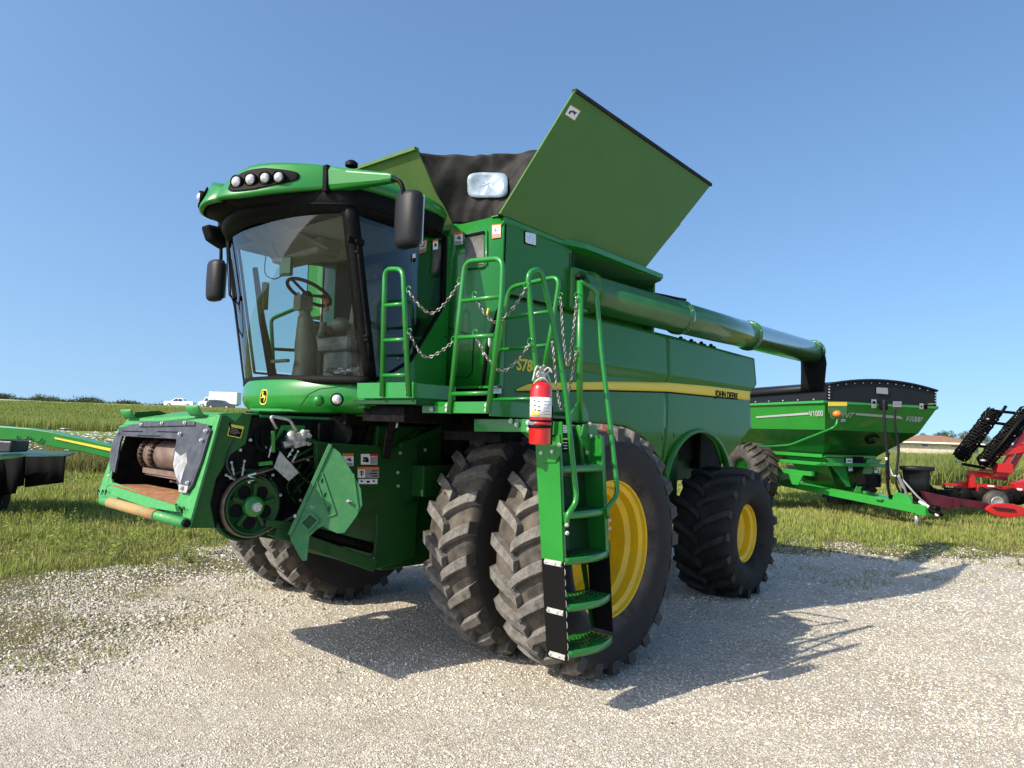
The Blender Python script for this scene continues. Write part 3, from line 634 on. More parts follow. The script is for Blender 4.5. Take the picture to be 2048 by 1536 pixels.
# lower lip, rusty roller tube and hooks
b = MB(); b.slab([FP(218, 970, .05), FP(349, 1010, .05), FP(352, 1024, .05), FP(290, 1014, .05), FP(222, 990, .05)], -Fn*.04); part(b, 'lip_plate', M['worn'], fh, bevel=.004)
b = MB(); p0, p1 = FP(206, 1001, .03), FP(372, 1047, .03); b.cyl(p0, p1, .036, 20); part(b, 'lower_tube', M['worn'], fh)
b = MB(); u = (p1-p0); b.cyl(p0+u*.11+V3((.004, 0, .002)), p0+u*.70+V3((.004, 0, .002)), .0395, 24); part(b, 'rusty_roller', M['rustg'], fh)
b = MB(); b.cyl(p1, p1+V3((0, .02, 0)), .026, 16); b.cyl(p1+V3((0, .02, 0)), p1+V3((0, .024, 0)), .013, 12); part(b, 'tube_plug', M['black'], fh, bevel=.002)
b = MB()
for (x0, x1, y0) in ((258, 279, 835), (390, 415, 829)):
    a1, a2 = FP(x0, y0, 0), FP(x1, y0, 0); w_ = a2-a1
    rows = [[a1+V3((.03+.045*math.sin(t_*1.7), 0, -.012+.075*t_)) , a2+V3((.03+.045*math.sin(t_*1.7), 0, -.012+.075*t_))] for t_ in (0, .2, .4, .6, .8, 1)]
    b.grid(rows, True)
part(b, 'hook_plate', M['worn'], fh, solid=.012)
b = MB()
for bx, by in ((207, 985), (362, 1020)):
    for k, dx in enumerate((-7, 1, 8)):
        c_ = FP(bx+dx, by, .012); b.tube([c_+V3((.01, .016*math.cos(a), .022*math.sin(a))) for a in [x_*.6 for x_ in range(8)]], .0035, 6)
part(b, 'mud_scroll_hook', M['ink'], fh)
decal([FY(460, 848)+V3((0, .003, 0)), FY(488, 853)+V3((0, .003, 0)), FY(481, 877)+V3((0, .003, 0)), FY(454, 871)+V3((0, .003, 0))], 'ydecal', parent=fh, bands=[(.06, .24, .94, .93, 'ink')]+[(.14, .32+.13*k, .6+.25*((k*7) % 3)/2, .36+.13*k, 'grey') for k in range(4)])
# variable speed drive: pulleys, belt
def pulley(c, r, m, w_=.07, name='drive_pulley', spokes=0, deep=.03):
    c = V3(c); b = MB(); b.lathe([(-w_/2, r*.2), (-w_/2, r*.9), (-w_/2, r), (-w_/4, r), (0, r*.93), (w_/4, r), (w_/2, r), (w_/2, r*.93), (w_/2-deep, r*.88), (w_/2-deep, r*.30), (w_/2, r*.28), (w_/2, r*.1), (w_/2, .0)], c, (0, 1, 0), 56)
    return part(b, name, m, fh)
pc = P(502, 1012, 'y', .74)
pulley(pc, .205, M['dkgreen'])
pulley(pc+V3((0, -.07, 0)), .262, M['dkgreen'], .05)
b = MB(); b.lathe([(-.02, .222), (-.02, .214), (.02, .214), (.02, .222)], pc+V3((0, -.035, 0)), (0, 1, 0), 56); part(b, 'pulley_guard_ring', M['drum'], fh)
b = MB()
for k in range(5):
    a = k*2*math.pi/5+.4; b.beam(pc+V3((.06*math.cos(a), .02, .06*math.sin(a))), pc+V3((.17*math.cos(a), .02, .17*math.sin(a))), .03, .035, (0, 1, 0))
part(b, 'pulley_spoke', M['dkgreen'], fh, bevel=.006)
b = MB()
for k in range(5):
    a = (k+.5)*2*math.pi/5+.4; b.ball(pc+V3((.118*math.cos(a), .006, .118*math.sin(a))), .050, 14, (1.0, .05, 1.0))
part(b, 'pulley_opening', M['ink'], fh)
b = MB(); b.lathe([(.0, .075), (.05, .072), (.055, .05), (.055, .0)], pc+V3((0, .01, 0)), (0, 1, 0), 24); part(b, 'hub', M['green'], fh)
b = MB(); b.lathe([(.0, .036), (.03, .036), (.03, .02)], pc+V3((0, .065, 0)), (0, 1, 0), 6, smooth=False); b.tube([pc+V3((0, .06, 0)), pc+V3((0, .10, 0))], .018, 12); part(b, 'hub_nut', M['steel'], fh)
p2 = V3((1.62, .66, 1.55)); pulley(p2, .17, M['dkgreen'], .08); pulley(p2+V3((0, -.06, 0)), .185, M['dkgreen'], .03)
def belt(c1, r1, c2, r2, w_, th=.014):
    c1 = V3(c1); c2 = V3(c2); d = c2-c1; L_ = math.hypot(d.x, d.z); base = math.atan2(d.z, d.x); be = math.acos((r1-r2)/L_)
    A = [base+be+(2*math.pi-2*be)*k/20 for k in range(21)]; B = [base-be+(2*be)*k/20 for k in range(21)]
    pts = [c1+V3((r1*math.cos(a), 0, r1*math.sin(a))) for a in A]+[c2+V3((r2*math.cos(a), 0, r2*math.sin(a))) for a in B]
    rows = []
    n = len(pts)
    for i_ in range(n):
        t_ = (pts[(i_+1) % n]-pts[i_-1]).normalized(); nn = V3((t_.z, 0, -t_.x)); 
        rows.append([pts[i_]+V3((0, -w_/2, 0)), pts[i_]+V3((0, w_/2, 0)), pts[i_]+nn*th+V3((0, w_/2*.8, 0)), pts[i_]+nn*th+V3((0, -w_/2*.8, 0))])
    b = MB(); m_ = len(rows); b.grid(rows+[rows[0]], True, True); return b
b = belt(pc, .213, p2, .178, .05); part(b, 'drive_belt', M['drum'], fh)
# light green hinged guard (deflector)
g_ = .97
gN = V3((.62, .77, .15)).normalized(); gP = P(655, 985, 'y', .97)
G = lambda x, y: PL(x, y, gP, gN)
out = [(661, 891), (680, 905), (707, 948), (722, 978), (725, 1010), (712, 1035), (689, 1066), (675, 1067), (659, 1060), (645, 1052), (632, 1060), (619, 1073), (614, 1121), (605, 1122), (596, 1108), (581, 1079), (580, 1066)]
b = MB(); b.slab([G(x, y) for x, y in out], -gN*.018); gd = part(b, 'belt_guard', M['dusty'], bevel=.004)
b = MB(); b.beam(G(661, 889)+gN*.006, G(579, 1070)+gN*.006, .03, .012, gN); b.beam(G(706, 948)+gN*.004, G(716, 1020)+gN*.004, .02, .012, gN)
for a1, a2 in (((644, 945), (672, 1028)), ((672, 1028), (657, 1033)), ((657, 1033), (632, 960))): b.beam(G(*a1)+gN*.003, G(*a2)+gN*.003, .012, .012, gN)
sq = [G(601, 1046), G(621, 1026), G(638, 1040), G(618, 1062)]
for k in range(4): b.beam(sq[k]+gN*.005, sq[(k+1) % 4]+gN*.005, .018, .022, gN)
part(b, 'pressed_rib', M['dusty'], gd, bevel=.003)
b = MB()
for x, y in ((645, 962), (651, 990), (659, 1018)): b.ball(G(x, y)+gN*.001, .012, 10, (1.3, .15, 1.6))
b.slab([sq[0].lerp(sq[2], .12)+gN*.0015, sq[1].lerp(sq[3], .12)+gN*.0015, sq[2].lerp(sq[0], .12)+gN*.0015, sq[3].lerp(sq[1], .12)+gN*.0015], -gN*.001)
part(b, 'guard_hole', M['dkgreen'], gd)
b = MB(); b.ball(G(591, 1032)+gN*.02, .014); b.cyl(G(696, 1002), G(696, 1002)+gN*.03, .012, 6); b.cyl(G(697, 1002)+gN*.02, G(705, 1003)+gN*.02, .006, 6); part(b, 'guard_latch', M['steel'], gd)
rnd = random.Random(11)
for k in range(26):
    xa, ya = rnd.uniform(455, 640), rnd.uniform(845, 900); xb, yb = rnd.uniform(480, 650), rnd.uniform(930, 1040); v_ = rnd.uniform(.62, .72)
    hose([P(xa, ya, 'y', v_), P(xa*.7+xb*.3+rnd.uniform(-25, 25), ya*.6+yb*.4, 'y', v_+.02), P(xa*.2+xb*.8+rnd.uniform(-25, 25), ya*.3+yb*.7, 'y', v_), P(xb, yb, 'y', v_-.03)], rnd.choice((.007, .01, .013)), 'hydraulic_hose', rnd.choice(('blackm', 'flap', 'flap', 'dkgreen', 'liner')))
for (x0, y0, x1, y1, w_) in ((470, 905, 505, 860, .05), (515, 870, 545, 940, .035), (560, 905, 600, 985, .04), (610, 905, 640, 960, .05), (585, 985, 628, 940, .03)):
    b = MB(); b.beam(P(x0, y0, 'y', .65), P(x1, y1, 'y', .65), .02, w_, (0, 1, 0)); part(b, 'drive_bracket', M['dkgreen'], bevel=.004)
bolts([P(x, y, 'y', .70) for x, y in ((500, 880), (530, 895), (545, 950), (575, 930), (615, 920), (625, 965), (600, 1000), (560, 990), (480, 900), (640, 1000))], (0, 1, 0), .008)
# multicoupler
mc = P(598, 878, 'y', .70)
b = MB(); b.box(mc, (.15, .10, .11), Matrix.Rotation(.25, 3, 'Y')); 
for k in range(5):
    p = mc+V3((-.05+.045*(k % 3), .05, -.03+.055*(k//3))); b.cyl(p, p+V3((0, .02, 0)), .021, 14)
b.ball(mc+V3((.08, .02, .02)), .045, 12); b.cyl(mc+V3((.06, 0, -.03)), mc+V3((.14, 0, -.05)), .03, 12)
part(b, 'hydraulic_coupler', M['alum'], bevel=.005)
Qc = lambda x, y: P(x, y, 'y', .76)
part(MB().tube(roundpath([Qc(553, 858), Qc(540, 832), Qc(580, 840), Qc(592, 862)], .03), .011, 10), 'coupler_handle', M['alum'])
b = MB(); b.ball(Qc(606, 864), .019); part(b, 'white_cap', M['white'])
b = MB()
for (x0, y0, x1, y1) in ((463, 925, 468, 950), (489, 922, 484, 952), (545, 885, 537, 915), (452, 950, 470, 960), (585, 900, 575, 915), (596, 903, 584, 924)):
    b.tube([Qc(x0, y0), Qc(x1, y1)], .0065, 8); b.ball(Qc(x0, y0), .011, 8); b.cyl(Qc((x0+x1)/2-1, (y0+y1)/2-2), Qc((x0+x1)/2+1, (y0+y1)/2+3), .010, 8)
part(b, 'coupling', M['alum'])
b = MB(); b.slab([Qc(560, 903), Qc(598, 945), Qc(578, 962), Qc(548, 935)], (0, -.01, 0)); part(b, 'bracket_plate', M['alum'])
part(MB().tube([Qc(504+9*math.cos(a*.7)*.9, 946+a*1.3) for a in range(16)], .006, 6), 'coil_spring', M['white'])
b = MB(); b.beam(Qc(517, 928), Qc(544, 925), .03, .03); b.beam(Qc(546, 862), Qc(546, 905), .02, .03); b.bb((1.9, .60, 1.80), (2.2, .68, 1.93)); part(b, 'valve_lever', M['green'], bevel=.006)
b = MB(); b.beam(Qc(614, 880), Qc(660, 893), .05, .03); b.beam(Qc(529, 1046), Qc(590, 1050), .04, .05); b.beam(Qc(590, 1052), Qc(600, 1030), .02, .03); part(b, 'guard_arm', M['dkgreen'], bevel=.004)
# ---- side panels with a crease, wheel arch and stripe
SY = 1.50
def sp(x, y): p = P(x, y, 'y', SY); return (p.x, p.z)
def interp(tab, x): return float(np.interp(x, [a for a, _ in tab], [c for _, c in tab]))
def panel_y(x, z):
    # ridge above the stripe: fades towards the front
    zr = 2.64+.03*(x+2)/-3*0; k = max(0, min(1, (0.5-x)/1.6)); 
    up = .028*k*max(0, 1-(z-zr)/.5) if z > zr else .028*k*max(0, 1-(zr-z)/.10)
    zs = zr-.10
    if z <= zs: up = .0+.010*k*min(1, (zs-z)/.25)-.05*max(0, (1.9-z)/.5)
    return SY-.03+up
top = sorted([sp(1517, 718), (-2.37, 3.10), (.52, 3.10)]); 
archc = (sp(1398, 950)[0]+.02, 1.30); ar = .80
bot_pts = sorted([(.52, 2.04), (-1.1, 2.04), (-1.45, 2.02), (-1.85, 1.90), (-2.30, 1.62)])
def bot(x):
    if x > -2.30: return interp(bot_pts, x)
    base = interp([(-4.78, 2.08), (-3.95, 1.62), (-3.8, 1.55), (-2.3, 1.62)], x)
    cx, rx = -3.12, .82
    if abs(x-cx) < rx: base = max(base, 1.30+.69*math.sqrt(1-((x-cx)/rx)**2))
    return base
def rear_x(z): return interp([(2.08, -4.68), (2.56, -4.60), (2.70, -4.80), (3.06, -4.76)], z)
def make_panel(x0, x1, s, name, par, rear=False, n=46):
    rows = []
    for i_ in range(n+1):
        x = x0+(x1-x0)*i_/n; zt = interp(top, x); zb = bot(x); zs = [zb+(zt-zb)*j/30 for j in range(31)]
        for q in (2.545, 2.64): zs[min(range(31), key=lambda j: abs(zs[j]-q))] = min(max(q, zb), zt)
        row = []
        for z in sorted(zs):
            xx = x
            if rear: t_ = (x-x0)/(x1-x0); xx = x0+(rear_x(z)-x0)*t_
            row.append((xx, s*panel_y(x, z), z))
        rows.append(row)
    b = MB().grid(rows if s < 0 else [r_[::-1] for r_ in rows]); return part(b, name, M['panel'], par, solid=.03)
XG = -2.30
for s in (1, -1):
    pf = make_panel(.52, XG+.008, s, 'front_side_panel', CH); pr_ = make_panel(XG-.008, -4.78, s, 'rear_side_panel', CH, rear=True)
    if s > 0: pF, pR = pf, pr_
b = MB(); b.bb((XG-.03, SY-.10, 1.65), (XG+.03, SY-.06, 3.08)); part(b, 'seam_channel', M['ink'])
# arch lip
b = MB(); pts = []
for k in range(25):
    a = math.radians(10+160*k/24); pts.append((-3.12+.82*math.cos(a), 0, 1.30+.69*math.sin(a)))
b.grid([[(p[0], SY-.055, p[2]), (p[0], SY+.02, p[2]+.004), (p[0]*1+(p[0]+3.12)*.05, SY+.02, p[2]+.03), (p[0]+(p[0]+3.12)*.05, SY-.04, p[2]+.05)] for p in pts]); part(b, 'arch_lip', M['panel'], pR, solid=.006)
b = MB()
for x, y in ((1323, 877), (1346, 870)): p = P(x, y, 'y', SY-.03); p.y = panel_y(p.x, p.z)+.001; b.ball(p, .016, 12, (.6, .1, 1.5))
part(b, 'vent_hole', M['ink'], pR)
# stripe
def stripe(ptsU, ptsL, m, name, off=.004):
    b = MB(); rows = []
    n = 60; U = [sp(*q) for q in ptsU]; Lw = [sp(*q) for q in ptsL]
    for i_ in range(n+1):
        t_ = i_/n
        def at(S, t_): 
            xs = [q[0] for q in S]; x = xs[0]+(xs[-1]-xs[0])*t_; return x, float(np.interp(-x, [-q for q in xs], [q[1] for q in S]))
        xu, zu = at(U, t_); xl, zl = at(Lw, t_)
        if abs(xu-XG) < .012: xu = XG
        row = []
        for k in range(4):
            f = k/3; x = xu+(xl-xu)*f; z = zu+(zl-zu)*f; row.append((x, panel_y(x, z)+off, z))
        rows.append(row[::-1])
    b.grid(rows, True); return part(b, name, m, pF if 'front' in name else CH, solid=.002)
stripe([(1036, 779), (1060, 768), (1110, 765), (1226, 763), (1338, 765), (1419, 772), (1503, 783)], [(1036, 782), (1060, 782), (1110, 780), (1226, 780), (1338, 783), (1419, 791), (1503, 801)], M['ydecal'], 'yellow_stripe', .006)
stripe([(1036, 779), (1060, 778), (1110, 776), (1226, 777), (1338, 780), (1419, 788), (1470, 794)], [(1036, 784), (1060, 785), (1110, 783), (1226, 783), (1338, 786), (1419, 794), (1470, 799)], M['ink'], 'black_pinstripe', .003)
pa = P(1434, 793, 'y', SY+.005); pb = P(1485, 800, 'y', SY+.005)
yy = panel_y(pa.x, pa.z)+.010; pa.y = yy; pb.y = yy
text('maker_lettering', 'JOHN DEERE', (pa-P(1434, 778, 'y', yy)).length*1.12, pa, pb-pa, (0, 0, 1), M['ink'], pR, spacing=.98, bold=.003)
pa = P(1037, 739, 'y', SY); pb = P(1090, 740, 'y', SY); pa.y = pb.y = panel_y(pa.x, pa.z)+.004
text('model_lettering', 'S780', .145, pa, (-1, 0, 0), (0, 0, 1), M['ydecal'], pF, shear=.1, spacing=1.0, bold=.004)
# upper seam under the tank side
b = MB(); b.bb((-.3, SY-.09, 3.10), (.57, SY-.03, 3.125)); part(b, 'tank_seam', M['ink'])
# rear hood block
b = MB(); b.bb((-4.72, -1.40, 2.15), (-4.4, 1.40, 3.0)); b.bb((-4.6, -1.1, 1.5), (-3.9, 1.1, 2.2)); part(b, 'rear_hood', M['blackm'], bevel=.03)
b = MB(); b.bb((-4.4, -1.3, 3.0), (-2.3, 1.35, 3.04)); b.bb((-3.6, -.6, 3.04), (-2.6, .9, 3.12)); part(b, 'engine_deck', M['dkgreen'], bevel=.02)
b = MB()
for k in range(12):
    b.ball((-2.7-.09*k, 1.38, 3.08+.02*((k*5) % 3)), .03, 8)
part(b, 'engine_bay_fitting', M['blackm'])
# ---- grain tank
TX0, TX1, TZ = .58, -2.0, 3.78
b = MB()
b.slab([(TX0, -SY, 3.12), (TX0, SY, 3.12), (TX0, SY, TZ), (TX0, -SY, TZ)], (-.04, 0, 0))
b.slab([(TX0, SY, 3.12), (-.36, SY, 3.12), (-.36, SY, 3.70), (TX0, SY, TZ)], (0, -.04, 0))
b.slab([(TX0, -SY, 3.12), (TX1, -SY, 3.12), (TX1, -SY, 3.74), (TX0, -SY, TZ)], (0, .04, 0))
b.slab([(TX1, -SY, 3.0), (TX1, SY-.02, 3.0), (TX1, SY-.02, 3.72), (TX1, -SY, 3.72)], (.03, 0, 0))
b.slab([(TX0-.04, 1.36, 3.72), (TX0-.04, -SY, 3.72), (TX1+.03, -SY, 3.70), (TX1+.03, 1.36, 3.70)], (0, 0, -.6))
b.bb((-.36, 1.10, 3.0), (-2.0, 1.16, 3.70))
tank = part(b, 'grain_tank', M['panel'], bevel=.012)
# notch: dark recess and overhanging ledge over the auger
NP = lambda x, y, v=SY: P(x, y, 'y', v)
ledge = [NP(1006, 428), NP(1300, 548), NP(1312, 556)]
b = MB()
prof = [(1.50, 0), (1.56, -.015), (1.58, -.05), (1.50, -.09)]
xs_ = [.60, .2, -.2, -.5, -.9, -1.3, -1.7, -1.95]
b.grid([[(x, y, TZ+.015+(x-.6)*.018+dz) for y, dz in ((1.36, .0), (1.50, .0), (1.60 if x < -.4 else 1.515, -.02), (1.60 if x < -.4 else 1.515, -.07), (1.48, -.10))] for x in xs_], False)
part(b, 'tank_ledge', M['green'], tank, solid=.01)
hood_in = [NP(1133, 520), NP(1150, 503), NP(1175, 502), NP(1300, 560), NP(1270, 577), NP(1135, 545)]
b = MB(); b.bb((-.37, 1.14, 3.12), (-.42, 1.49, 3.66)); b.bb((-.42, 1.13, 3.05), (-1.95, 1.15, 3.66)); part(b, 'auger_recess', M['dkgreen'], tank)
b = MB(); b.slab([(-.42, 1.50, 3.70), (-1.95, 1.58, 3.67), (-1.75, 1.30, 3.50), (-.55, 1.28, 3.50)], (0, 0, -.01)); b.slab([(-.42, 1.50, 3.70), (-.42, 1.5, 3.45), (-.55, 1.25, 3.45), (-.55, 1.28, 3.6)], (-.01, 0, 0)); b.slab([(-.50, 1.34, 3.60), (-1.80, 1.38, 3.56), (-1.6, 1.36, 3.38), (-.50, 1.34, 3.36)], (0, -.02, 0)); part(b, 'recess_hood', M['dkgreen'], tank)
# unloading auger along the left side, resting to the rear
a0, a1 = V3((-.45, 1.50, 3.315)), V3((-7.02, 1.50, 3.375)); AR = .185
b = MB(); b.cyl(a0+V3((.0, 0, 0)), a1, AR, 40)

aug = part(b, 'unloading_auger', M['augp'])
b = MB(); b.bb((-.62, 1.18, 3.10), (-.34, 1.56, 3.52)); b.lathe([(0, AR), (0, AR+.03), (-.06, AR+.03), (-.06, AR)], (-.62, 1.5, 3.315), (1, 0, 0), 32); part(b, 'auger_elbow', M['panel'], aug, bevel=.04)
for tx in (1357, 1497, 1625):
    c_ = P(tx, 632 if tx == 1357 else (672 if tx == 1497 else 700), 'y', 1.5); c_ = V3((c_.x, 1.5, a0.z+(c_.x-a0.x)/(a1.x-a0.x)*(a1.z-a0.z)))
    b = MB(); b.lathe([(-.05, AR), (-.05, AR+.012), (-.02, AR+.012), (-.02, AR+.024), (.02, AR+.024), (.02, AR+.012), (.05, AR+.012), (.05, AR)], c_, (1, 0, 0), 40); part(b, 'auger_flange', M['augp'], aug)
    b = MB()
    for k in range(9):
        a = k*2*math.pi/9+.3; p = c_+V3((.02, (AR+.014)*math.cos(a), (AR+.014)*math.sin(a))); b.cyl(p, p+V3((.012, 0, 0)), .007, 6)
    part(b, 'flange_bolt', M['steel'], aug)
b = MB(); rows = []
for t_, cx, cz, ry, rx in ((0, -7.04, 3.33, .19, .12), (.2, -7.10, 3.20, .19, .15), (.5, -7.08, 3.02, .18, .15), (.8, -7.06, 2.86, .175, .14), (1, -7.04, 2.74, .17, .13)):
    rows.append([(cx+rx*math.cos(a)*(1+.03*math.sin(3*a+t_*5)), 1.5+ry*math.sin(a), cz) for a in [2*math.pi*k/28 for k in range(28)]])
b.grid(rows, True, True); b.ball((-7.02, 1.5, 3.36), .192, 20, (.5, 1, 1)); part(b, 'rubber_spout', M['flap'], aug, solid=.012)
part(MB().tube(curve([(-1.9, 1.42, 3.53), (-2.2, 1.44, 3.55), (-2.5, 1.46, 3.56), (-2.7, 1.48, 3.57)], 5), .018, 8), 'auger_hose', M['blackm'], aug)
# ---- tank covers
LT = [V3((.64, 1.53, 3.77)), V3((-.03, 1.76, 5.05)), V3((-2.70, 1.76, 4.96)), V3((-1.64, 1.55, 3.70))]
LT = [PL(1000, 427, (.6, 1.53, 3.77), (0, 1, -.17)), PL(1150, 181, (.6, 1.53, 3.77), (0, 1, -.17)), PL(1422, 370, (.6, 1.53, 3.77), (0, 1, -.17)), PL(1284, 545, (.6, 1.53, 3.77), (0, 1, -.17))]
b = MB(); b.slab(LT, (0, -.02, 0)); cvL = part(b, 'tank_cover_side', M['cover'], bevel=.004)
b = MB(); e0, e1 = LT[1]+V3((0, -.01, 0)), LT[2]+V3((0, -.01, 0)); b.beam(e0, e1, .05, .035); part(b, 'rubber_edge_seal', M['fabric'], cvL)
nL = (LT[1]-LT[0]).cross(LT[3]-LT[0]).normalized(); nL = nL if nL.y > 0 else -nL
cq = [PL(x, y, LT[0]+nL*.003, nL) for x, y in ((1141, 210), (1161, 222), (1149, 241), (1130, 229))]
decal(cq, 'white', parent=cvL, bands=[(.25, .4, .7, .5, 'ink'), (.4, .3, .85, .38, 'ink'), (.2, .5, .35, .75, 'ink'), (.65, .35, .75, .6, 'ink'), (0, 0, 1, .05, 'ydecal'), (0, .95, 1, 1, 'ydecal')])
b = MB(); b.slab([(p.x, -p.y, p.z) for p in LT], (0, .02, 0)); part(b, 'tank_cover_side', M['cover'], bevel=.004)
fc = [V3((.58, -1.42, 3.83)), V3((.58, .86, 3.81)), PL(833, 300, (1.0, 0, 4.39), (1, 0, -.75)), V3((1.0, -1.35, 4.40))]
b = MB(); b.slab(fc, (-.02, 0, .02)); cvF = part(b, 'tank_cover_front', M['olive'], bevel=.004)
b = MB(); b.beam(fc[2]+V3((0, 0, .01)), fc[3]+V3((0, 0, .01)), .05, .03); part(b, 'folded_edge', M['olive'], cvF)
# corner fabric with clear window
def fab(u, v):
    A = [fc[1]+V3((.0, .0, .0)), fc[2]+V3((-.02, 0, -.015))]; e = LT[0].lerp(LT[1], .52)+V3((-.03, -.012, 0)); B = [LT[0]+V3((-.03, -.02, 0)), e]
    p = A[0].lerp(A[1], v).lerp(B[0].lerp(B[1], v), u)
    w1 = math.sin(u*19+v*3)*.010+math.sin(u*41+v*9+2*math.sin(u*11))*.005*v**3+math.sin(u*8-v*9)*.018+math.sin(u*33-v*14)*.005
    return p+V3((w1-.10*math.sin(u*math.pi)*(1-.3*v), 0, -.022*math.sin(u*math.pi)*v*v+.003*math.sin(u*31+1.5*math.sin(u*13))*v**4))
b = MB(); b.grid([[fab(i_/60, j/24) for j in range(25)] for i_ in range(61)]); cf = part(b, 'corner_fabric', M['fabric'], solid=.004)
def fabs(u, v): return .5*fab(u, v)+.25*(fab(u-.04, v)+fab(u+.04, v))
def topx(p): d = p-CAM; z = d.dot(_f); return 1024+FPX*d.dot(_r)/z, 768-FPX*d.dot(_u)/z
def inv(px, py):
    u, v = .6, .6
    for _ in range(12):
        x, y = topx(fabs(u, v)); xu, yu = topx(fabs(u+.01, v)); xv, yv = topx(fabs(u, v+.01)); a_, b_, c_, d_ = (xu-x)/.01, (xv-x)/.01, (yu-y)/.01, (yv-y)/.01
        D = a_*d_-b_*c_; ex, ey = px-x, py-y; u += max(-.1, min(.1, (ex*d_-b_*ey)/D)); v += max(-.1, min(.1, (a_*ey-c_*ex)/D))
    return fabs(u, v)
wN = (fab(.75, .6)-fab(.35, .6)).cross(fab(.55, .85)-fab(.55, .4)).normalized(); wN = wN if wN.dot(CAM-fab(.5, .5)) > 0 else -wN
rr_ = []
for t_ in (0, .25, .5, .75, 1):
    row = []
    for k in range(40):
        a_ = 2*math.pi*k/40; c_, s_ = math.cos(a_), math.sin(a_); f_ = t_/(abs(c_)**5+abs(s_)**5)**.2; row.append(inv(977+40*c_*f_, 372+25*s_*f_)+wN*(.028+t_*.004*math.sin(k*.9+t_*7)))
    rr_.append(row)
b = MB().grid(rr_, True, True); part(b, 'clear_window', M['clear'], cf, solid=.003)
# dark wrap behind the tank (rear and interior side)
b = MB(); r3 = V3((LT[3].x-.05, 1.5, 3.7)); r2 = LT[2]+V3((.15, -.05, -.1))
b.grid([[V3((LT[3].x, 1.5-3.0*i_/20, 3.7)).lerp(V3((LT[2].x+.3, 1.5-3.0*i_/20, 4.45)), j/6) for j in range(7)] for i_ in range(21)]); part(b, 'rear_fabric', M['fabric'], solid=.004)
# ---- tank front panel beside the cab (green, stepped) with decals and pocket
TF = TX0+.004
TP = lambda x, y, off=0: P(x, y, 'x', TX0+off)
fr = [(905, 453), (1010, 432), (1013, 600), (1003, 700), (985, 792), (870, 770), (895, 640), (893, 520)]
b = MB()
# bowed front wall: left side bulges forward in a rounded column
colp = [TP(905, 453), TP(893, 520), TP(888, 600), TP(876, 690), TP(862, 772)]
rows = []
for p in colp:
    rows.append([V3((TX0-.10, p.y-.02, p.z)), V3((TX0+.03, p.y+.0, p.z)), V3((TX0+.055, p.y+.035, p.z)), V3((TX0+.055, p.y+.07, p.z)), V3((TX0+.03, p.y+.10, p.z)), V3((TX0+.005, p.y+.12, p.z)), V3((TX0+.005, SY-.004, p.z))])
b.grid([r_[::-1] for r_ in rows], True); part(b, 'tank_front_panel', M['green'], solid=.02)
b = MB(); b.bb((.50, .70, 2.30), (.575, SY-.02, 3.13)); part(b, 'ladder_bay_wall', M['green'])
b = MB()   # recessed door outline on the lower green column
dq = [TP(883, 650, .016), TP(948, 672, .016), TP(944, 745, .016), TP(935, 755, .016), TP(872, 752, .016)]
for k in range(4): b.beam(dq[k], dq[k+1], .004, .008, (1, 0, 0))
part(b, 'door_groove', M['ink'])
b = MB(); b.slab([TP(930, 468, .012), TP(967, 462, .012), TP(968, 528, .012), TP(930, 532, .012)], (-.006, 0, 0)); part(b, 'storage_pocket', mat('dull_grey_vinyl', (.10, .10, .10), .35, c2=(.32, .32, .31), scale=3.5, thr=(.4, .8), bump=.5, bscale=6))
b = MB(); b.beam(TP(930, 472, .018), TP(968, 464, .018), .012, .02); part(b, 'pocket_clip', M['black'])
b = MB(); b.tube([TP(973, 461, .02), TP(973, 528, .02), TP(966, 534, .02), TP(935, 538, .02)], .010, 8); part(b, 'pressed_bead', M['green'])
tq = lambda x0, y0, x1, y1, off=.014: [TP(x0, y0, off), TP(x1, y0-2, off), TP(x1, y1-2, off), TP(x0, y1, off)]
decal(tq(909, 464, 925, 490, .062), 'white', bands=PICT); decal(tq(984, 450, 1002, 477), 'white', bands=[(0, 0, 1, .06, 'orange'), (0, 0, .06, 1, 'orange'), (.94, 0, 1, 1, 'orange'), (.0, .94, 1, 1, 'orange'), (.3, .2, .4, .5, 'ink'), (.35, .45, .7, .5, 'ink'), (.1, .68, .9, .9, 'grey')])
# side work lamp
lq = [NP(1049, 463), NP(1070, 468), NP(1070, 492), NP(1049, 486)]
b = MB(); b.slab([p+V3((0, .018, 0)) for p in lq], (0, -.02, 0)); part(b, 'side_lamp', M['lens'], tank, bevel=.012)
b = MB(); cc_ = sum(lq, V3())/4; b.slab([cc_+(p-cc_)*1.12+V3((0, .012, 0)) for p in lq], (0, -.02, 0)); part(b, 'lamp_bezel', M['black'], tank, bevel=.01)
# white service decal at lower front of panel
decal(q4(984, 772, 1003, 787, 'y', SY-.02), 'white', bands=[(.05, .15, .85, .4, 'grey'), (.1, .6, .7, .7, 'grey')])
# black uprights / hinge area at ladder bay
b = MB(); b.tube([P(1003, 600, 'y', 1.46), P(975, 690, 'y', 1.46), P(966, 770, 'y', 1.44)], .018, 8); part(b, 'door_seal', M['ink'])
b = MB(); b.ball(P(979, 683, 'y', 1.5), .03, 12, (.5, .3, 1.6)); b.ball(P(968, 708, 'y', 1.5), .015); part(b, 'white_reflector', M['white'])
b = MB(); b.beam(P(977, 617, 'y', 1.5), P(974, 630, 'y', 1.5), .012, .012); part(b, 'amber_reflector', M['ydecal'])
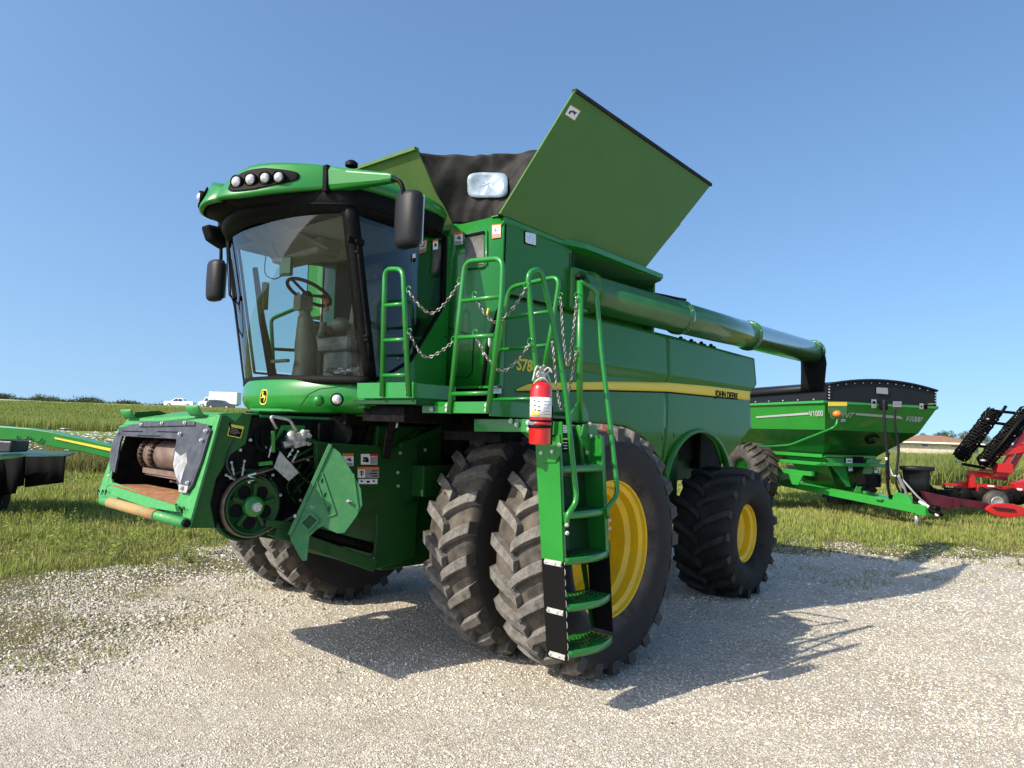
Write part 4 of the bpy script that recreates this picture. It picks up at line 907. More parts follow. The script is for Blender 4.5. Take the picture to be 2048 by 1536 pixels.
# ---- cab
def wx(y, z):  # windshield surface x at (y, z)
    t_ = (z-2.32)/(3.66-2.32); xc = 1.84+.22*t_; xk = 1.52+.26*t_
    return xc-(xc-xk)*(abs(y)/.95)**2.4
rows = [[V3((wx(y, z), y, z)) for y in np.linspace(-.95, .95, 33)] for z in np.linspace(2.33, 3.64, 14)]
ws = part(MB().grid(rows), 'windshield', M['glass'])
b = MB(); b.grid([[V3((wx(y, 2.33)+.012, y, 2.30+dz)) for y in np.linspace(-.96, .96, 33)] for dz in (-.03, 0, .035)]); part(b, 'windshield_seal', M['ink'], ws, solid=.02)
b = MB()
for s in (1, -1):
    for y0, y1 in ((.90, .965),):
        b.grid([[V3((wx(.95, z)+dx, s*yy, z)) for dx, yy in ((.03, .88), (.02, .94), (-.02, .968), (-.07, .968))] for z in np.linspace(2.3, 3.68, 12)])
part(b, 'cab_pillar', M['black'], solid=.03)
b = MB(); b.tube([(wx(.97, z)+.012, .995, z) for z in np.linspace(2.45, 3.35, 8)], .014, 8); 
for z in (2.62, 2.65, 3.30, 3.38): b.cyl((wx(.97, z)+.012, .96, z), (wx(.97, z)+.012, 1.01, z), .02, 8)
part(b, 'grab_bar', M['blackm'])
CXr = .70
# door glass (left), right side glass
dg = [V3((wx(.95, 2.33)-.07, .955, 2.33)), P(765, 755, 'y', .955), P(820, 722, 'y', .955), P(886, 612, 'y', .955), V3((CXr+.06, .955, 3.64)), V3((wx(.95, 3.64)-.07, .955, 3.64))]
b = MB(); b.slab(dg, (0, -.006, 0)); dgl = part(b, 'door_glass', M['glassd'])
b = MB(); lp = [V3((wx(.95, 2.33)-.04, .95, 2.10))]+[dg[0], dg[1], dg[2], dg[3], V3((CXr, .95, 3.05)), V3((CXr, .95, 2.10))]
b.slab([dg[1]+V3((0, .002, 0)), dg[2]+V3((0, .002, 0)), dg[3]+V3((0, .002, 0)), V3((CXr+.02, .957, 3.05)), V3((CXr+.02, .957, 2.12)), V3((dg[1].x, .957, 2.12))], (0, -.03, 0)); part(b, 'door_lower_panel', M['green'], bevel=.006)
b = MB(); pl_ = [dg[0], dg[1], dg[2], dg[3]]
for k in range(3): b.beam(pl_[k]+V3((0, .003, 0)), pl_[k+1]+V3((0, .003, 0)), .02, .02, (0, 1, 0))
b.beam(dg[4], dg[3], .03, .04, (0, 1, 0)); b.beam(dg[4]+V3((0, .0, .0)), dg[5], .03, .03, (0, 1, 0)); part(b, 'door_seal_strip', M['ink'], dgl)
b = MB(); b.box(P(712, 482, 'y', .975), (.16, .02, .055)); part(b, 'door_handle', M['black'], dgl, bevel=.02)
decal([P(866, 480, 'y', .96), P(876, 478, 'y', .96), P(876, 498, 'y', .96), P(866, 500, 'y', .96)], 'white', parent=dgl, bands=[(0, 0, 1, .2, 'orange'), (.3, .4, .7, .7, 'ink')])
decal([P(825, 508, 'y', .96), P(831, 507, 'y', .96), P(831, 524, 'y', .96), P(825, 525, 'y', .96)], 'white', parent=dgl, bands=[(0, .5, 1, 1, 'ink')])
b = MB(); b.slab([V3((wx(.95, 2.6)-.1, -.955, 2.45)), V3((CXr+.1, -.955, 2.45)), V3((CXr+.1, -.955, 3.60)), V3((wx(.95, 3.6)-.1, -.955, 3.6))], (0, .006, 0)); rg = part(b, 'side_glass', M['glass'])
b = MB()
rq = [V3((wx(.95, 2.4)-.08, -.95, 2.42)), V3((CXr+.03, -.95, 2.42)), V3((CXr+.03, -.95, 3.62)), V3((wx(.95, 3.62)-.08, -.95, 3.62))]
for k in range(4): b.beam(rq[k], rq[(k+1) % 4], .02, .022, (0, 1, 0))
part(b, 'side_glass_frame', M['interior'], rg)
b = MB(); b.bb((CXr-.03, -.93, 2.12), (CXr+.03, .95, 2.75)); b.bb((CXr-.03, -.93, 2.75), (CXr+.03, -.72, 3.66)); b.bb((CXr-.03, .90, 2.75), (CXr+.03, .95, 3.66)); b.bb((CXr-.04, -.72, 2.75), (CXr+.0, .9, 3.66)); part(b, 'cab_rear_wall', M['green'], bevel=.01)
b = MB(); b.bb((CXr+.031, -.70, 2.78), (CXr+.036, .88, 3.60)); part(b, 'rear_window', M['black'])
b = MB(); b.bb((CXr, -.93, 2.12), (1.50, .93, 2.20)); part(b, 'cab_floor', M['interior'])
# nose below the windshield
def nx(y, z):
    xc = 1.90-.10*max(0, (2.13-z)/.15)-.02*max(0, (z-2.2)/.13); xk = 1.42
    return xc-(xc-xk)*(abs(y)/1.0)**2.3
ys_ = list(np.linspace(-.99, .99, 41))
zz = lambda y, t_: (2.02+.02*abs(y))+t_*(2.30-(2.02+.02*abs(y)))
rows = []
for t_ in (0, .06, .2, .38, .55, .72, .88, .97, 1):
    inset = .10*(1-t_/.38)**2 if t_ < .38 else (.03*((t_-.7)/.3)**2 if t_ > .7 else 0)
    rows.append([V3((nx(y, 2.2)-inset, y*(1-inset*.3), zz(y, t_))) for y in ys_])
rows.append([V3((wx(y*.93, 2.33)-.02, y*.93, 2.315)) for y in ys_])
nose = part(MB().grid(rows), 'cab_nose', M['green'], solid=.015)
b = MB(); b.slab([(1.40, -.93, 2.04), (1.86, -.25, 2.04), (1.86, .25, 2.04), (1.40, .93, 2.04)], (0, 0, .02)); b.bb((.65, -.95, 2.02), (1.45, .96, 2.12)); part(b, 'cab_underside', M['green'])
# dark swoosh with lamp on the nose
b = MB(); sw = [(604, 808), (620, 788), (640, 779), (706, 771), (712, 776), (712, 808), (650, 812), (626, 814)]
np_ = V3((.62, .78, 0)).normalized(); lc = PL(674, 799, (nx(.78, 2.18), .78, 2.18), np_)
def onnose(x, y, off=.004):
    # march the ray onto the nose surface
    d = ray(x, y); t_ = 2.0
    for k in range(600):
        p = CAM+d*t_
        if abs(p.y) < .99 and p.x < nx(p.y, 2.2)+off: return p
        t_ += .006
    return CAM+d*t_
b = MB(); b.lathe([(-.03, .05), (.004, .052), (.012, .048), (.012, .040)], onnose(674, 799), np_, 28); part(b, 'lamp_bezel', M['black'], nose)
b = MB(); b.ball(onnose(674, 799)+np_*.0, .040, 20, (1, 1, 1)); part(b, 'nose_lamp', M['lens'], nose)
b = MB(); b.ball(onnose(637, 801)-np_*.02, .045, 16); part(b, 'nose_boss', M['green'], nose)
pts = [onnose(x, y, .006) for x, y in ((600, 813), (618, 788), (640, 778), (704, 771), (700, 795), (690, 810), (640, 812))]
b = MB(); 
for k in range(3): b.beam(pts[k], pts[k+1], .008, .004, np_)
part(b, 'nose_crease', M['dkgreen'], nose)
# leaping deer badge
bc = onnose(528, 794, .012); bn = V3((1, .10, .08)).normalized(); bx = V3((0, 1, 0)); bx = (bx-bn*bx.dot(bn)).normalized(); by = bn.cross(bx)
def badge(scale, m, name, off, th=.006):
    pts = []
    for k in range(40):
        a = 2*math.pi*k/40; c_, s_ = math.cos(a), math.sin(a); f = 1/(abs(c_)**3.2+abs(s_)**3.2)**(1/3.2); pts.append(bc+bx*(.043*scale*c_*f)+by*(.060*scale*s_*f)*(1.0 if s_ > 0 else 1.0)+bn*off)
    b = MB(); b.slab(pts, -bn*th); return part(b, name, m, nose)
badge(1.0, M['ydecal'], 'badge_rim', .004); badge(.86, M['ink'], 'badge_field', .0055)
deer = [(-.030, .0), (-.022, .010), (-.008, .010), (.004, .016), (.010, .026), (.006, .034), (.000, .040), (.004, .041), (.009, .036), (.008, .043), (.012, .043), (.014, .034), (.020, .031), (.026, .025), (.024, .022), (.017, .022), (.014, .012), (.014, .004), (.024, -.004), (.026, -.012), (.022, -.012), (.019, -.006), (.010, -.006), (.000, -.004), (-.010, -.006), (-.016, -.016), (-.012, -.030), (-.016, -.040), (-.020, -.040), (-.018, -.030), (-.024, -.016), (-.024, -.006), (-.030, -.006)]
b = MB(); b.slab([bc+bx*(-x*.95)+by*y+bn*.0075 for x, y in deer], -bn*.003); part(b, 'badge_deer', M['ydecal'], nose)
# ---- roof
yl = [0, .08, .18, .30, .45, .60, .75, .84]
fxT = [2.30, 2.34, 2.34, 2.28, 2.20, 2.10, 1.98, 1.90]; fzT = [3.84, 3.86, 3.88, 3.95, 3.97, 3.97, 3.96, 3.95]
fxB = [2.36, 2.42, 2.42, 2.38, 2.30, 2.18, 2.00, 1.90]; fzB = [3.735, 3.715, 3.705, 3.70, 3.712, 3.738, 3.775, 3.79]
roofo = None
_dT = curve([V3((a_, b_, c_)) for a_, b_, c_ in zip(fxT, yl, fzT)], 6); _dB = curve([V3((a_, b_, c_)) for a_, b_, c_ in zip(fxB, yl, fzB)], 6)
def fasc(u, v):
    f = lambda D, k: float(np.interp(u, [q.y for q in D], [q[k] for q in D]))
    return f(_dT, 0)*(1-v)+f(_dB, 0)*v, f(_dT, 2)*(1-v)+f(_dB, 2)*v
for s in (1, -1):
    T_ = [V3((x, s*y, z)) for x, y, z in zip(fxT, yl, fzT)]; B_ = [V3((x, s*y, z)) for x, y, z in zip(fxB, yl, fzB)]
    rows = []
    for a_, c_ in zip(T_, B_):
        rows.append([a_+V3((-.30, 0, .015)), a_+V3((-.12, 0, .012)), a_, a_.lerp(c_, .08)+V3((.004, 0, 0)), a_.lerp(c_, .5)+V3((-.0, 0, 0)), a_.lerp(c_, .92)+V3((.004, 0, 0)), c_, c_+V3((-.03, 0, -.004))])
    pass
    rows = list(map(list, zip(*[curve(list(c_), 4) for c_ in zip(*rows)])))
    b = MB().grid(rows if s < 0 else [r_[::-1] for r_ in rows], True); o = part(b, 'roof_fascia', M['green'], solid=.012)
    if roofo is None: roofo = o
    # recess box with round lamps
    b = MB(); rec = []
    for t_ in (.001, .2, .4, .6, .8, .93, 1):
        row = []
        for k in range(36):
            a = 2*math.pi*k/36; c_, s_ = math.cos(a), math.sin(a); f_ = t_/(abs(c_)**4+abs(s_)**4)**.25; u = .46+.235*c_*f_; v = .52+.36*s_*f_*(1-.45*max(0, c_*min(1, f_)))
            x, z = fasc(max(0, u), v)
            row.append(V3((x+.032, s*u, z)))
        rec.append(row)
    b.grid(rec, True, True); part(b, 'lamp_recess', M['ink'], o, solid=.004)
    for (u, sc) in (((.28, 1.0), (.39, 1.0), (.49, .92), (.575, .92)) if s > 0 else ((.32, 1.0), (.45, 1.0), (.57, .9))):
        x, z = fasc(u+.02, .56)
        p = V3((x+.045, s*(u+.02), z)); n_ = V3((1, s*(.25+u*.5), -.10)).normalized()
        b = MB(); b.lathe([(-.06, .035), (-.02, .052), (.012, .054), (.014, .047)], p, n_, 24); h_ = part(b, 'work_light', M['black'], o)
        b = MB(); b.ball(p-n_*.012, .0465*sc, 20); part(b, 'lamp_glass', M['lens'], h_) if False else part(b, 'lamp_glass', M['lens'], o)
    # wing (hand rail cover) reaching out to the mirror
    w0T, w0B = V3((1.93, s*.85, 3.955)), V3((1.92, s*.85, 3.765)); w1T, w1B = V3((1.70, s*1.36, 3.855)), V3((1.70, s*1.36, 3.79))
    b = MB(); rows = []
    for t_ in (0, .03, .3, .6, .85, .95, 1):
        a_ = w0T.lerp(w1T, t_); c_ = w0B.lerp(w1B, t_); k_ = 1 if .02 < t_ < .97 else .8; mm = (a_+c_)/2; a_ = mm+(a_-mm)*k_; c_ = mm+(c_-mm)*k_; th_ = .10*(1-t_*.5)
        rows.append([a_+V3((-th_, 0, 0)), a_, a_.lerp(c_, .2)+V3((.015, s*.01, 0)), a_.lerp(c_, .8)+V3((.012, s*.008, 0)), c_, c_+V3((-th_, 0, 0))])
    b.grid(rows if s < 0 else [r_[::-1] for r_ in rows], False, True); b.f.append(tuple(range(len(b.v)-6, len(b.v)))); b.sm.append(False)
    b.f.append(tuple(range(0, 6))); b.sm.append(False); part(b, 'roof_wing', M['green'], bevel=.008)
    b = MB(); b.beam((1.935, s*.845, 3.955), (1.93, s*.845, 3.75), .035, .05, (0, 1, 0)); part(b, 'joint_strip', M['black'])
# roof shell
outl = [(2.25, .0), (2.15, .45), (1.92, .85), (1.72, 1.02), (1.2, 1.07), (.86, 1.04), (.70, .85), (.66, .4), (.66, 0)]
full = [(x, y) for x, y in outl]+[(x, -y) for x, y in outl[-2:0:-1]]
full = [(p.x, p.y) for p in curve([(x, y, 0) for x, y in full], 4, True)]
rows = []
for sc, z in ((.0, 3.99), (.5, 3.985), (.80, 3.965), (.93, 3.935), (.98, 3.89), (1.0, 3.84), (.995, 3.805), (.95, 3.79)):
    rows.append([V3((1.4+(x-1.4)*sc, y*sc, z-(.0 if x > 1.6 else .02*(1.6-x)))) for x, y in full])
part(MB().grid(rows[::-1], True, True), 'cab_roof', M['green'])
b = MB(); b.add([V3((1.4+(x-1.4)*.975, y*.975, 3.672-.02*max(0, 1.6-x))) for x, y in full], [tuple(range(len(full)))]); part(b, 'roof_underside', M['ink'], solid=.01)
b = MB(); b.grid([[V3((1.4+(x-1.4)*sc, y*sc, z)) for x, y in full] for sc, z in ((.97, 3.80), (.985, 3.77), (.965, 3.66), (.93, 3.60), (.80, 3.585))], True, True); part(b, 'roof_gutter', M['black'])
b = MB(); b.grid([[V3((float(np.interp(abs(y), yl, fxB))-.05, y, float(np.interp(abs(y), yl, fzB))-.012)), V3((float(np.interp(abs(y), yl, fxB))-.2, y, 3.675)), V3((1.85-.1*abs(y), y, 3.665))] for y in np.linspace(-.82, .82, 19)]); part(b, 'visor_underside', M['ink'], solid=.01)
b = MB(); b.grid([[V3((x, y, 3.60+.02*math.sin(x*3))) for y in np.linspace(-.88, .88, 9)] for x in np.linspace(.75, 1.80, 9)]); part(b, 'headliner', M['headliner'])
b = MB(); b.grid([[V3((wx(y, z)-.03-.25*(k/6)**2, y*(1-.02*k), z+.0)) for y in np.linspace(-.86, .86, 17)] for k, z in enumerate(np.linspace(3.62, 3.34, 7))]); b_ = None
b = MB(); b.lathe([(0, .055), (.03, .055), (.05, .03), (.05, 0)], P(703, 333, 'y', .45), (0, 0, 1), 20); b.cyl(P(703, 333, 'y', .45)-V3((0, 0, .12)), P(703, 333, 'y', .45), .02, 10); part(b, 'gps_antenna', M['black'])
b = MB(); b.slab([V3((1.95, -.35, 3.58)), V3((1.95, .15, 3.60)), V3((1.50, .30, 3.44)), V3((1.5, -.55, 3.42))], (0, 0, .05)); b.bb((1.35, -.5, 3.42), (1.6, .25, 3.58)); part(b, 'overhead_console', M['interior'], bevel=.04)
# wipers and their arms
def tubep(pts, r, name, m, parent=CH, n=8): return part(MB().tube(pts, r, n), name, M[m], parent)
W = lambda x, y, v: P(x, y, 'x', v)
wa = [(465, 432, 2.0), (457, 470, 1.98), (461, 590, 1.92), (478, 610, 1.88), (497, 694, 1.80)]
tubep([W(*a) for a in wa], .008, 'wiper_arm', 'black'); tubep([W(469, 493, 1.93), W(474, 570, 1.88), W(495, 695, 1.80)], .007, 'wiper_blade', 'black')
tubep([W(452, 470, 1.98), W(458, 590, 1.93), W(465, 598, 1.93), W(478, 660, 1.86), W(497, 695, 1.8)], .005, 'wiper_arm', 'black')
b = MB(); b.ball(W(468, 597, 1.92), .022, 12, (1, 1, 1.2)); part(b, 'washer_nozzle', M['black'])
# mirrors
def mirror(s, arm, cpos, w_, h_, tilt):
    e = V3(cpos); b = MB(); rows = []
    for t_, k in ((0, .0), (0, .72), (.04, .90), (.12, 1), (.5, 1.02), (.88, .98), (.96, .88), (1, .7), (1, 0)):
        z = e.z+h_*(.5-t_); rows.append([V3((e.x+w_*.36*k*math.cos(a)*(1 if math.cos(a) > 0 else .35), e.y+w_*.5*k*(abs(math.sin(a))**.75*(1 if math.sin(a) > 0 else -1)), z+tilt*(0))) for a in [2*math.pi*q/28 for q in range(28)]])
    b.grid(rows, True, True); o = part(b, 'side_mirror', M['mirror'])
    b = MB(); b.bb((e.x-w_*.125-.012, e.y-w_*.42, e.z-h_*.44), (e.x-w_*.125, e.y+w_*.42, e.z+h_*.44)); part(b, 'mirror_glass', M['chrome'], o, bevel=.01)
    part(MB().tube(curve(arm, 6), .017, 12), 'mirror_arm', M['black'], o); return o
mc_ = P(820, 441, 'y', 1.47); mirror(1, [V3((1.70, 1.33, 3.82)), P(798, 362, 'y', 1.43), P(806, 378, 'y', 1.47), P(808, 400, 'y', 1.47)], mc_, .26, .42, 0)
mc2 = P(435, 562, 'y', -1.48); mirror(-1, [V3((1.70, -1.36, 3.82)), P(441, 490, 'y', -1.48)+V3((0, 0, .03)), P(442, 512, 'y', -1.48), P(441, 530, 'y', -1.48)], mc2, .26, .41, 0)
b = MB(); b.slab([P(x_, y_, 'y', -1.12) for x_, y_ in ((399, 452), (446, 462), (449, 492), (438, 501), (408, 482))], (0, .16, 0)); part(b, 'wing_end_cover', M['black'], bevel=.03)
# ---- interior
b = MB()
cb, ct = V3((1.52, .0, 2.22)), P(610, 632, 'y', .0)
b.tube(curve([cb, cb.lerp(ct, .35)+V3((-.03, 0, 0)), cb.lerp(ct, .7)+V3((-.02, 0, 0)), ct], 5), [.12, .118, .114, .11, .108, .105, .10, .10, .10, .098, .092, .085, .08, .07, .065, .06], 20); part(b, 'steering_column', M['interior'])
wc = P(618, 585, 'y', .0); wn = V3((-.45, .0, .9)).normalized(); wu = V3((0, 1, 0)); wv = wn.cross(wu)
b = MB(); b.tube([wc+(wu*math.cos(a)+wv*math.sin(a))*.205 for a in [2*math.pi*k/40 for k in range(40)]], .016, 10, closed=True)
for a in (.5, 2.64, 4.71): b.tube([wc-wn*.03, wc+(wu*math.cos(a)+wv*math.sin(a))*.2], .013, 8)
b.ball(wc-wn*.04, .05, 12); part(b, 'steering_wheel', M['blackm'])
b = MB(); b.box(wc-wn*.12, (.13, .11, .13)); b.tube([ct, wc-wn*.1], .05, 12); b.tube([wc-wn*.1, wc-wn*.06+V3((0, -.14, .06))], .012, 8); part(b, 'column_head', M['interior'], bevel=.02)
b = MB(); b.tube(curve([P(640, 592, 'y', .02), P(652, 600, 'y', .02), P(654, 622, 'y', .02)], 5), .018, 10); part(b, 'orange_lever', M['orange'])
b = MB(); mp = P(573, 533, 'y', -.15); b.box(mp, (.05, .12, .17), Matrix.Rotation(.3, 3, 'Z')); part(b, 'display_monitor', M['interior'], bevel=.01)
b = MB(); b.box(mp+V3((.028, .03, 0)), (.014, .10, .14), Matrix.Rotation(.5, 3, 'Z')); part(b, 'display_screen', M['green'])
hose([P(560, 515, 'y', -.15), P(548, 500, 'y', -.15), P(545, 480, 'y', -.15)], .01, 'monitor_bracket')
hose([P(533, 503, 'y', -.2), P(530, 545, 'y', -.2), P(548, 558, 'y', -.2), P(566, 550, 'y', -.2)], .005, 'monitor_cable')
b = MB(); b.box(P(530, 592, 'y', -.85), (.06, .05, .27)); part(b, 'pillar_speaker', M['interior'], bevel=.01)
b = MB(); b.tube([P(510, 535, 'y', -.88), P(524, 640, 'y', -.88), P(545, 752, 'y', -.88)], [.025, .032, .045], 10); part(b, 'inner_pillar', M['black'])
b = MB(); b.box((1.0, .0, 2.68), (.50, .50, .14)); b.box((.83, 0, 3.02), (.15, .46, .62), Matrix.Rotation(-.12, 3, 'Y')); b.box((.80, 0, 3.42), (.10, .28, .18)); b.box((1.0, 0, 2.45), (.4, .4, .35)); st_ = part(b, 'operator_seat', M['seat'], bevel=.05)
b = MB(); b.box((1.05, -.32, 2.84), (.45, .14, .09)); b.box((1.05, -.34, 2.6), (.3, .14, .4)); b.box((1.1, .33, 2.86), (.36, .08, .06)); b.box((1.02, .62, 2.55), (.5, .35, .35)); part(b, 'armrest_console', M['interior'], bevel=.03)
b = MB(); b.ball(P(683, 650, 'y', -.1), .09, 14, (1, 1.2, .8)); b.tube([P(648, 645, 'y', -.1), P(640, 675, 'y', -.1)], .03, 8); part(b, 'control_lever', M['interior'])
rnd = random.Random(4)
b = MB(); c0 = P(628, 745, 'y', .30)
b.grid([[c0+V3((-.35+.7*j/14*.0+.10*math.sin(i_*2.1+j), .0, 0))+V3((-.08*j/10, -.30+.60*i_/20, .03+.03*math.sin(i_*1.7+j*2.3)*rnd.random()+.035*(1-abs(j-5)/5))) for j in range(11)] for i_ in range(21)]); part(b, 'plastic_bag', M['paper'])
b = MB(); b.box(P(560, 722, 'y', -.1), (.03, .28, .03)); b.box((1.45, -.3, 2.25), (.25, .12, .05)); part(b, 'foot_pedal', M['interior'], bevel=.01)
# right-hand platform rail seen through the cab
RR_ = lambda x, y: P(x, y, 'y', -1.45)
tubep(roundpath([RR_(548, 760), RR_(542, 638), RR_(592, 617), RR_(660, 590), RR_(625, 730)], .05), .022, 'service_rail', 'green', n=12)
tubep([RR_(545, 698), RR_(620, 702)], .018, 'service_rail', 'dkgreen')
# ---- left platform, railings, ladder
pl = MB(); pl.slab([(1.70, 1.0, 2.14), (1.70, 1.74, 2.14), (1.50, 1.74, 2.14), (1.50, 2.28, 2.10), (1.1, 2.28, 2.10), (.35, 2.28, 2.10), (.35, 1.0, 2.14)], (0, 0, -.03)); plat = part(pl, 'platform_deck', M['dkgreen'])
XP = lambda x, y, v: P(x, y, 'x', v)
b = MB()
b.slab([XP(714, 766, 1.72), XP(826, 764, 1.72), XP(826, 796, 1.72), XP(714, 797, 1.72)], (-.012, 0, 0)); e = XP(826, 780, 1.72); b.bb((1.30, e.y-.012, 2.155), (1.72, e.y, 2.26))
part(b, 'kick_plate', M['green'], plat, bevel=.003)
b = MB(); b.slab([XP(844, 804, 1.52), XP(981, 803, 1.52), XP(981, 827, 1.52), XP(844, 826, 1.52)], (-.012, 0, 0)); e = XP(981, 815, 1.52); b.bb((.9, e.y-.012, 2.04), (1.52, e.y, 2.145)); part(b, 'kick_plate', M['green'], plat, bevel=.003)
b = MB(); b.slab([XP(948, 838, 1.30), XP(1060, 838, 1.30), XP(1075, 842, 1.30), XP(1072, 870, 1.30), XP(1048, 864, 1.30), XP(948, 863, 1.30)], (-.012, 0, 0)); b.bb((.5, 1.95, 1.94), (1.29, 1.97, 2.02)); part(b, 'kick_plate', M['green'], plat, bevel=.003)
bolts([XP(x, y, 1.73) for x, y in ((765, 775), (765, 783), (816, 776), (816, 784))]+[XP(x, y, 1.53) for x, y in ((864, 818), (895, 811), (895, 820), (974, 810), (974, 820))]+[XP(x, y, 1.31) for x, y in ((1022, 842), (1034, 849), (1057, 845), (1058, 858))], (1, 0, 0), .012, parent=plat)
b = MB(); b.bb((1.0, 1.0, 1.98), (1.60, 1.50, 2.10)); b.beam((1.45, 1.2, 2.08), (1.2, .82, 1.7), .06, .08); b.bb((.55, 1.0, 1.9), (.75, 2.2, 2.05)); b.bb((.95, 1.5, 1.86), (1.2, 2.1, 1.93)); part(b, 'platform_bracket', M['blackm'], plat, bevel=.006)
b = MB(); b.bb((1.60, 1.02, 2.08), (1.66, 1.10, 2.2)); part(b, 'pierced_bracket', M['green'], plat)
TR = .019
def rail(pts, r=.05, name='hand_rail', rad=TR, m='green', rungs=()):
    b = MB().tube(roundpath(pts, r, 7), rad, 14)
    for a_, c_ in rungs: b.cyl(a_, c_, rad*.82, 12)
    return part(b, name, M[m])
r1 = lambda x, y: XP(x, y, 1.735)
h1 = rail([r1(764, 793), r1(770, 538), r1(806, 538), r1(817, 792)], .075, rungs=[(r1(768, 611), r1(808, 608)), (r1(767, 681), r1(812, 679)), (r1(766, 751), r1(814, 750))])
r2 = lambda x, y: XP(x, y, 1.535)
h2 = rail([r2(898, 827), r2(922, 601), r2(930, 523), r2(1006, 516), r2(1003, 600), r2(976, 825)], .08, rungs=[(r2(922, 602), r2(1002, 593)), (r2(912, 675), r2(990, 671)), (r2(902, 788), r2(978, 786))])
r3 = lambda x, y: XP(x, y, .58)
h3 = rail([r3(985, 800), r3(1017, 575), r3(1120, 552), r3(1106, 640), r3(1078, 790)], .10, rungs=[(r3(1010, 636), r3(1104, 622)), (r3(996, 700), r3(1096, 690)), (r3(985, 799), r3(1080, 797))])
Y = lambda x, y, v: P(x, y, 'y', v)
# ladder hoops
rail([Y(1080, 850, 2.46), Y(1071, 735, 2.46), Y(1055, 545, 2.46), Y(1082, 537, 2.47), Y(1106, 645, 2.50), Y(1132, 790, 2.56), Y(1154, 1003, 2.64), Y(1133, 1032, 2.62), Y(1134, 1052, 2.60)], .07)
rail([Y(1159, 845, 2.35), Y(1160, 562, 2.35)], name='ladder_post', rad=.025)
rail([Y(1160, 562, 2.36), Y(1192, 580, 2.38), Y(1203, 705, 2.44), Y(1221, 855, 2.53), Y(1236, 990, 2.62), Y(1214, 1017, 2.60), Y(1215, 1035, 2.58)], .07)
b = MB(); c_ = Y(1161, 553, 2.35); b.lathe([(-.025, .02), (-.02, .042), (.005, .045), (.012, .03), (.014, 0)], c_, (0, 0, 1), 12); part(b, 'post_knob', M['black'])
# ladder
LX1, LX0 = 1.06, .50
def lad(z, inner=False):   # y of stringer edges at height z
    t_ = (1.90-z)/(1.90-.38); return (2.31+.17*t_) if inner else (2.53+.13*t_)
b = MB()
for xa, xb in ((LX1, LX1-.012), (LX0+.012, LX0)):
    zt, zb = 1.93, 1.06
    b.slab([(xa, lad(zt, 1), zt), (xa, lad(zt), zt), (xa, lad(zb), zb), (xa, lad(zb, 1), zb)], (xb-xa, 0, 0))
    b.slab([(xa, lad(zt), zt), (xa-.03 if xa > .8 else xa+.03, lad(zt), zt), (xa-.03 if xa > .8 else xa+.03, lad(zb), zb), (xa, lad(zb), zb)], (0, -.008, 0))
ldr = part(b, 'ladder_stringer', M['green'], bevel=.003)
b = MB(); b.slab([XP(1073, 890, LX1+.004), XP(1120, 868, LX1+.004), XP(1124, 905, LX1+.004), XP(1112, 925, LX1+.004), XP(1086, 925, LX1+.004), XP(1076, 905, LX1+.004)], (.008, 0, 0)); b.slab([(LX1, 2.05, 2.02), (LX1, 2.55, 2.02), (LX1, 2.56, 1.86), (LX1, 2.3, 1.86)], (-.01, 0, 0)); part(b, 'stringer_bracket', M['green'], ldr, bevel=.002)
b = MB()
for zt, zb in ((1.93, 1.66), (1.62, 1.36), (1.32, 1.06)): b.slab([(LX1-.01, lad(zt, 1)+.02, zt), (LX0+.01, lad(zt, 1)+.02, zt), (LX0+.01, lad(zb, 1)+.03, zb), (LX1-.01, lad(zb, 1)+.03, zb)], (0, -.008, 0))
part(b, 'riser_plate', M['dkgreen'], ldr)
def step(z, d, bulge, perf=True):
    yi = lad(z, 1); yo = lad(z); b = MB(); n = 14
    fr = [V3((LX1-.012-(LX1-LX0-.024)*k/n, yo+bulge*math.sin(math.pi*k/n), z)) for k in range(n+1)]; bk = [V3((p.x, yi-(.0 if not perf else .03*math.sin(math.pi*k/n)), z)) for k, p in enumerate(fr)]
    b.slab(fr+bk[::-1], (0, 0, -.006)); rows = [[p+V3((0, .001, .004)), p+V3((0, .001, -.045))] for p in fr]; b.grid(rows, True)
    if perf: b.grid([[p+V3((0, -.001, .004)), p+V3((0, -.001, -.04))] for p in bk], True)
    o = part(b, 'ladder_step', M['green'], ldr, solid=.005)
    b = MB(); rr_ = random.Random(int(z*100))
    for i_ in range(11):
        for j in range(4):
            x = LX1-.06-(LX1-LX0-.12)*i_/10; y = yi+.03+(yo-yi-.03+bulge*.6*math.sin(math.pi*i_/10))*j/3.6; b.lathe([(0, .014), (.007, .010)], (x, y, z+.001), (0, 0, 1), 8)
    b.build('tread_stud', M['dkgreen'], ldr)
    return o
for z, bu in ((Y(1160, 932, 2.55).z, .0), (Y(1160, 1022, 2.57).z, .03), (Y(1160, 1112, 2.6).z, .05), (Y(1180, 1198, 2.62).z, .06), (Y(1180, 1285, 2.63).z, .06)): step(z, .2, bu)
b = MB()
for xa in (LX1, LX0+.01):
    zt, zb = 1.07, .40 if xa > .8 else .50
    b.slab([(xa-.002, lad(zt, 1)+.0, zt), (xa-.002, lad(zt), zt), (xa-.002, lad(zb), zb), (xa-.002, lad(zb, 1), zb)], (-.008, 0, 0))
fl_ = part(b, 'rubber_flap', M['flap'], ldr)
b = MB()
for z in (1.045, .72, .43): 
    b.slab([(LX1, lad(z, 1)+.03, z+.018), (LX1, lad(z)-.02, z+.018), (LX1, lad(z)-.02, z-.018), (LX1, lad(z, 1)+.03, z-.018)], (.004, 0, 0))
    for t_ in (.2, .62, .85): y_ = lad(z, 1)*(1-t_)+lad(z)*t_; b.cyl((LX1+.004, y_, z), (LX1+.011, y_, z), .010, 8)
part(b, 'flap_clamp', M['steel'], fl_)
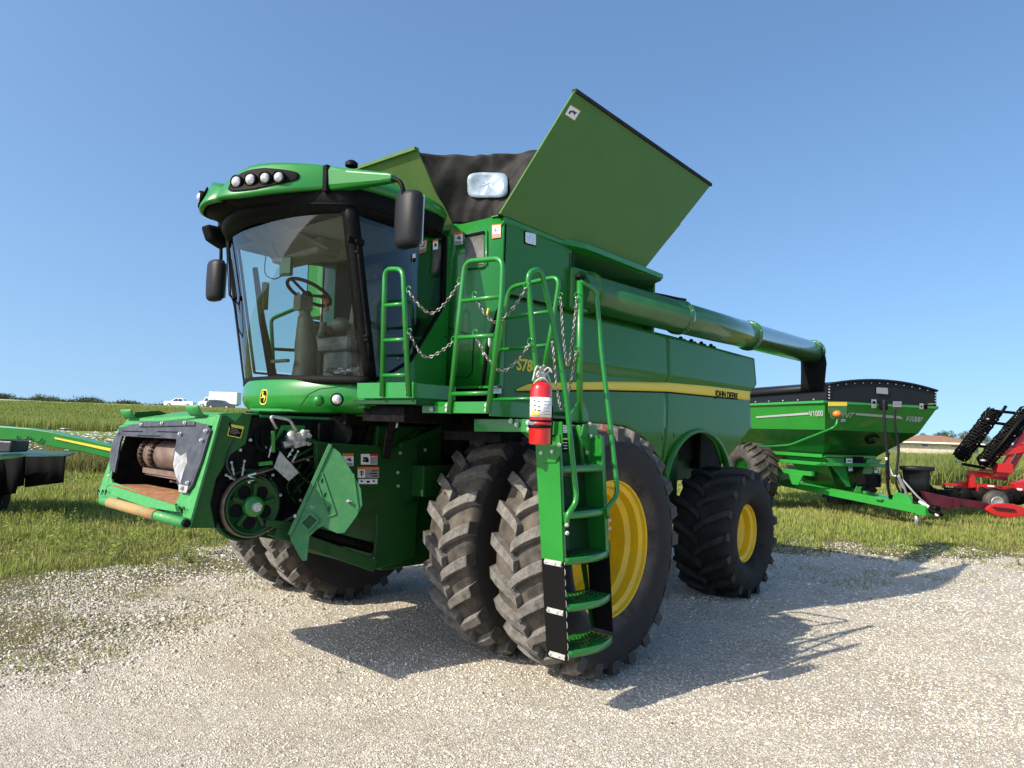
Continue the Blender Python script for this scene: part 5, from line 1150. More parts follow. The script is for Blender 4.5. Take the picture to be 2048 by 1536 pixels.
b = MB(); b.tube([(LX1-.006, lad(z)+.004*math.sin(z*90), z) for z in np.linspace(1.06, .40, 60)], .003, 6); part(b, 'frayed_edge', M['bare'], fl_)
b = MB()   # dark hanger straps behind the lower steps
b.slab([(.86, 2.36, 1.06), (.74, 2.36, 1.06), (.74, 2.40, .62), (.86, 2.40, .62)], (0, -.008, 0)); b.slab([(LX0+.10, 2.40, 1.06), (LX0+.03, 2.40, 1.06), (LX0+.03, 2.5, .5), (LX0+.06, 2.5, .5)], (0, -.006, 0)); part(b, 'step_hanger', M['dkgreen'], ldr)
# top brackets, bolts and decals of the ladder head
b = MB()
b.slab([Y(1168, 848, 2.42), Y(1194, 850, 2.42), Y(1196, 870, 2.42), Y(1198, 925, 2.42), Y(1180, 925, 2.42), Y(1162, 872, 2.42)], (0, -.012, 0))
b.slab([Y(1140, 830, 2.36), Y(1155, 806, 2.36), Y(1168, 806, 2.36), Y(1178, 830, 2.36), Y(1178, 842, 2.36), Y(1140, 842, 2.36)], (0, -.012, 0))
b.cyl(Y(1162, 850, 2.33), Y(1164, 940, 2.33), .05, 14)
part(b, 'ladder_head', M['green'], ldr, bevel=.003)
bolts([Y(x, y, 2.43) for x, y in ((1179, 848), (1181, 872), (1173, 905), (1194, 904), (1202, 892))], (0, 1, 0), .012, parent=ldr)
bolts([XP(x, y, LX1+.014) for x, y in ((1083, 906), (1105, 903), (1119, 890))]+[XP(x, y, LX1+.002) for x, y in ((1134, 1050), (1135, 1066))], (1, 0, 0), .010, parent=ldr)
bolts([Y(x, y, 2.62) for x, y in ((1217, 1040), (1218, 1056))], (0, 1, 0), .010, parent=ldr)
decal([Y(1121, 850, 2.38), Y(1134, 850, 2.38), Y(1134, 866, 2.38), Y(1121, 866, 2.38)], 'white', parent=ldr, bands=[(.1, .2, .9, .3, 'grey'), (.1, .5, .9, .6, 'grey'), (.1, .78, .7, .86, 'grey')])
decal([Y(1124, 876, 2.38), Y(1137, 876, 2.38), Y(1137, 905, 2.38), Y(1124, 905, 2.38)], 'ink', parent=ldr, bands=[(0, 0, 1, .12, 'ydecal'), (.2, .3, .8, .35, 'white'), (.2, .5, .8, .55, 'white'), (.2, .7, .8, .75, 'white')])
b = MB(); b.slab([Y(1204, 849, 2.30), Y(1216, 851, 2.30), Y(1216, 869, 2.30), Y(1204, 868, 2.30)], (0, -.01, 0)); part(b, 'amber_reflector', M['amber'], ldr)
# chains with open links and ring hooks
def chain(a, bt, c, link=.034):
    # a, c ends; bt = lowest point on the photo's curve
    pts = curve([a, a.lerp(bt, .5)+V3((0, 0, -abs(a.z-bt.z)*.16)), bt, bt.lerp(c, .5)+V3((0, 0, -abs(c.z-bt.z)*.16)), c], 14)
    L_ = [0]
    for p, q in zip(pts, pts[1:]): L_.append(L_[-1]+(q-p).length)
    b = MB(); n = int(L_[-1]/(link*.74)); A = np.array([tuple(p) for p in pts])
    pos = [V3([float(np.interp(L_[-1]*k/n, L_, A[:, i_])) for i_ in range(3)]) for k in range(n+1)]
    for k in range(n):
        m_ = (pos[k]+pos[k+1])/2; t_ = (pos[k+1]-pos[k]).normalized(); s_ = t_.cross(V3((.3, .9, .2))).normalized(); s_ = s_ if k % 2 else t_.cross(s_)
        b.tube([m_+t_*math.cos(a_)*link*.5+s_*math.sin(a_)*link*.27 for a_ in [2*math.pi*q/8 for q in range(8)]], .0036, 5, closed=True)
    o = part(b, 'safety_chain', M['chainm']); return o
M['chainm'] = mat('weathered_chain', (.10, .09, .08), .5, .7, c2=(.55, .52, .48), scale=25, thr=(.42, .62))
def ringhook(c, r=.022, parent=CH):
    part(MB().tube([c+V3((0, r*math.cos(a), r*math.sin(a))) for a in [2*math.pi*k/16 for k in range(13)]], .0045, 6), 'chain_eye', M['green'])
def mid(a, c, x, y): # lowest point: on the vertical-ish plane between ends
    v = (a.x+c.x)/2; return P(x, y, 'x', v)
for e0, lo, e1 in (
    ((r1, 817, 583), (863, 627), (r2, 919, 566)), ((r1, 819, 667), (853, 715), (r2, 907, 683)),
    ((r2, 949, 594), (992, 645), (None, 1053, 576, 2.46)), ((r2, 950, 670), (1003, 743), (None, 1060, 687, 2.46)),
    ((r3, 1121, 595), (1136, 731), (None, 1154, 594, 2.35)), ((r3, 1105, 683), (1124, 820), (None, 1153, 702, 2.35))):
    a_ = e0[0](e0[1], e0[2]); c_ = e1[0](e1[1], e1[2]) if e1[0] else P(e1[1], e1[2], 'y', e1[3])
    chain(a_, mid(a_, c_, *lo), c_); ringhook(a_+V3((0, .0, .015))); ringhook(c_+V3((0, 0, .015)))
# ---- fire extinguisher strapped to the ladder rail
ec0 = P(1079, 889, 'y', 2.60); ec1 = P(1079, 762, 'y', 2.60)
ex = empty('fire_extinguisher', (ec0.x, ec0.y, ec0.z), label='red fire extinguisher with a white label strapped to the green ladder rail', cat='fire extinguisher')
H_ = ec1.z-ec0.z; er = .0725
b = MB(); b.lathe([(0, 0), (0, er*.93), (.012, er), (H_*.86, er), (H_*.92, er*.93), (H_*.965, er*.72), (H_*.99, er*.40), (H_, er*.35)], ec0, (0, 0, 1), 40); cyl_ = part(b, 'cylinder', M['red'], ex)
def band(z0, z1, a0, a1, m, name, par, off=.0012):
    dirc = math.atan2((CAM-ec0).y, (CAM-ec0).x); b = MB(); rows = [[ec0+V3(((er+off)*math.cos(dirc+a), (er+off)*math.sin(dirc+a), z)) for z in (z0, z1)] for a in np.linspace(a0, a1, 24)]; b.grid(rows, True); return part(b, name, m, par, solid=.001)
lb = band(H_*.43, H_*.74, -1.25, 1.35, M['white'], 'paper_label', cyl_)
for k in range(5): band(H_*(.47+.05*k), H_*(.48+.05*k), .25, .25+.8-.13*(k % 3), M['grey'], 'label_print', cyl_, .0025)
for k, (a_, z_) in enumerate(((-.7, .68), (-.3, .66), (-.65, .60), (-.25, .58), (-.6, .53), (-.25, .52))): band(H_*z_, H_*(z_+.018), a_, a_+.22, M['ink'] if k != 1 else M['red'], 'label_pictogram', cyl_, .0025)
band(H_*.45, H_*.52, -.85, -.45, M['ydecal'], 'label_panel', cyl_, .003); band(H_*.45, H_*.52, -.32, -.1, M['ydecal'], 'label_panel', cyl_, .003)
band(H_*.36, H_*.385, -3.1, 3.1, M['black'], 'holding_strap', cyl_, .004); band(H_*.30, H_*.36, -3.1, 3.1, M['redp'], 'holding_strap', cyl_, .002); band(H_*.26, H_*.30, -3.1, 3.1, M['black'], 'holding_strap', cyl_, .006)
b = MB(); b.cyl(ec0+V3((0, 0, H_)), ec0+V3((0, 0, H_+.03)), .022, 16); b.box(ec0+V3((.01, 0, H_+.04)), (.07, .035, .035)); b.beam(ec0+V3((.0, 0, H_+.06)), ec0+V3((.05, .06, H_+.10)), .018, .008); b.beam(ec0+V3((0, 0, H_+.045)), ec0+V3((.06, .06, H_+.05)), .018, .008); part(b, 'valve_head', M['alum'], ex, bevel=.003)
b = MB(); rnd = random.Random(2)
for k in range(9):
    a = rnd.uniform(0, 6.28); p = ec0+V3((0, 0, H_+.05)); b.tube(curve([p, p+V3((.04*math.cos(a), .04*math.sin(a), rnd.uniform(-.02, .05))), p+V3((.07*math.cos(a), .07*math.sin(a), rnd.uniform(-.06, .07)))], 4), .006, 6)
b.tube([ec0+V3((.05*math.cos(a), .05*math.sin(a), H_+.0+.02*math.sin(2*a))) for a in np.linspace(0, 6.2, 14)], .006, 6, closed=True); part(b, 'cloth_tie', M['tape'], ex)
b = MB(); q = ec0+V3((-.09, -.05, 0)); b.bb((q.x-.02, q.y-.01, q.z+.0), (q.x+.01, q.y+.07, q.z+H_*.62)); part(b, 'mounting_bracket', M['black'], ex)
b = MB(); b.slab([P(1053, 846, 'y', 2.68), P(1064, 850, 'y', 2.68), P(1070, 846, 'y', 2.68), P(1058, 841, 'y', 2.68)], (0, .002, 0)); part(b, 'paper_tag', M['white'], ex)
# ------------------------------------------------------------ grain cart
FW = (RT*.27+HD*(-.96)).normalized(); LF = Vector((-FW.y, FW.x, 0)); O_ = LD(9.19, 17.8)
LF = LF if LF.dot(RT) > 0 else -LF
gc = empty('grain_cart', tuple(O_), label='bright green grain cart with black roll tarp, parked on the grass behind the combine', cat='grain cart')
C_ = lambda X, Y, Z: O_+FW*X+LF*Y+V3((0, 0, Z))
CF = lambda x, y, off=0: PL(x, y, O_+FW*off, FW)
sn = -LF; CSd = lambda x, y, off=0: PL(x, y, C_(0, -1.72-off, 0), sn)
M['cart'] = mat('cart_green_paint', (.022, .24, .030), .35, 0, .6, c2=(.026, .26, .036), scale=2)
M['cartd'] = mat('cart_shaded_green', (.008, .095, .013), .25, 0, .6)  # cart paint darkened: dim grass reflection on the hopper put into its colour
M['tarp'] = mat('black_roll_tarp', (.010, .011, .014), .5, bump=.1, bscale=5)
def ringq(lv, m, name, par, closed=True, bevel=0):
    rows = [[C_(-k, -h, z), C_(-k, h, z), C_(-L_+k*.8, h, z), C_(-L_+k*.8, -h, z)] for k, h, z, L_ in lv]
    b = MB().grid(rows, False, True); return part(b, name, m, par, solid=.02)
BL_ = 6.0
up = ringq([(0, 1.72, 2.89, BL_), (.0, 1.72, 2.84, BL_), (.03, 1.66, 2.80, BL_), (.32, 1.41, 2.20, BL_)], M['cart'], 'upper_body', gc)
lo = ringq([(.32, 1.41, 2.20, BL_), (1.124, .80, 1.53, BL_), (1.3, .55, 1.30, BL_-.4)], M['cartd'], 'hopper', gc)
for Z_, h_, k_ in ((1.52, .80, 1.12), (1.32, .98, .9)): 
    b = MB()
    for s in (-1, 1): b.beam(C_(-k_, s*h_, Z_), C_(-BL_+k_, s*h_, Z_), .12, .09)
    b.beam(C_(-k_, -h_, Z_), C_(-k_, h_, Z_), .12, .09); part(b, 'body_rail', M['cart'], gc, bevel=.01)
b = MB()
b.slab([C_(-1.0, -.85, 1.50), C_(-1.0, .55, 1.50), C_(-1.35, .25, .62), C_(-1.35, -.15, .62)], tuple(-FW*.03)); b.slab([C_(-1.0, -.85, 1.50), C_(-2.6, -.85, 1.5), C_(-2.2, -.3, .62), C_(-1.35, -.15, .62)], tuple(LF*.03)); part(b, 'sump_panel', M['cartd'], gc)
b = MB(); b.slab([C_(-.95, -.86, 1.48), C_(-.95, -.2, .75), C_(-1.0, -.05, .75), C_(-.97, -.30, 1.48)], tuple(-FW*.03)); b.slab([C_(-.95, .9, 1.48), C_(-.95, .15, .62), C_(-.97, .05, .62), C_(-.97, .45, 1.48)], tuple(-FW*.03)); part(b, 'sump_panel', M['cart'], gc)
b = MB(); b.slab([CF(1706, 913, -.9), CF(1727, 913, -.9), CF(1725, 935, -.9), CF(1708, 948, -.9)], tuple(FW*.01)); part(b, 'gear_opening', M['ink'], gc)
# undercarriage: stands, axle, wheels
b = MB()
b.beam(C_(-1.2, -1.05, 1.05), C_(-5, -1.05, 1.05), .10, .12); b.beam(C_(-1.2, 1.05, 1.05), C_(-5, 1.05, 1.05), .10, .12); b.slab([C_(-1.5, -1.12, 1.0), C_(-2.1, -1.12, 1.0), C_(-1.95, -1.12, .72), C_(-1.7, -1.12, .72)], tuple(LF*.03))
b.beam(C_(-3.1, -1.6, .85), C_(-3.1, 1.6, .85), .22, .22); part(b, 'undercarriage', M['cart'], gc, bevel=.01)
T_, Lg = tyre_meshes(.90, .80, .42, 22, .05, .075)
M['rubg'] = mat('rubber_cart', (.03, .027, .024), .75, c2=(.09, .075, .06), scale=5, bump=.2); 
wl = MB().lathe([(.2, .42), (.22, .44), (.1, .38), (-.05, .36), (-.08, .15), (0, .14), (0, 0)], (0, 0, 0), (0, 1, 0), 32).build('cart_wheel', M['cart'], gc)
wl.matrix_parent_inverse = gc.matrix_basis.inverted()
t1 = T_.build('tyre', M['rubg'], wl); t2 = Lg.build('tread_lug', M['rubg'], wl)
ang = math.atan2(FW.y, FW.x)
wl.location = C_(-3.1, -1.62, .89); wl.rotation_euler = (0, 0, ang+math.pi)
c = cp(wl); c.location = C_(-3.1, 1.62, .89); c.rotation_euler = (0, 0, ang)
b = MB(); b.beam(C_(-3.8, -.55, .72), C_(1.25, -.05, .42), .14, .20); part(b, 'tongue_beam', M['cart'], gc, bevel=.01)
b = MB(); b.beam(C_(-3.8, .75, .72), C_(1.25, .08, .42), .14, .20); part(b, 'tongue_beam', M['cart'], gc, bevel=.01)
b = MB(); b.box(C_(1.28, 0, .42), (.28, .26, .24), Matrix.Rotation(ang, 3, 'Z')); b.slab([C_(.35, -.06, .52), C_(1.0, -.06, .50), C_(.8, -.06, .72), C_(.45, -.06, .75)], tuple(LF*.1)); b.beam(C_(.2, -.3, .55), C_(.2, .3, .55), .2, .04); part(b, 'hitch_plate', M['cart'], gc, bevel=.01)
b = MB(); b.cyl(C_(1.42, 0, .42), C_(1.62, 0, .40), .05, 12); b.ball(C_(1.66, 0, .39), .07, 12, (1, 1, .5)); b.cyl(C_(1.2, -.05, .52), C_(1.72, .03, .36), .045, 10); part(b, 'hitch_ring', M['blackm'], gc)
b = MB(); b.cyl(C_(1.05, 0, -.02), C_(1.05, 0, .36), .045, 14); b.cyl(C_(1.05, 0, -.02), C_(1.05, 0, .0), .11, 14); part(b, 'jack_leg', M['alum'], gc)
b = MB(); b.cyl(C_(.2, .05, .62), C_(1.45, .02, .50), .05, 12); b.cyl(C_(1.45, .02, .50), C_(1.62, .02, .48), .075, 12); part(b, 'drive_shaft', M['blackm'], gc)
b = MB(); b.cyl(C_(1.2, -.07, .60), C_(1.45, -.05, .50), .035, 10); b.ball(C_(1.64, -.02, .36), .05, 10); part(b, 'white_hose_end', M['white'], gc)
# tarp with arched end cap
rows = []
ZT = 2.89
for X_ in (0.02, -.05, -3, -BL_+.05):
    row = []
    for k in range(21):
        y = -1.62+3.24*k/20; row.append(C_(X_, y, 3.30+.17*(1-(y/1.62)**2)))
    rows.append(row)
b = MB().grid(rows, True); 
A_ = [C_(.02, -1.66+3.32*k/20, 3.30+.17*(1-((-1.66+3.32*k/20)/1.66)**2)) for k in range(21)]; b.slab([C_(.02, -1.66, ZT)]+A_+[C_(.02, 1.66, ZT)], tuple(-FW*.03))
b.slab([C_(0, -1.64, ZT), C_(0, -1.64, 3.22), C_(-BL_, -1.64, 3.22), C_(-BL_, -1.64, ZT)], tuple(LF*.02)); tp = part(b, 'tarp', M['tarp'], gc)
b = MB(); b.cyl(C_(.0, -1.66, 3.22), C_(-BL_, -1.66, 3.14), .09, 14); b.tube([C_(.05, y, 3.28+.18*(1-(y/1.66)**2)) for y in np.linspace(-1.66, 1.66, 16)], .03, 8); part(b, 'roll_tube', M['tarp'], tp)
b = MB(); b.slab([CF(1753, 775, .05), CF(1775, 776, .05), CF(1776, 789, .05), CF(1753, 787, .05)], tuple(FW*.012)); part(b, 'tarp_window', M['grey'], tp, bevel=.01)
b = MB()
for k in range(14): y = -1.6+3.2*k/13; p = C_(.035, y, 3.22+.17*(1-(y/1.66)**2)); b.cyl(p, p+FW*.02, .014, 6)
for k in range(5): p = C_(.04, 1.6, 2.95+.07*k); b.cyl(p, p+FW*.02, .016, 6); p = C_(.04, -1.6, 2.95+.07*k); b.cyl(p, p+FW*.02, .02, 6)
for k in range(9): p = C_(-.4-.6*k, -1.67, 2.93); b.cyl(p, p-LF*.02, .02, 6)
part(b, 'tarp_bolt', M['steel'], tp)
# front face plane tilts back: n through the upper band
bn0 = C_(-.03, 0, 2.80); bn_ = (FW*.60+V3((0, 0, -.29))).normalized(); CB = lambda x, y, off=.026: PL(x, y, bn0+bn_*off, bn_)
sb0 = C_(0, -1.66, 2.80); sb_ = (-LF*.60+V3((0, 0, -.25))).normalized(); CSB = lambda x, y, off=.026: PL(x, y, sb0+sb_*off, sb_)
b = MB(); b.slab([CB(1713, 826), CB(1800, 832), CB(1806, 838), CB(1711, 830)], tuple(bn_*.003)); b.slab([CSB(1512, 833), CSB(1615, 825), CSB(1619, 829), CSB(1512, 836)], tuple(sb_*.003)); part(b, 'silver_stripe', M['chrome'], gc)
text('model_lettering', 'V1000', .205, CB(1808, 842, .03), CB(1838, 844)-CB(1808, 842), FW*.29+V3((0, 0, .6)), M['chrome'], gc, shear=.35, bold=.004, spacing=.95)
text('model_lettering', 'V1000', .205, CSB(1619, 833, .03), CSB(1648, 832)-CSB(1619, 833), -LF*.25+V3((0, 0, .6)), M['chrome'], gc, shear=.35, bold=.004, spacing=.95)
text('maker_lettering', 'BRENT', .20, CB(1659, 834, .03), CB(1707, 834)-CB(1657, 832), FW*.29+V3((0, 0, .6)), M['chrome'], gc, shear=.35, bold=.004, spacing=1.1)
for (x0, y0, x1, y1, bd) in ((1743, 799, 1753, 816, [(.2, .2, .8, .5, 'ink')]), (1786, 803, 1803, 814, [(.1, .2, .9, .3, 'grey'), (.1, .5, .9, .6, 'grey')]), (1793, 814, 1800, 823, [(0, 0, 1, 1, 'drum')]), (1839, 807, 1847, 818, [(.3, .4, .7, .7, 'ink')]), (1847, 809, 1855, 818, [(0, 0, 1, 1, 'ink')]), (1856, 807, 1868, 809, [(0, 0, 1, 1, 'ydecal')]), (1682, 838, 1691, 843, [(.1, .3, .9, .7, 'grey')])):
    decal([CB(x0, y0), CB(x1, y0), CB(x1, y1), CB(x0, y1)], 'white', parent=gc, bands=bd)
ln0 = C_(-1.05, 0, 1.5)
for (x0, y0, x1, y1) in ((1692, 917, 1705, 929), (1697, 931, 1705, 942), (1749, 934, 1755, 946)):
    q = [PL(x, y, C_(-.93, 0, 1.2), FW) for x, y in ((x0, y0), (x1, y0), (x1, y1), (x0, y1))]; decal(q, 'white', parent=gc, bands=[(.2, .3, .8, .5, 'ink')])
lw0 = C_(-.32, 0, 2.20); lw_ = (FW*.67+V3((0, 0, -.80))).normalized(); lw_ = (FW*.67-V3((0, 0, .804))).normalized(); LP_ = lambda x, y: PL(x, y, lw0+lw_*.055, lw_)
b = MB(); b.tube([LP_(1745+11*math.cos(a)+5*math.sin(a), 879-7*math.sin(a)) for a in np.linspace(.6, 5.6, 22)], .03, 6); part(b, 'oval_emblem', M['ink'], gc)
# amber warning light on its arm
am = .30
b = MB(); b.tube(roundpath([PL(1520, 894, C_(.2, -1.75, 1), -LF), PL(1580, 890, C_(.1, -1.8, 1), -LF), CF(1664, 857, am), CF(1673, 850, am), CF(1675, 838, am)], .15), .028, 10); part(b, 'light_arm', M['green'], gc)
b = MB(); b.ball(CF(1674, 828, am), .10, 14, (1, 1, .85)); part(b, 'amber_warning_light', M['amber'], gc)
b = MB(); q = [CF(1657, 805, am-.06), CF(1694, 805, am-.06), CF(1694, 822, am-.06), CF(1686, 838, am-.06), CF(1664, 838, am-.06), CF(1657, 822, am-.06)]; b.slab(q, tuple(-FW*.01)); part(b, 'light_plate', M['dusty'], gc)
b = MB(); q = [CF(1657, 804, am-.05), CF(1694, 804, am-.05), CF(1694, 812, am-.05), CF(1657, 812, am-.05)]; b.slab(q, tuple(-FW*.008)); part(b, 'yellow_reflector', M['ydecal'], gc)
# hoses, gauges, spout at the front
def ch(pts, r, m='blackm', name='hydraulic_hose', off=.3): return part(MB().tube(curve([CF(x, y, off) for x, y in pts], 6), r, 8), name, M[m], gc)
ch([(1768, 800), (1769, 850), (1774, 900), (1777, 960)], .035, 'tarp', 'crank_rod'); ch([(1790, 815), (1790, 850), (1795, 880), (1797, 905), (1792, 960), (1800, 985)], .03, 'tarp', 'crank_rod')
ch([(1777, 905), (1774, 930), (1778, 985), (1792, 998), (1806, 985), (1800, 950)], .035); ch([(1795, 950), (1810, 985), (1806, 1004), (1792, 1000)], .05, 'grey'); ch([(1772, 915), (1785, 950), (1800, 955), (1840, 998), (1862, 1010)], .025, 'white'); ch([(1776, 912), (1774, 940), (1777, 975)], .022, 'alum')
b = MB(); b.box(CF(1767, 812, .1), (.14, .16, .20), Matrix.Rotation(ang, 3, 'Z')); part(b, 'gear_box', M['blackm'], gc, bevel=.03)
b = MB(); b.box(C_(-.55, .10, .95), (.3, .5, .32), Matrix.Rotation(ang, 3, 'Z')); part(b, 'toolbox', M['black'], gc, bevel=.01)
b = MB(); lv = [(933, 1800, 1868, .3), (940, 1801, 1867, .3), (942, 1812, 1853, .2), (962, 1816, 1849, .2), (986, 1823, 1842, .12)]
rows = [[CF((x0+x1)/2, y, .2)+LF*((x1-x0)/2/1437*18*math.cos(a))+FW*(.35*math.sin(a)) for a in [2*math.pi*k/16 for k in range(16)]] for y, x0, x1, _ in lv]; b.grid(rows, True, True); b.cyl(CF(1834, 985, .2), CF(1838, 1002, .2), .12, 12); part(b, 'discharge_spout', M['tarp'], gc, solid=.03)

# ------------------------------------------------------------ red tillage machine on the right
D_ = 19.5
ti = empty('tillage_machine', tuple(PD(1990, 1010, D_)*1.0), label='red folding tillage machine with raised black spiral rollers at the right edge', cat='farm implement')
T = lambda x, y, d=D_: PD(x, y, d)
def spiral_roller(p, q, r, seed):
    p, q = V3(p), V3(q); ax = (q-p).normalized(); u = ax.orthogonal().normalized(); v = ax.cross(u); L_ = (q-p).length; rnd = random.Random(seed); b = MB()
    b.cyl(p, q, r*.62, 18); n = int(L_/.075)
    for k in range(n):
        c_ = p+ax*(L_*(k+.5)/n); rr_ = r*rnd.uniform(.92, 1.05); b.tube([c_+(u*math.cos(a)+v*math.sin(a))*rr_+ax*(.02*math.sin(2*a+k)) for a in [2*math.pi*j/14 for j in range(14)]], .022, 5, closed=True)
    for k in range(10):
        b.tube([p+(u*math.cos(a)+v*math.sin(a))*r*.95+ax*(L_*s_/14) for s_, a in [(s_, 2*math.pi*k/10+s_*.25) for s_ in range(15)]], .015, 5)
    return part(b, 'spiral_roller', M['blackm'], ti)
spiral_roller(T(1919, 916), T(1990, 822), .19, 1); spiral_roller(T(1968, 926, 19.2), T(2056, 822, 19.2), .20, 2)
b = MB()
for k in range(9): a_ = T(1940+k*2, 905-k*1, 19.0); b.tube([T(1975+k*2, 922-k*3, 19.0), T(2050+k*2, 832-k*3, 18.9)], .018, 6)
part(b, 'roller_tine', M['black'], ti)
b = MB()
for x0, y0, x1, y1 in ((1991, 822, 2030, 826), (1985, 845, 2020, 850), (1925, 928, 1970, 936), (1940, 890, 1985, 895), (2000, 830, 2012, 812), (1955, 915, 1962, 930)): b.tube([T(x0, y0), T(x1, y1)], .04, 8)
part(b, 'roller_bracket', M['black'], ti)
for x, y, r_ in ((1917, 921, .07), (1967, 922, .10), (1990, 808 if False else 822, .06), (1976, 838, .05), (2020, 843, .04), (1992, 880, .03)): pass
b = MB(); b.ball(T(1916, 922, 19.2), .07, 10, (1, 1, .5)); b.ball(T(1966, 921, 18.9), .08, 10, (1, 1, .5)); b.ball(T(1976, 838, 19.2), .045, 8, (1, 1, .5)); part(b, 'roller_bearing', M['alum'], ti)
reds = [((2005, 938), (2048, 865), .09), ((2016, 945), (2062, 872), .09), ((1937, 946), (2012, 955), .13), ((1940, 948), (1944, 975), .12), ((1890, 968), (1915, 970), .05), ((1888, 968), (1886, 976), .05), ((1912, 972), (1985, 980), .22), ((1950, 975), (2060, 985), .16), ((1990, 935), (2020, 937), .2), ((2000, 900), (2050, 888), .08), ((1996, 905), (2060, 900), .10), ((2034, 868), (2060, 862), .10), ((2025, 975), (2065, 965), .2), ((1960, 940), (1995, 942), .05), ((2010, 890), (2052, 870), .05)]
for k, (p_, q_, w_) in enumerate(reds):
    b = MB(); dd = D_+.25*((k*3) % 4)-.3; b.beam(T(*p_, dd), T(*q_, dd), w_*1.25, w_*1.25); part(b, 'frame_tube', M['redp'], ti, bevel=.01)
b = MB(); b.slab([T(1992, 935, 19.2), T(2022, 935, 19.2), T(2016, 955, 19.2), T(1992, 952, 19.2)], tuple(HD*.12)); b.slab([T(2003, 902, 19.1), T(2048, 892, 19.1), T(2048, 905, 19.1), T(2005, 912, 19.1)], tuple(HD*.1)); part(b, 'pivot_plate', M['redp'], ti, bevel=.01)
b = MB(); rnd = random.Random(9)
for k in range(16):
    x = 1868+k*12; p = T(x, 992+rnd.uniform(-3, 3), D_+rnd.uniform(-.5, .6)); b.lathe([(-.02, 0), (-.02, .20), (.02, .21), (.03, 0)], p, HD+RT*rnd.uniform(.3, .8), 20)
part(b, 'disc_gang', M['blackm'], ti)
b = MB(); b.beam(T(1862, 985, D_+.4), T(2065, 1000, D_+.4), .18, .12); b.beam(T(1890, 978, D_+.2), T(2060, 990, D_+.2), .10, .10)
for k in range(12): b.beam(T(1900+k*13, 978, D_), T(1905+k*13, 1000, D_), .05, .05)
part(b, 'gang_bar', M['blackm'], ti)
b = MB(); wc_ = T(1991, 1004, 18.8); b.lathe([(-.12, .12), (-.12, .25), (-.05, .30), (.05, .30), (.12, .25), (.12, .14)], wc_, HD+RT*.2, 28); wt = part(b, 'transport_tyre', M['rubg'], ti)
b = MB(); b.lathe([(-.10, 0), (-.10, .10), (-.13, .14), (-.12, .15)], wc_, HD+RT*.2, 20); part(b, 'wheel_rim', M['alum'], wt)
b = MB(); b.slab([T(1975, 970, 19.1), T(1988, 971, 19.1), T(1988, 974, 19.1), T(1975, 973, 19.1)], tuple(-HD*.01)); b.slab([T(2034, 976, 18.9), T(2044, 977, 18.9), T(2044, 981, 18.9), T(2034, 980, 18.9)], tuple(-HD*.01)); part(b, 'white_decal', M['white'], ti)
# faded red drawbar lying in front
dbr = empty('faded_drawbar', tuple(PD(1950, 1015, 17.2)), label='long faded maroon steel bar with an oval plate end, low behind the cart hitch', cat='drawbar')
U = lambda x, y, d=17.2: PD(x, y, d)
b = MB(); b.slab([U(1845, 982), U(1900, 994), U(1975, 1005), U(1990, 1020), U(1916, 1014), U(1893, 1019), U(1860, 1008)], tuple(HD*.14)); part(b, 'bar', M['maroon'], dbr, bevel=.015)
b = MB(); b.slab([U(1912, 1000, 17.1), U(1920, 1001, 17.1), U(1920, 1016, 17.1), U(1912, 1015, 17.1)], tuple(HD*.2)); part(b, 'rib', M['maroon'], dbr)
b = MB(); el = [U(2014+39*math.cos(a), 1021+14*math.sin(a)+(2*math.cos(a)), 17.0) for a in [2*math.pi*k/30 for k in range(30)]]; b.slab(el, tuple(HD*.10)); part(b, 'oval_plate', M['redp'], dbr, bevel=.012)
b = MB(); b.slab([U(1985, 1013, 16.98), U(2030, 1018, 16.98), U(2030, 1022, 16.98), U(1990, 1018, 16.98)], tuple(-HD*.02)); part(b, 'slot', M['maroon'], dbr)
b = MB(); b.lathe([(-.08, .12), (-.08, .24), (.08, .24), (.08, .12)], U(1848, 985, 18.2), HD+RT*.3, 24); b.beam(U(1870, 985, 18.4), U(1905, 984, 18.4), .1, .12); part(b, 'black_guard', M['blackm'], dbr)

# ------------------------------------------------------------ mower at the left edge
mw = empty('mower_conditioner', tuple(PD(60, 1030, 13)), label='green mower conditioner with yellow striped tongue and black curtains at the left edge', cat='mower')
Wm = lambda x, y, d=13: PD(x, y, d)
b = MB(); b.slab([Wm(-30, 850), Wm(60, 857), Wm(105, 864), Wm(160, 876), Wm(232, 893), Wm(232, 920), Wm(160, 903), Wm(110, 895), Wm(76, 888), Wm(60, 880), Wm(-30, 880)], tuple(HD*.22)); tb = part(b, 'tongue', M['green'], mw, bevel=.015)
b = MB(); b.slab([Wm(108, 874, 12.98), Wm(232, 899, 12.98), Wm(232, 905, 12.98), Wm(110, 878, 12.98)], tuple(HD*.01)); part(b, 'yellow_stripe', M['ydecal'], tb)
b = MB()
for x0 in (45, 72): b.tube([Wm(x0+11*math.cos(a), 874+5*math.sin(a)+(x0-45)*.15, 12.97) for a in np.linspace(-.3, 3.6, 12)], .012, 6)
part(b, 'pressed_mark', M['dkgreen'], tb)
b = MB(); b.slab([Wm(-30, 879), Wm(24, 882), Wm(20, 905), Wm(-30, 905)], tuple(HD*.5)); part(b, 'gearbox_cover', M['liner'], mw, bevel=.03)
b = MB(); b.slab([Wm(-260, 935, 13.5), Wm(15, 928, 13.5), Wm(15, 960, 13.5), Wm(-260, 990, 13.5)], tuple(HD*1.6)); part(b, 'cutter_housing', M['blackm'], mw)
b = MB(); b.slab([Wm(33, 903, 13.9), Wm(38, 898, 15), Wm(150, 905, 15), Wm(131, 911, 12.6), Wm(52, 914, 12.5), Wm(-40, 925, 12.3), Wm(-40, 905, 14)], (0, 0, -.03)); part(b, 'deck_top', M['dkgreen'], mw)
b = MB(); rows = []
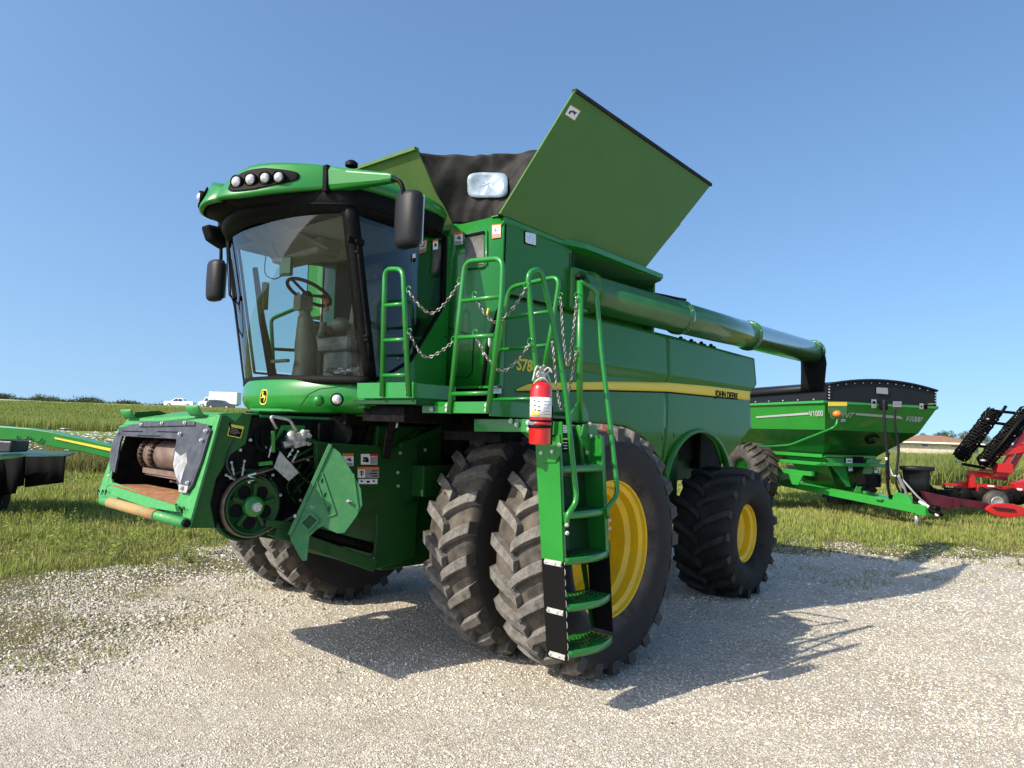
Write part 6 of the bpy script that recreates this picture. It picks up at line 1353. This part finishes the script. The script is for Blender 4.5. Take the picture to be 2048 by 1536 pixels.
for k in range(25):
    x = 52+78*k/24; rows.append([Wm(x, 913, 12.5), Wm(x-3, 975-10*k/24, 12.5)+HD*(.02*math.sin(k*.7))])
b.grid(rows, True); part(b, 'rubber_curtain', M['flap'], mw, solid=.02)
b = MB(); rows = [[Wm(130, 912, 12.5+i_*.25), Wm(121, 965-i_*1.2, 12.5+i_*.25)] for i_ in range(8)]; b.grid(rows); part(b, 'rubber_curtain', M['flap'], mw, solid=.02)
b = MB(); rows = [[Wm(-40+92*k/14, 924-11*k/14, 12.3), Wm(-40+88*k/14, 1000-k*1.2-(12 if k > 11 else 0), 12.3+.1*math.sin(k))] for k in range(15)]; b.grid(rows, True); part(b, 'rubber_curtain', M['flap'], mw, solid=.02)
b = MB(); b.lathe([(-.14, .16), (-.15, .34), (-.1, .40), (.1, .40), (.15, .34), (.14, .16)], Wm(-20, 995, 13.4)*1.0, RT, 28); part(b, 'mower_tyre', M['rubb'], mw)

# ------------------------------------------------------------ road with vehicles on the left skyline
rp = [(-260, 787, 165), (0, 798, 158), (200, 808, 152), (315, 813, 148), (420, 817, 143), (520, 821, 138), (640, 827, 133), (800, 835, 128)]
b = MB(); rows = []
for x, y, d in rp:
    p = PD(x, y, d); rows.append([p, p+HD*7, p+HD*8+V3((0, 0, -3)), p+V3((0, 0, -.05))-HD*.0, p-HD*18+V3((0, 0, -3.6))])
cpts = [curve([r_[k] for r_ in rows], 6) for k in (0, 1)]
b.grid([[a_-HD*2.2+V3((0, 0, -.36)), a_, c_] for a_, c_ in zip(*cpts)]); M['road'] = mat('pale_road', (.42, .40, .36), .85, c2=(.36, .34, .31), scale=.5)
rd = b.build('road', M['road']); rd['kind'] = 'structure'
b = MB(); rows = []
for a_, c_ in zip(*cpts): rows.append([a_-HD*60+V3((0, 0, -5.0)), a_-HD*30+V3((0, 0, -1.6)), a_-HD*10+V3((0, 0, -.75)), a_-HD*2.1+V3((0, 0, -.42)), a_-HD*.0+V3((0, 0, -.32)), c_+V3((0, 0, -.12)), c_+HD*6+V3((0, 0, -2.5))])
b.grid(rows, True)
bkm = gm; eb = b.build('embankment', M['road']); eb['kind'] = 'structure'
M['bank'] = mat('bank_grass', (.085, .12, .03), .9, c2=(.16, .17, .06), scale=.35, thr=(.3, .7), bump=.5, bscale=3); eb.data.materials.clear(); eb.data.materials.append(M['bank'])
rzt = lambda x: tuple(float(np.interp(x, [q[0] for q in rp], [q[i_] for q in rp])) for i_ in (1, 2))
def onroad(x, back=3.0):
    y, d = rzt(x); return PD(x, y, d)+HD*back
def carlike(name, label, cat, pos, yaw, L_, prof, win, hw, paint, wr, wx_, extra=None, tail=False):
    e = empty(name, tuple(pos), yaw, label=label, cat=cat); Rz = Matrix.Rotation(yaw, 4, 'Z'); Tm = Matrix.Translation(pos) @ Rz
    tr = lambda p: (Tm @ V3(p))
    b = MB(); n = len(prof)
    def ins(z): return .16*max(0, (z-1.05)/.8) if cat != 'truck' else 0
    vs = [tr((x, -(hw-ins(z)), z)) for x, z in prof]+[tr((x, hw-ins(z), z)) for x, z in prof]
    b.add(vs, [tuple(range(n)), tuple(range(2*n-1, n-1, -1))]+[(i_, (i_+1) % n, n+(i_+1) % n, n+i_) for i_ in range(n)]); part(b, 'body', paint, e, bevel=.04)
    for wq in win:
        for s in (-1, 1):
            b = MB(); b.add([tr((x, s*(hw-ins(z)+.012), z)) for x, z in wq], [tuple(range(len(wq)))]); part(b, 'side_window', M['wing'], e, solid=.01)
    for x_ in wx_:
        for s in (-1, 1):
            b = MB(); b.lathe([(-.12, 0), (-.12, wr*.6), (-.12, wr*.95), (-.08, wr), (.08, wr), (.12, wr*.95), (.13, wr*.62), (.10, wr*.55), (.11, 0)], tr((x_, s*(hw-.08), wr)), (Rz @ V3((0, s, 0))), 20); wo = part(b, 'car_wheel', M['rubb'], e)
            b = MB(); b.lathe([(.125, wr*.58), (.14, wr*.5), (.13, 0)], tr((x_, s*(hw-.08), wr)), (Rz @ V3((0, s, 0))), 14); part(b, 'hubcap', M['alum'], wo)
    if extra: extra(e, tr)
    return e
M['wpaint'] = mat('white_vehicle_paint', (.78, .79, .80), .3, 0, .6); M['dpaint'] = mat('dark_grey_vehicle_paint', (.045, .05, .06), .25, .2, .8); M['boxw'] = mat('white_cargo_box', (.72, .72, .70), .5)
yawR = math.atan2((rows[0][3]-rows[10][3]).y, (rows[0][3]-rows[10][3]).x)   # towards the left end of the road
def fr_pick(e, tr):
    def fb(y0, z0, y1, z1, x, m, nm):
        b = MB(); b.slab([tr((x, y0, z0)), tr((x, y1, z0)), tr((x, y1, z1)), tr((x, y0, z1))], tuple(tr((.03, 0, 0))-tr((0, 0, 0)))); part(b, nm, M[m], e)
    fb(-.55, .95, .55, 1.15, 2.88, 'ink', 'grille'); fb(-.9, .98, -.6, 1.14, 2.88, 'orange', 'headlight'); fb(.6, .98, .9, 1.14, 2.88, 'lens', 'headlight'); fb(-.95, .5, .95, .68, 2.90, 'alum', 'bumper')
    b = MB(); b.add([tr((1.42, -.72, 1.22)), tr((1.42, .72, 1.22)), tr((.72, .64, 1.80)), tr((.72, -.64, 1.80))], [(0, 1, 2, 3)]); part(b, 'windscreen', M['wing'], e, solid=.01)
prof_p = [(2.9, .45), (2.92, 1.0), (2.75, 1.18), (1.45, 1.25), (.70, 1.86), (-.75, 1.88), (-1.0, 1.30), (-2.85, 1.30), (-2.9, .5)]
carlike('pickup_truck', 'white crew cab pickup truck on the distant road, left of the box truck', 'pickup truck', onroad(346), yawR+.28, 5.8, prof_p, [[(1.2, 1.28), (.66, 1.76), (.15, 1.78), (.15, 1.28)], [(.05, 1.28), (.05, 1.78), (-.66, 1.78), (-.85, 1.30)]], .98, M['wpaint'], .42, (1.85, -1.85), fr_pick)
def fr_box(e, tr):
    b = MB(); bx_ = [tr((x, y, z)) for x in (1.05, -4.6) for y in (-1.22, 1.22) for z in (1.0, 3.45)]; b.add(bx_, [(0, 1, 3, 2), (4, 6, 7, 5), (0, 4, 5, 1), (2, 3, 7, 6), (0, 2, 6, 4), (1, 5, 7, 3)]); part(b, 'cargo_box', M['boxw'], e, bevel=.03)
    b = MB(); b.add([tr((2.15, -.85, 1.55)), tr((2.15, .85, 1.55)), tr((1.72, .78, 2.15)), tr((1.72, -.78, 2.15))], [(0, 1, 2, 3)]); part(b, 'windscreen', M['wing'], e, solid=.01)
    b = MB(); b.slab([tr((3.16, -.6, .95)), tr((3.16, .6, .95)), tr((3.16, .6, 1.15)), tr((3.16, -.6, 1.15))], tuple(tr((.03, 0, 0))-tr((0, 0, 0)))); part(b, 'grille', M['ink'], e)
    b = MB(); b.beam(tr((-4.5, 0, .9)), tr((1.2, 0, .9)), .9, .2); part(b, 'chassis', M['ink'], e)
prof_b = [(3.15, .5), (3.15, 1.15), (2.95, 1.35), (2.2, 1.5), (1.75, 2.25), (1.15, 2.35), (1.1, .5)]
carlike('box_truck', 'white box truck on the distant road between the pickup and the dark car', 'truck', onroad(419), yawR+.22, 7.6, prof_b, [[(2.0, 1.5), (1.68, 2.1), (1.25, 2.1), (1.25, 1.5)]], 1.05, M['wpaint'], .48, (2.35, -2.9), fr_box)
def fr_suv(e, tr):
    for s in (-1, 1):
        b = MB(); b.slab([tr((-2.30, s*.55, .95)), tr((-2.30, s*.88, .95)), tr((-2.30, s*.88, 1.15)), tr((-2.30, s*.55, 1.15))], tuple(tr((-.03, 0, 0))-tr((0, 0, 0)))); part(b, 'tail_light', M['lens'], e)
    b = MB(); b.add([tr((-2.18, -.7, 1.15)), tr((-2.18, .7, 1.15)), tr((-1.98, .62, 1.52)), tr((-1.98, -.62, 1.52))], [(0, 1, 2, 3)]); part(b, 'rear_window', M['wing'], e, solid=.02)
prof_s = [(2.3, .4), (2.32, .8), (2.1, .98), (1.3, 1.08), (.5, 1.58), (-.6, 1.66), (-1.85, 1.60), (-2.2, 1.12), (-2.28, .45)]
carlike('dark_suv', 'dark grey car driving away on the distant road, half behind the combine nose', 'car', onroad(474, -8)+V3((0, 0, -.15)), yawR+math.pi+.25, 4.6, prof_s, [[(1.05, 1.10), (.45, 1.50), (-.2, 1.55), (-.2, 1.10)], [(-.28, 1.10), (-.28, 1.55), (-1.1, 1.55), (-1.6, 1.15)]], .93, M['dpaint'], .36, (1.45, -1.4), fr_suv)

# ------------------------------------------------------------ house, trees, scrub line
hp = PD(1868, 908, 105); hz = hp.z
hs = empty('bungalow', (hp.x, hp.y, hz), label='low beige bungalow with a brown hipped roof behind the tall green field', cat='house')
hr = (RT*.93-HD*.36).normalized(); hf = (HD*.93+RT*.36).normalized()
Hh = lambda a, c_, z: hp+hr*a+hf*c_+V3((0, 0, z))
M['wall'] = mat('beige_stone_wall', (.55, .47, .36), .85, c2=(.42, .36, .28), scale=3, bump=.3, bscale=8); M['roof'] = mat('brown_shingles', (.22, .12, .07), .85, c2=(.28, .16, .10), scale=2.5, bump=.3, bscale=12); M['trim'] = mat('cream_trim', (.70, .64, .52), .7)
b = MB(); a_ = [Hh(-4.6, 0, 0), Hh(4.2, 0, 0), Hh(4.2, 8, 0), Hh(-4.6, 8, 0)]; b.slab(a_, (0, 0, 1.62)); part(b, 'wall', M['wall'], hs)
b = MB(); e_ = [Hh(-5.6, -.8, 1.62), Hh(6.2, -.8, 1.62), Hh(6.2, 8.8, 1.62), Hh(-5.6, 8.8, 1.62)]; rg_ = [Hh(-1.2, 4, 2.72), Hh(1.8, 4, 2.72)]; b.add(e_+rg_, [(0, 1, 5, 4), (1, 2, 5), (2, 3, 4, 5), (3, 0, 4), (3, 2, 1, 0)]); part(b, 'roof', M['roof'], hs)
b = MB(); b.beam(e_[0], e_[1], .08, .22); b.beam(e_[3], e_[0], .08, .22); b.beam(e_[1], e_[2], .08, .22); part(b, 'fascia', M['trim'], hs)
b = MB(); b.beam(Hh(4.2, -.02, 0), Hh(4.2, -.02, 1.6), .3, .3); b.beam(Hh(-4.6, -.02, 0), Hh(-4.6, -.02, 1.6), .25, .25); part(b, 'corner_trim', M['trim'], hs)
for a0 in (-1.5, 2.2):
    b = MB(); b.slab([Hh(a0, -.03, 1.05), Hh(a0+.75, -.03, 1.05), Hh(a0+.75, -.03, 1.45), Hh(a0, -.03, 1.45)], tuple(-hf*.02)); wo = part(b, 'window', M['wing'], hs)
    b = MB(); [b.beam(Hh(a0-.05, -.05, z), Hh(a0+.8, -.05, z), .06, .06) for z in (1.03, 1.48)]; part(b, 'window_frame', M['trim'], wo)
b = MB(); b.slab([Hh(4.4, 2, 0), Hh(6.0, 2, 0), Hh(6.0, 2.1, 1.6), Hh(4.4, 2.1, 1.6)], tuple(hf*.2)); part(b, 'porch_wall', M['grey'], hs)
lfm = tintmat('tree_leaves', .6, .3)
M['bark'] = mat('bark', (.12, .09, .065), .9, bump=.5)
def tree(name, label, group, pos, H, Wd, seed, pal, nleaf=2600):
    r = np.random.default_rng(seed); e = empty(name, tuple(pos), label=label, cat='tree', group=group); p0 = V3(pos)
    b = MB(); b.tube([p0+V3((0, 0, -.5)), p0+V3((.05*H*.2, 0, H*.35)), p0+V3((0, .03*H, H*.75))], [H*.035, H*.025, H*.008], 8)
    cl = []
    for k in range(16):
        a = r.uniform(0, 6.28); rad_ = Wd*.5*math.sqrt(r.random())*.8; z = H*(.30+.62*r.random()); f_ = 1-.55*abs((z/H-.55)/.45)**2; c_ = np.array([math.cos(a)*rad_*f_, math.sin(a)*rad_*f_, z]); cl.append((c_, H*r.uniform(.10, .20)))
        if k < 6: b.tube([p0+V3((0, 0, H*.3)), p0+V3(c_)], [H*.014, H*.004], 6)
    part(b, 'trunk', M['bark'], e)
    VV = []; CC = []
    per = nleaf//len(cl)
    for c_, s_ in cl:
        d = r.normal(0, 1, (per, 3)); d /= np.linalg.norm(d, axis=1)[:, None]; q = c_+d*s_*(r.random((per, 1))**.4)*np.array([1.3, 1.3, .9]); u = r.normal(0, 1, (per, 3)); u /= np.linalg.norm(u, axis=1)[:, None]; v = np.cross(u, r.normal(0, 1, (per, 3))); v /= np.linalg.norm(v, axis=1)[:, None]; sz = H*.022*r.uniform(.6, 1.4, (per, 1))
        VV.append(np.stack([q-u*sz, q-v*sz*.6, q+u*sz, q+v*sz*.6], 1)); tint = np.array(pal[r.integers(len(pal))]); CC.append(np.repeat((tint*r.uniform(.8, 1.2, (per, 1)))[:, None], 4, 1))
    VV = np.concatenate(VV).reshape(-1, 3)+np.array(p0); CC = np.concatenate(CC).reshape(-1, 3)
    o = arr_mesh('crown', VV, np.arange(len(VV)).reshape(-1, 4), lfm, CC, kind=None); o.parent = e; o.matrix_parent_inverse = e.matrix_basis.inverted(); return e
LPAL = [[.045, .085, .020], [.065, .11, .028], [.035, .07, .018], [.085, .12, .035]]
tl = [(1852, 868, 150, 6, 'small round bush tree left of the bungalow roof'), (1880, 866, 155, 8, 'dark rounded tree rising directly over the bungalow ridge'), (1905, 864, 150, 8, 'broad tree over the right half of the bungalow roof'), (1928, 863, 160, 9, 'tree beside the pale utility pole'), (1953, 868, 150, 7, 'low tree seen between the two black rollers'), (1985, 872, 145, 7, 'bushy tree behind the second black roller'), (2015, 868, 150, 8, 'tree behind the raised red frame'), (2044, 858, 140, 8, 'tallest tree at the right edge of the photo')]
for k, (x, y, d, wd_, lb_) in enumerate(tl):
    tpz = PD(x, y, d); base = PD(x, 903, d); Ht = tpz.z-base.z; tree('tree', lb_, 'trees behind the bungalow', base, Ht*1.05, wd_, 100+k, LPAL)
up_ = PD(1931, 905, 130); tz = PD(1929, 862, 130)
ue = empty('utility_pole', tuple(up_), label='thin pale utility pole standing among the trees right of the bungalow', cat='pole'); b = MB(); b.cyl(up_, tz, .14, 8); part(b, 'pole', M['bark'], ue); b = MB(); b.beam(tz-RT*.9-V3((0, 0, .4)), tz+RT*.9-V3((0, 0, .4)), .1, .12); part(b, 'cross_arm', M['bark'], ue)
# roadside scrub (one uncountable mass) on the left skyline
r = np.random.default_rng(77); VV = []; CC = []
for k in range(900):
    x = r.uniform(-260, 330); y, d = rzt(x); hmax = 1.5*(1-.6*max(0, (x-120)/210)) if x > 120 else 1.55
    c_ = PD(x, y, d)+HD*r.uniform(9, 14); c_ = np.array([c_.x, c_.y, c_.z-.2+r.random()*hmax*(.6+.4*math.sin(x*.07))]); n = 26
    q = c_+r.normal(0, 1, (n, 3))*[.6, .6, .25]; u = r.normal(0, 1, (n, 3)); u /= np.linalg.norm(u, axis=1)[:, None]; v = np.cross(u, r.normal(0, 1, (n, 3))); v /= np.linalg.norm(v, axis=1)[:, None]; sz = .16
    VV.append(np.stack([q-u*sz, q-v*sz*.6, q+u*sz, q+v*sz*.6], 1)); CC.append(np.tile(np.array([[.06, .08, .03], [.08, .095, .04], [.05, .07, .025]][r.integers(3)]), (n*4, 1)))
VV = np.concatenate(VV).reshape(-1, 3); arr_mesh('roadside_scrub', VV, np.arange(len(VV)).reshape(-1, 4), lfm, np.concatenate(CC), kind='stuff')
mf = PD(132, 895, 42); mt_ = PD(131, 857, 42)
me_ = empty('field_marker', tuple(mf), label='small white marker plate on a thin stake in the weeds above the green tongue', cat='marker'); b = MB(); b.cyl(mf-V3((0, 0, .6)), mt_, .02, 6); part(b, 'stake', M['bark'], me_); b = MB(); b.box(mt_, (.42, .30, .03), Matrix.Rotation(.4, 3, 'Z')); part(b, 'plate', M['white'], me_)
# ------------------------------------------------------------ finishing: split parts whose meshes hold separate pieces into siblings
def split_parts(names, gap=.012):
    for o in [q for q in list(bpy.data.objects) if q.type == 'MESH' and q.parent and q.name.split('.')[0] in names]:
        me = o.data; n = len(me.vertices); par = list(range(n))
        def find(a):
            while par[a] != a: par[a] = par[par[a]]; a = par[a]
            return a
        for e in me.edges:
            a, c_ = find(e.vertices[0]), find(e.vertices[1])
            if a != c_: par[a] = c_
        roots = {}
        for i_ in range(n): roots.setdefault(find(i_), []).append(i_)
        co = np.empty(n*3); me.vertices.foreach_get('co', co); co = co.reshape(-1, 3)
        cl = [[v_, co[v_].min(0)-gap, co[v_].max(0)+gap] for v_ in roots.values()]
        ch_ = True
        while ch_:
            ch_ = False
            for a in range(len(cl)):
                for c_ in range(a+1, len(cl)):
                    if (cl[a][1] < cl[c_][2]).all() and (cl[c_][1] < cl[a][2]).all():
                        cl[a] = [cl[a][0]+cl[c_][0], np.minimum(cl[a][1], cl[c_][1]), np.maximum(cl[a][2], cl[c_][2])]; del cl[c_]; ch_ = True; break
                if ch_: break
        if len(cl) < 2: continue
        kids = list(o.children); base = o.name.split('.')[0]
        for vs, lo_, hi_ in cl[1:]+cl[:1]:
            S = set(vs); mp = {v_: i_ for i_, v_ in enumerate(sorted(S))}
            fs = [p for p in me.polygons if p.vertices[0] in S]
            nm = bpy.data.meshes.new(base); nm.from_pydata([tuple(co[v_]) for v_ in sorted(S)], [], [[mp[v_] for v_ in p.vertices] for p in fs]); nm.update()
            for q, p in zip(nm.polygons, fs): q.use_smooth = p.use_smooth; q.material_index = p.material_index
            for m_ in me.materials: nm.materials.append(m_)
            if vs is cl[0][0]: o.data = nm
            else: d = o.copy(); d.data = nm; col.objects.link(d)
SPL = '''ladder_stringer front_frame_plate rubber_flap cab_pillar lift_arm kick_plate pressed_mark wiper_arm grille chassis_rail step_hanger work_light corner_trim body_rail sump_panel
joint_strip guard_arm flap_clamp coupling hook_plate mud_scroll_hook feeder_house side_mirror pulley_opening riser_plate guard_hole blower_housing valve_lever vent_hole white_reflector silver_stripe bolt engine_bay_fitting disc_gang pivot_plate roller_bearing
roller_bracket white_decal recess_hood auger_recess foot_pedal armrest_console platform_bracket stringer_bracket ladder_head fascia conveyor_slat lamp_recess drive_pulley pulley_spoke black_guard gang_bar tarp_window adjustment_slot liner_slot undercarriage feeder_deck transmission_case'''.split()
split_parts(SPL)
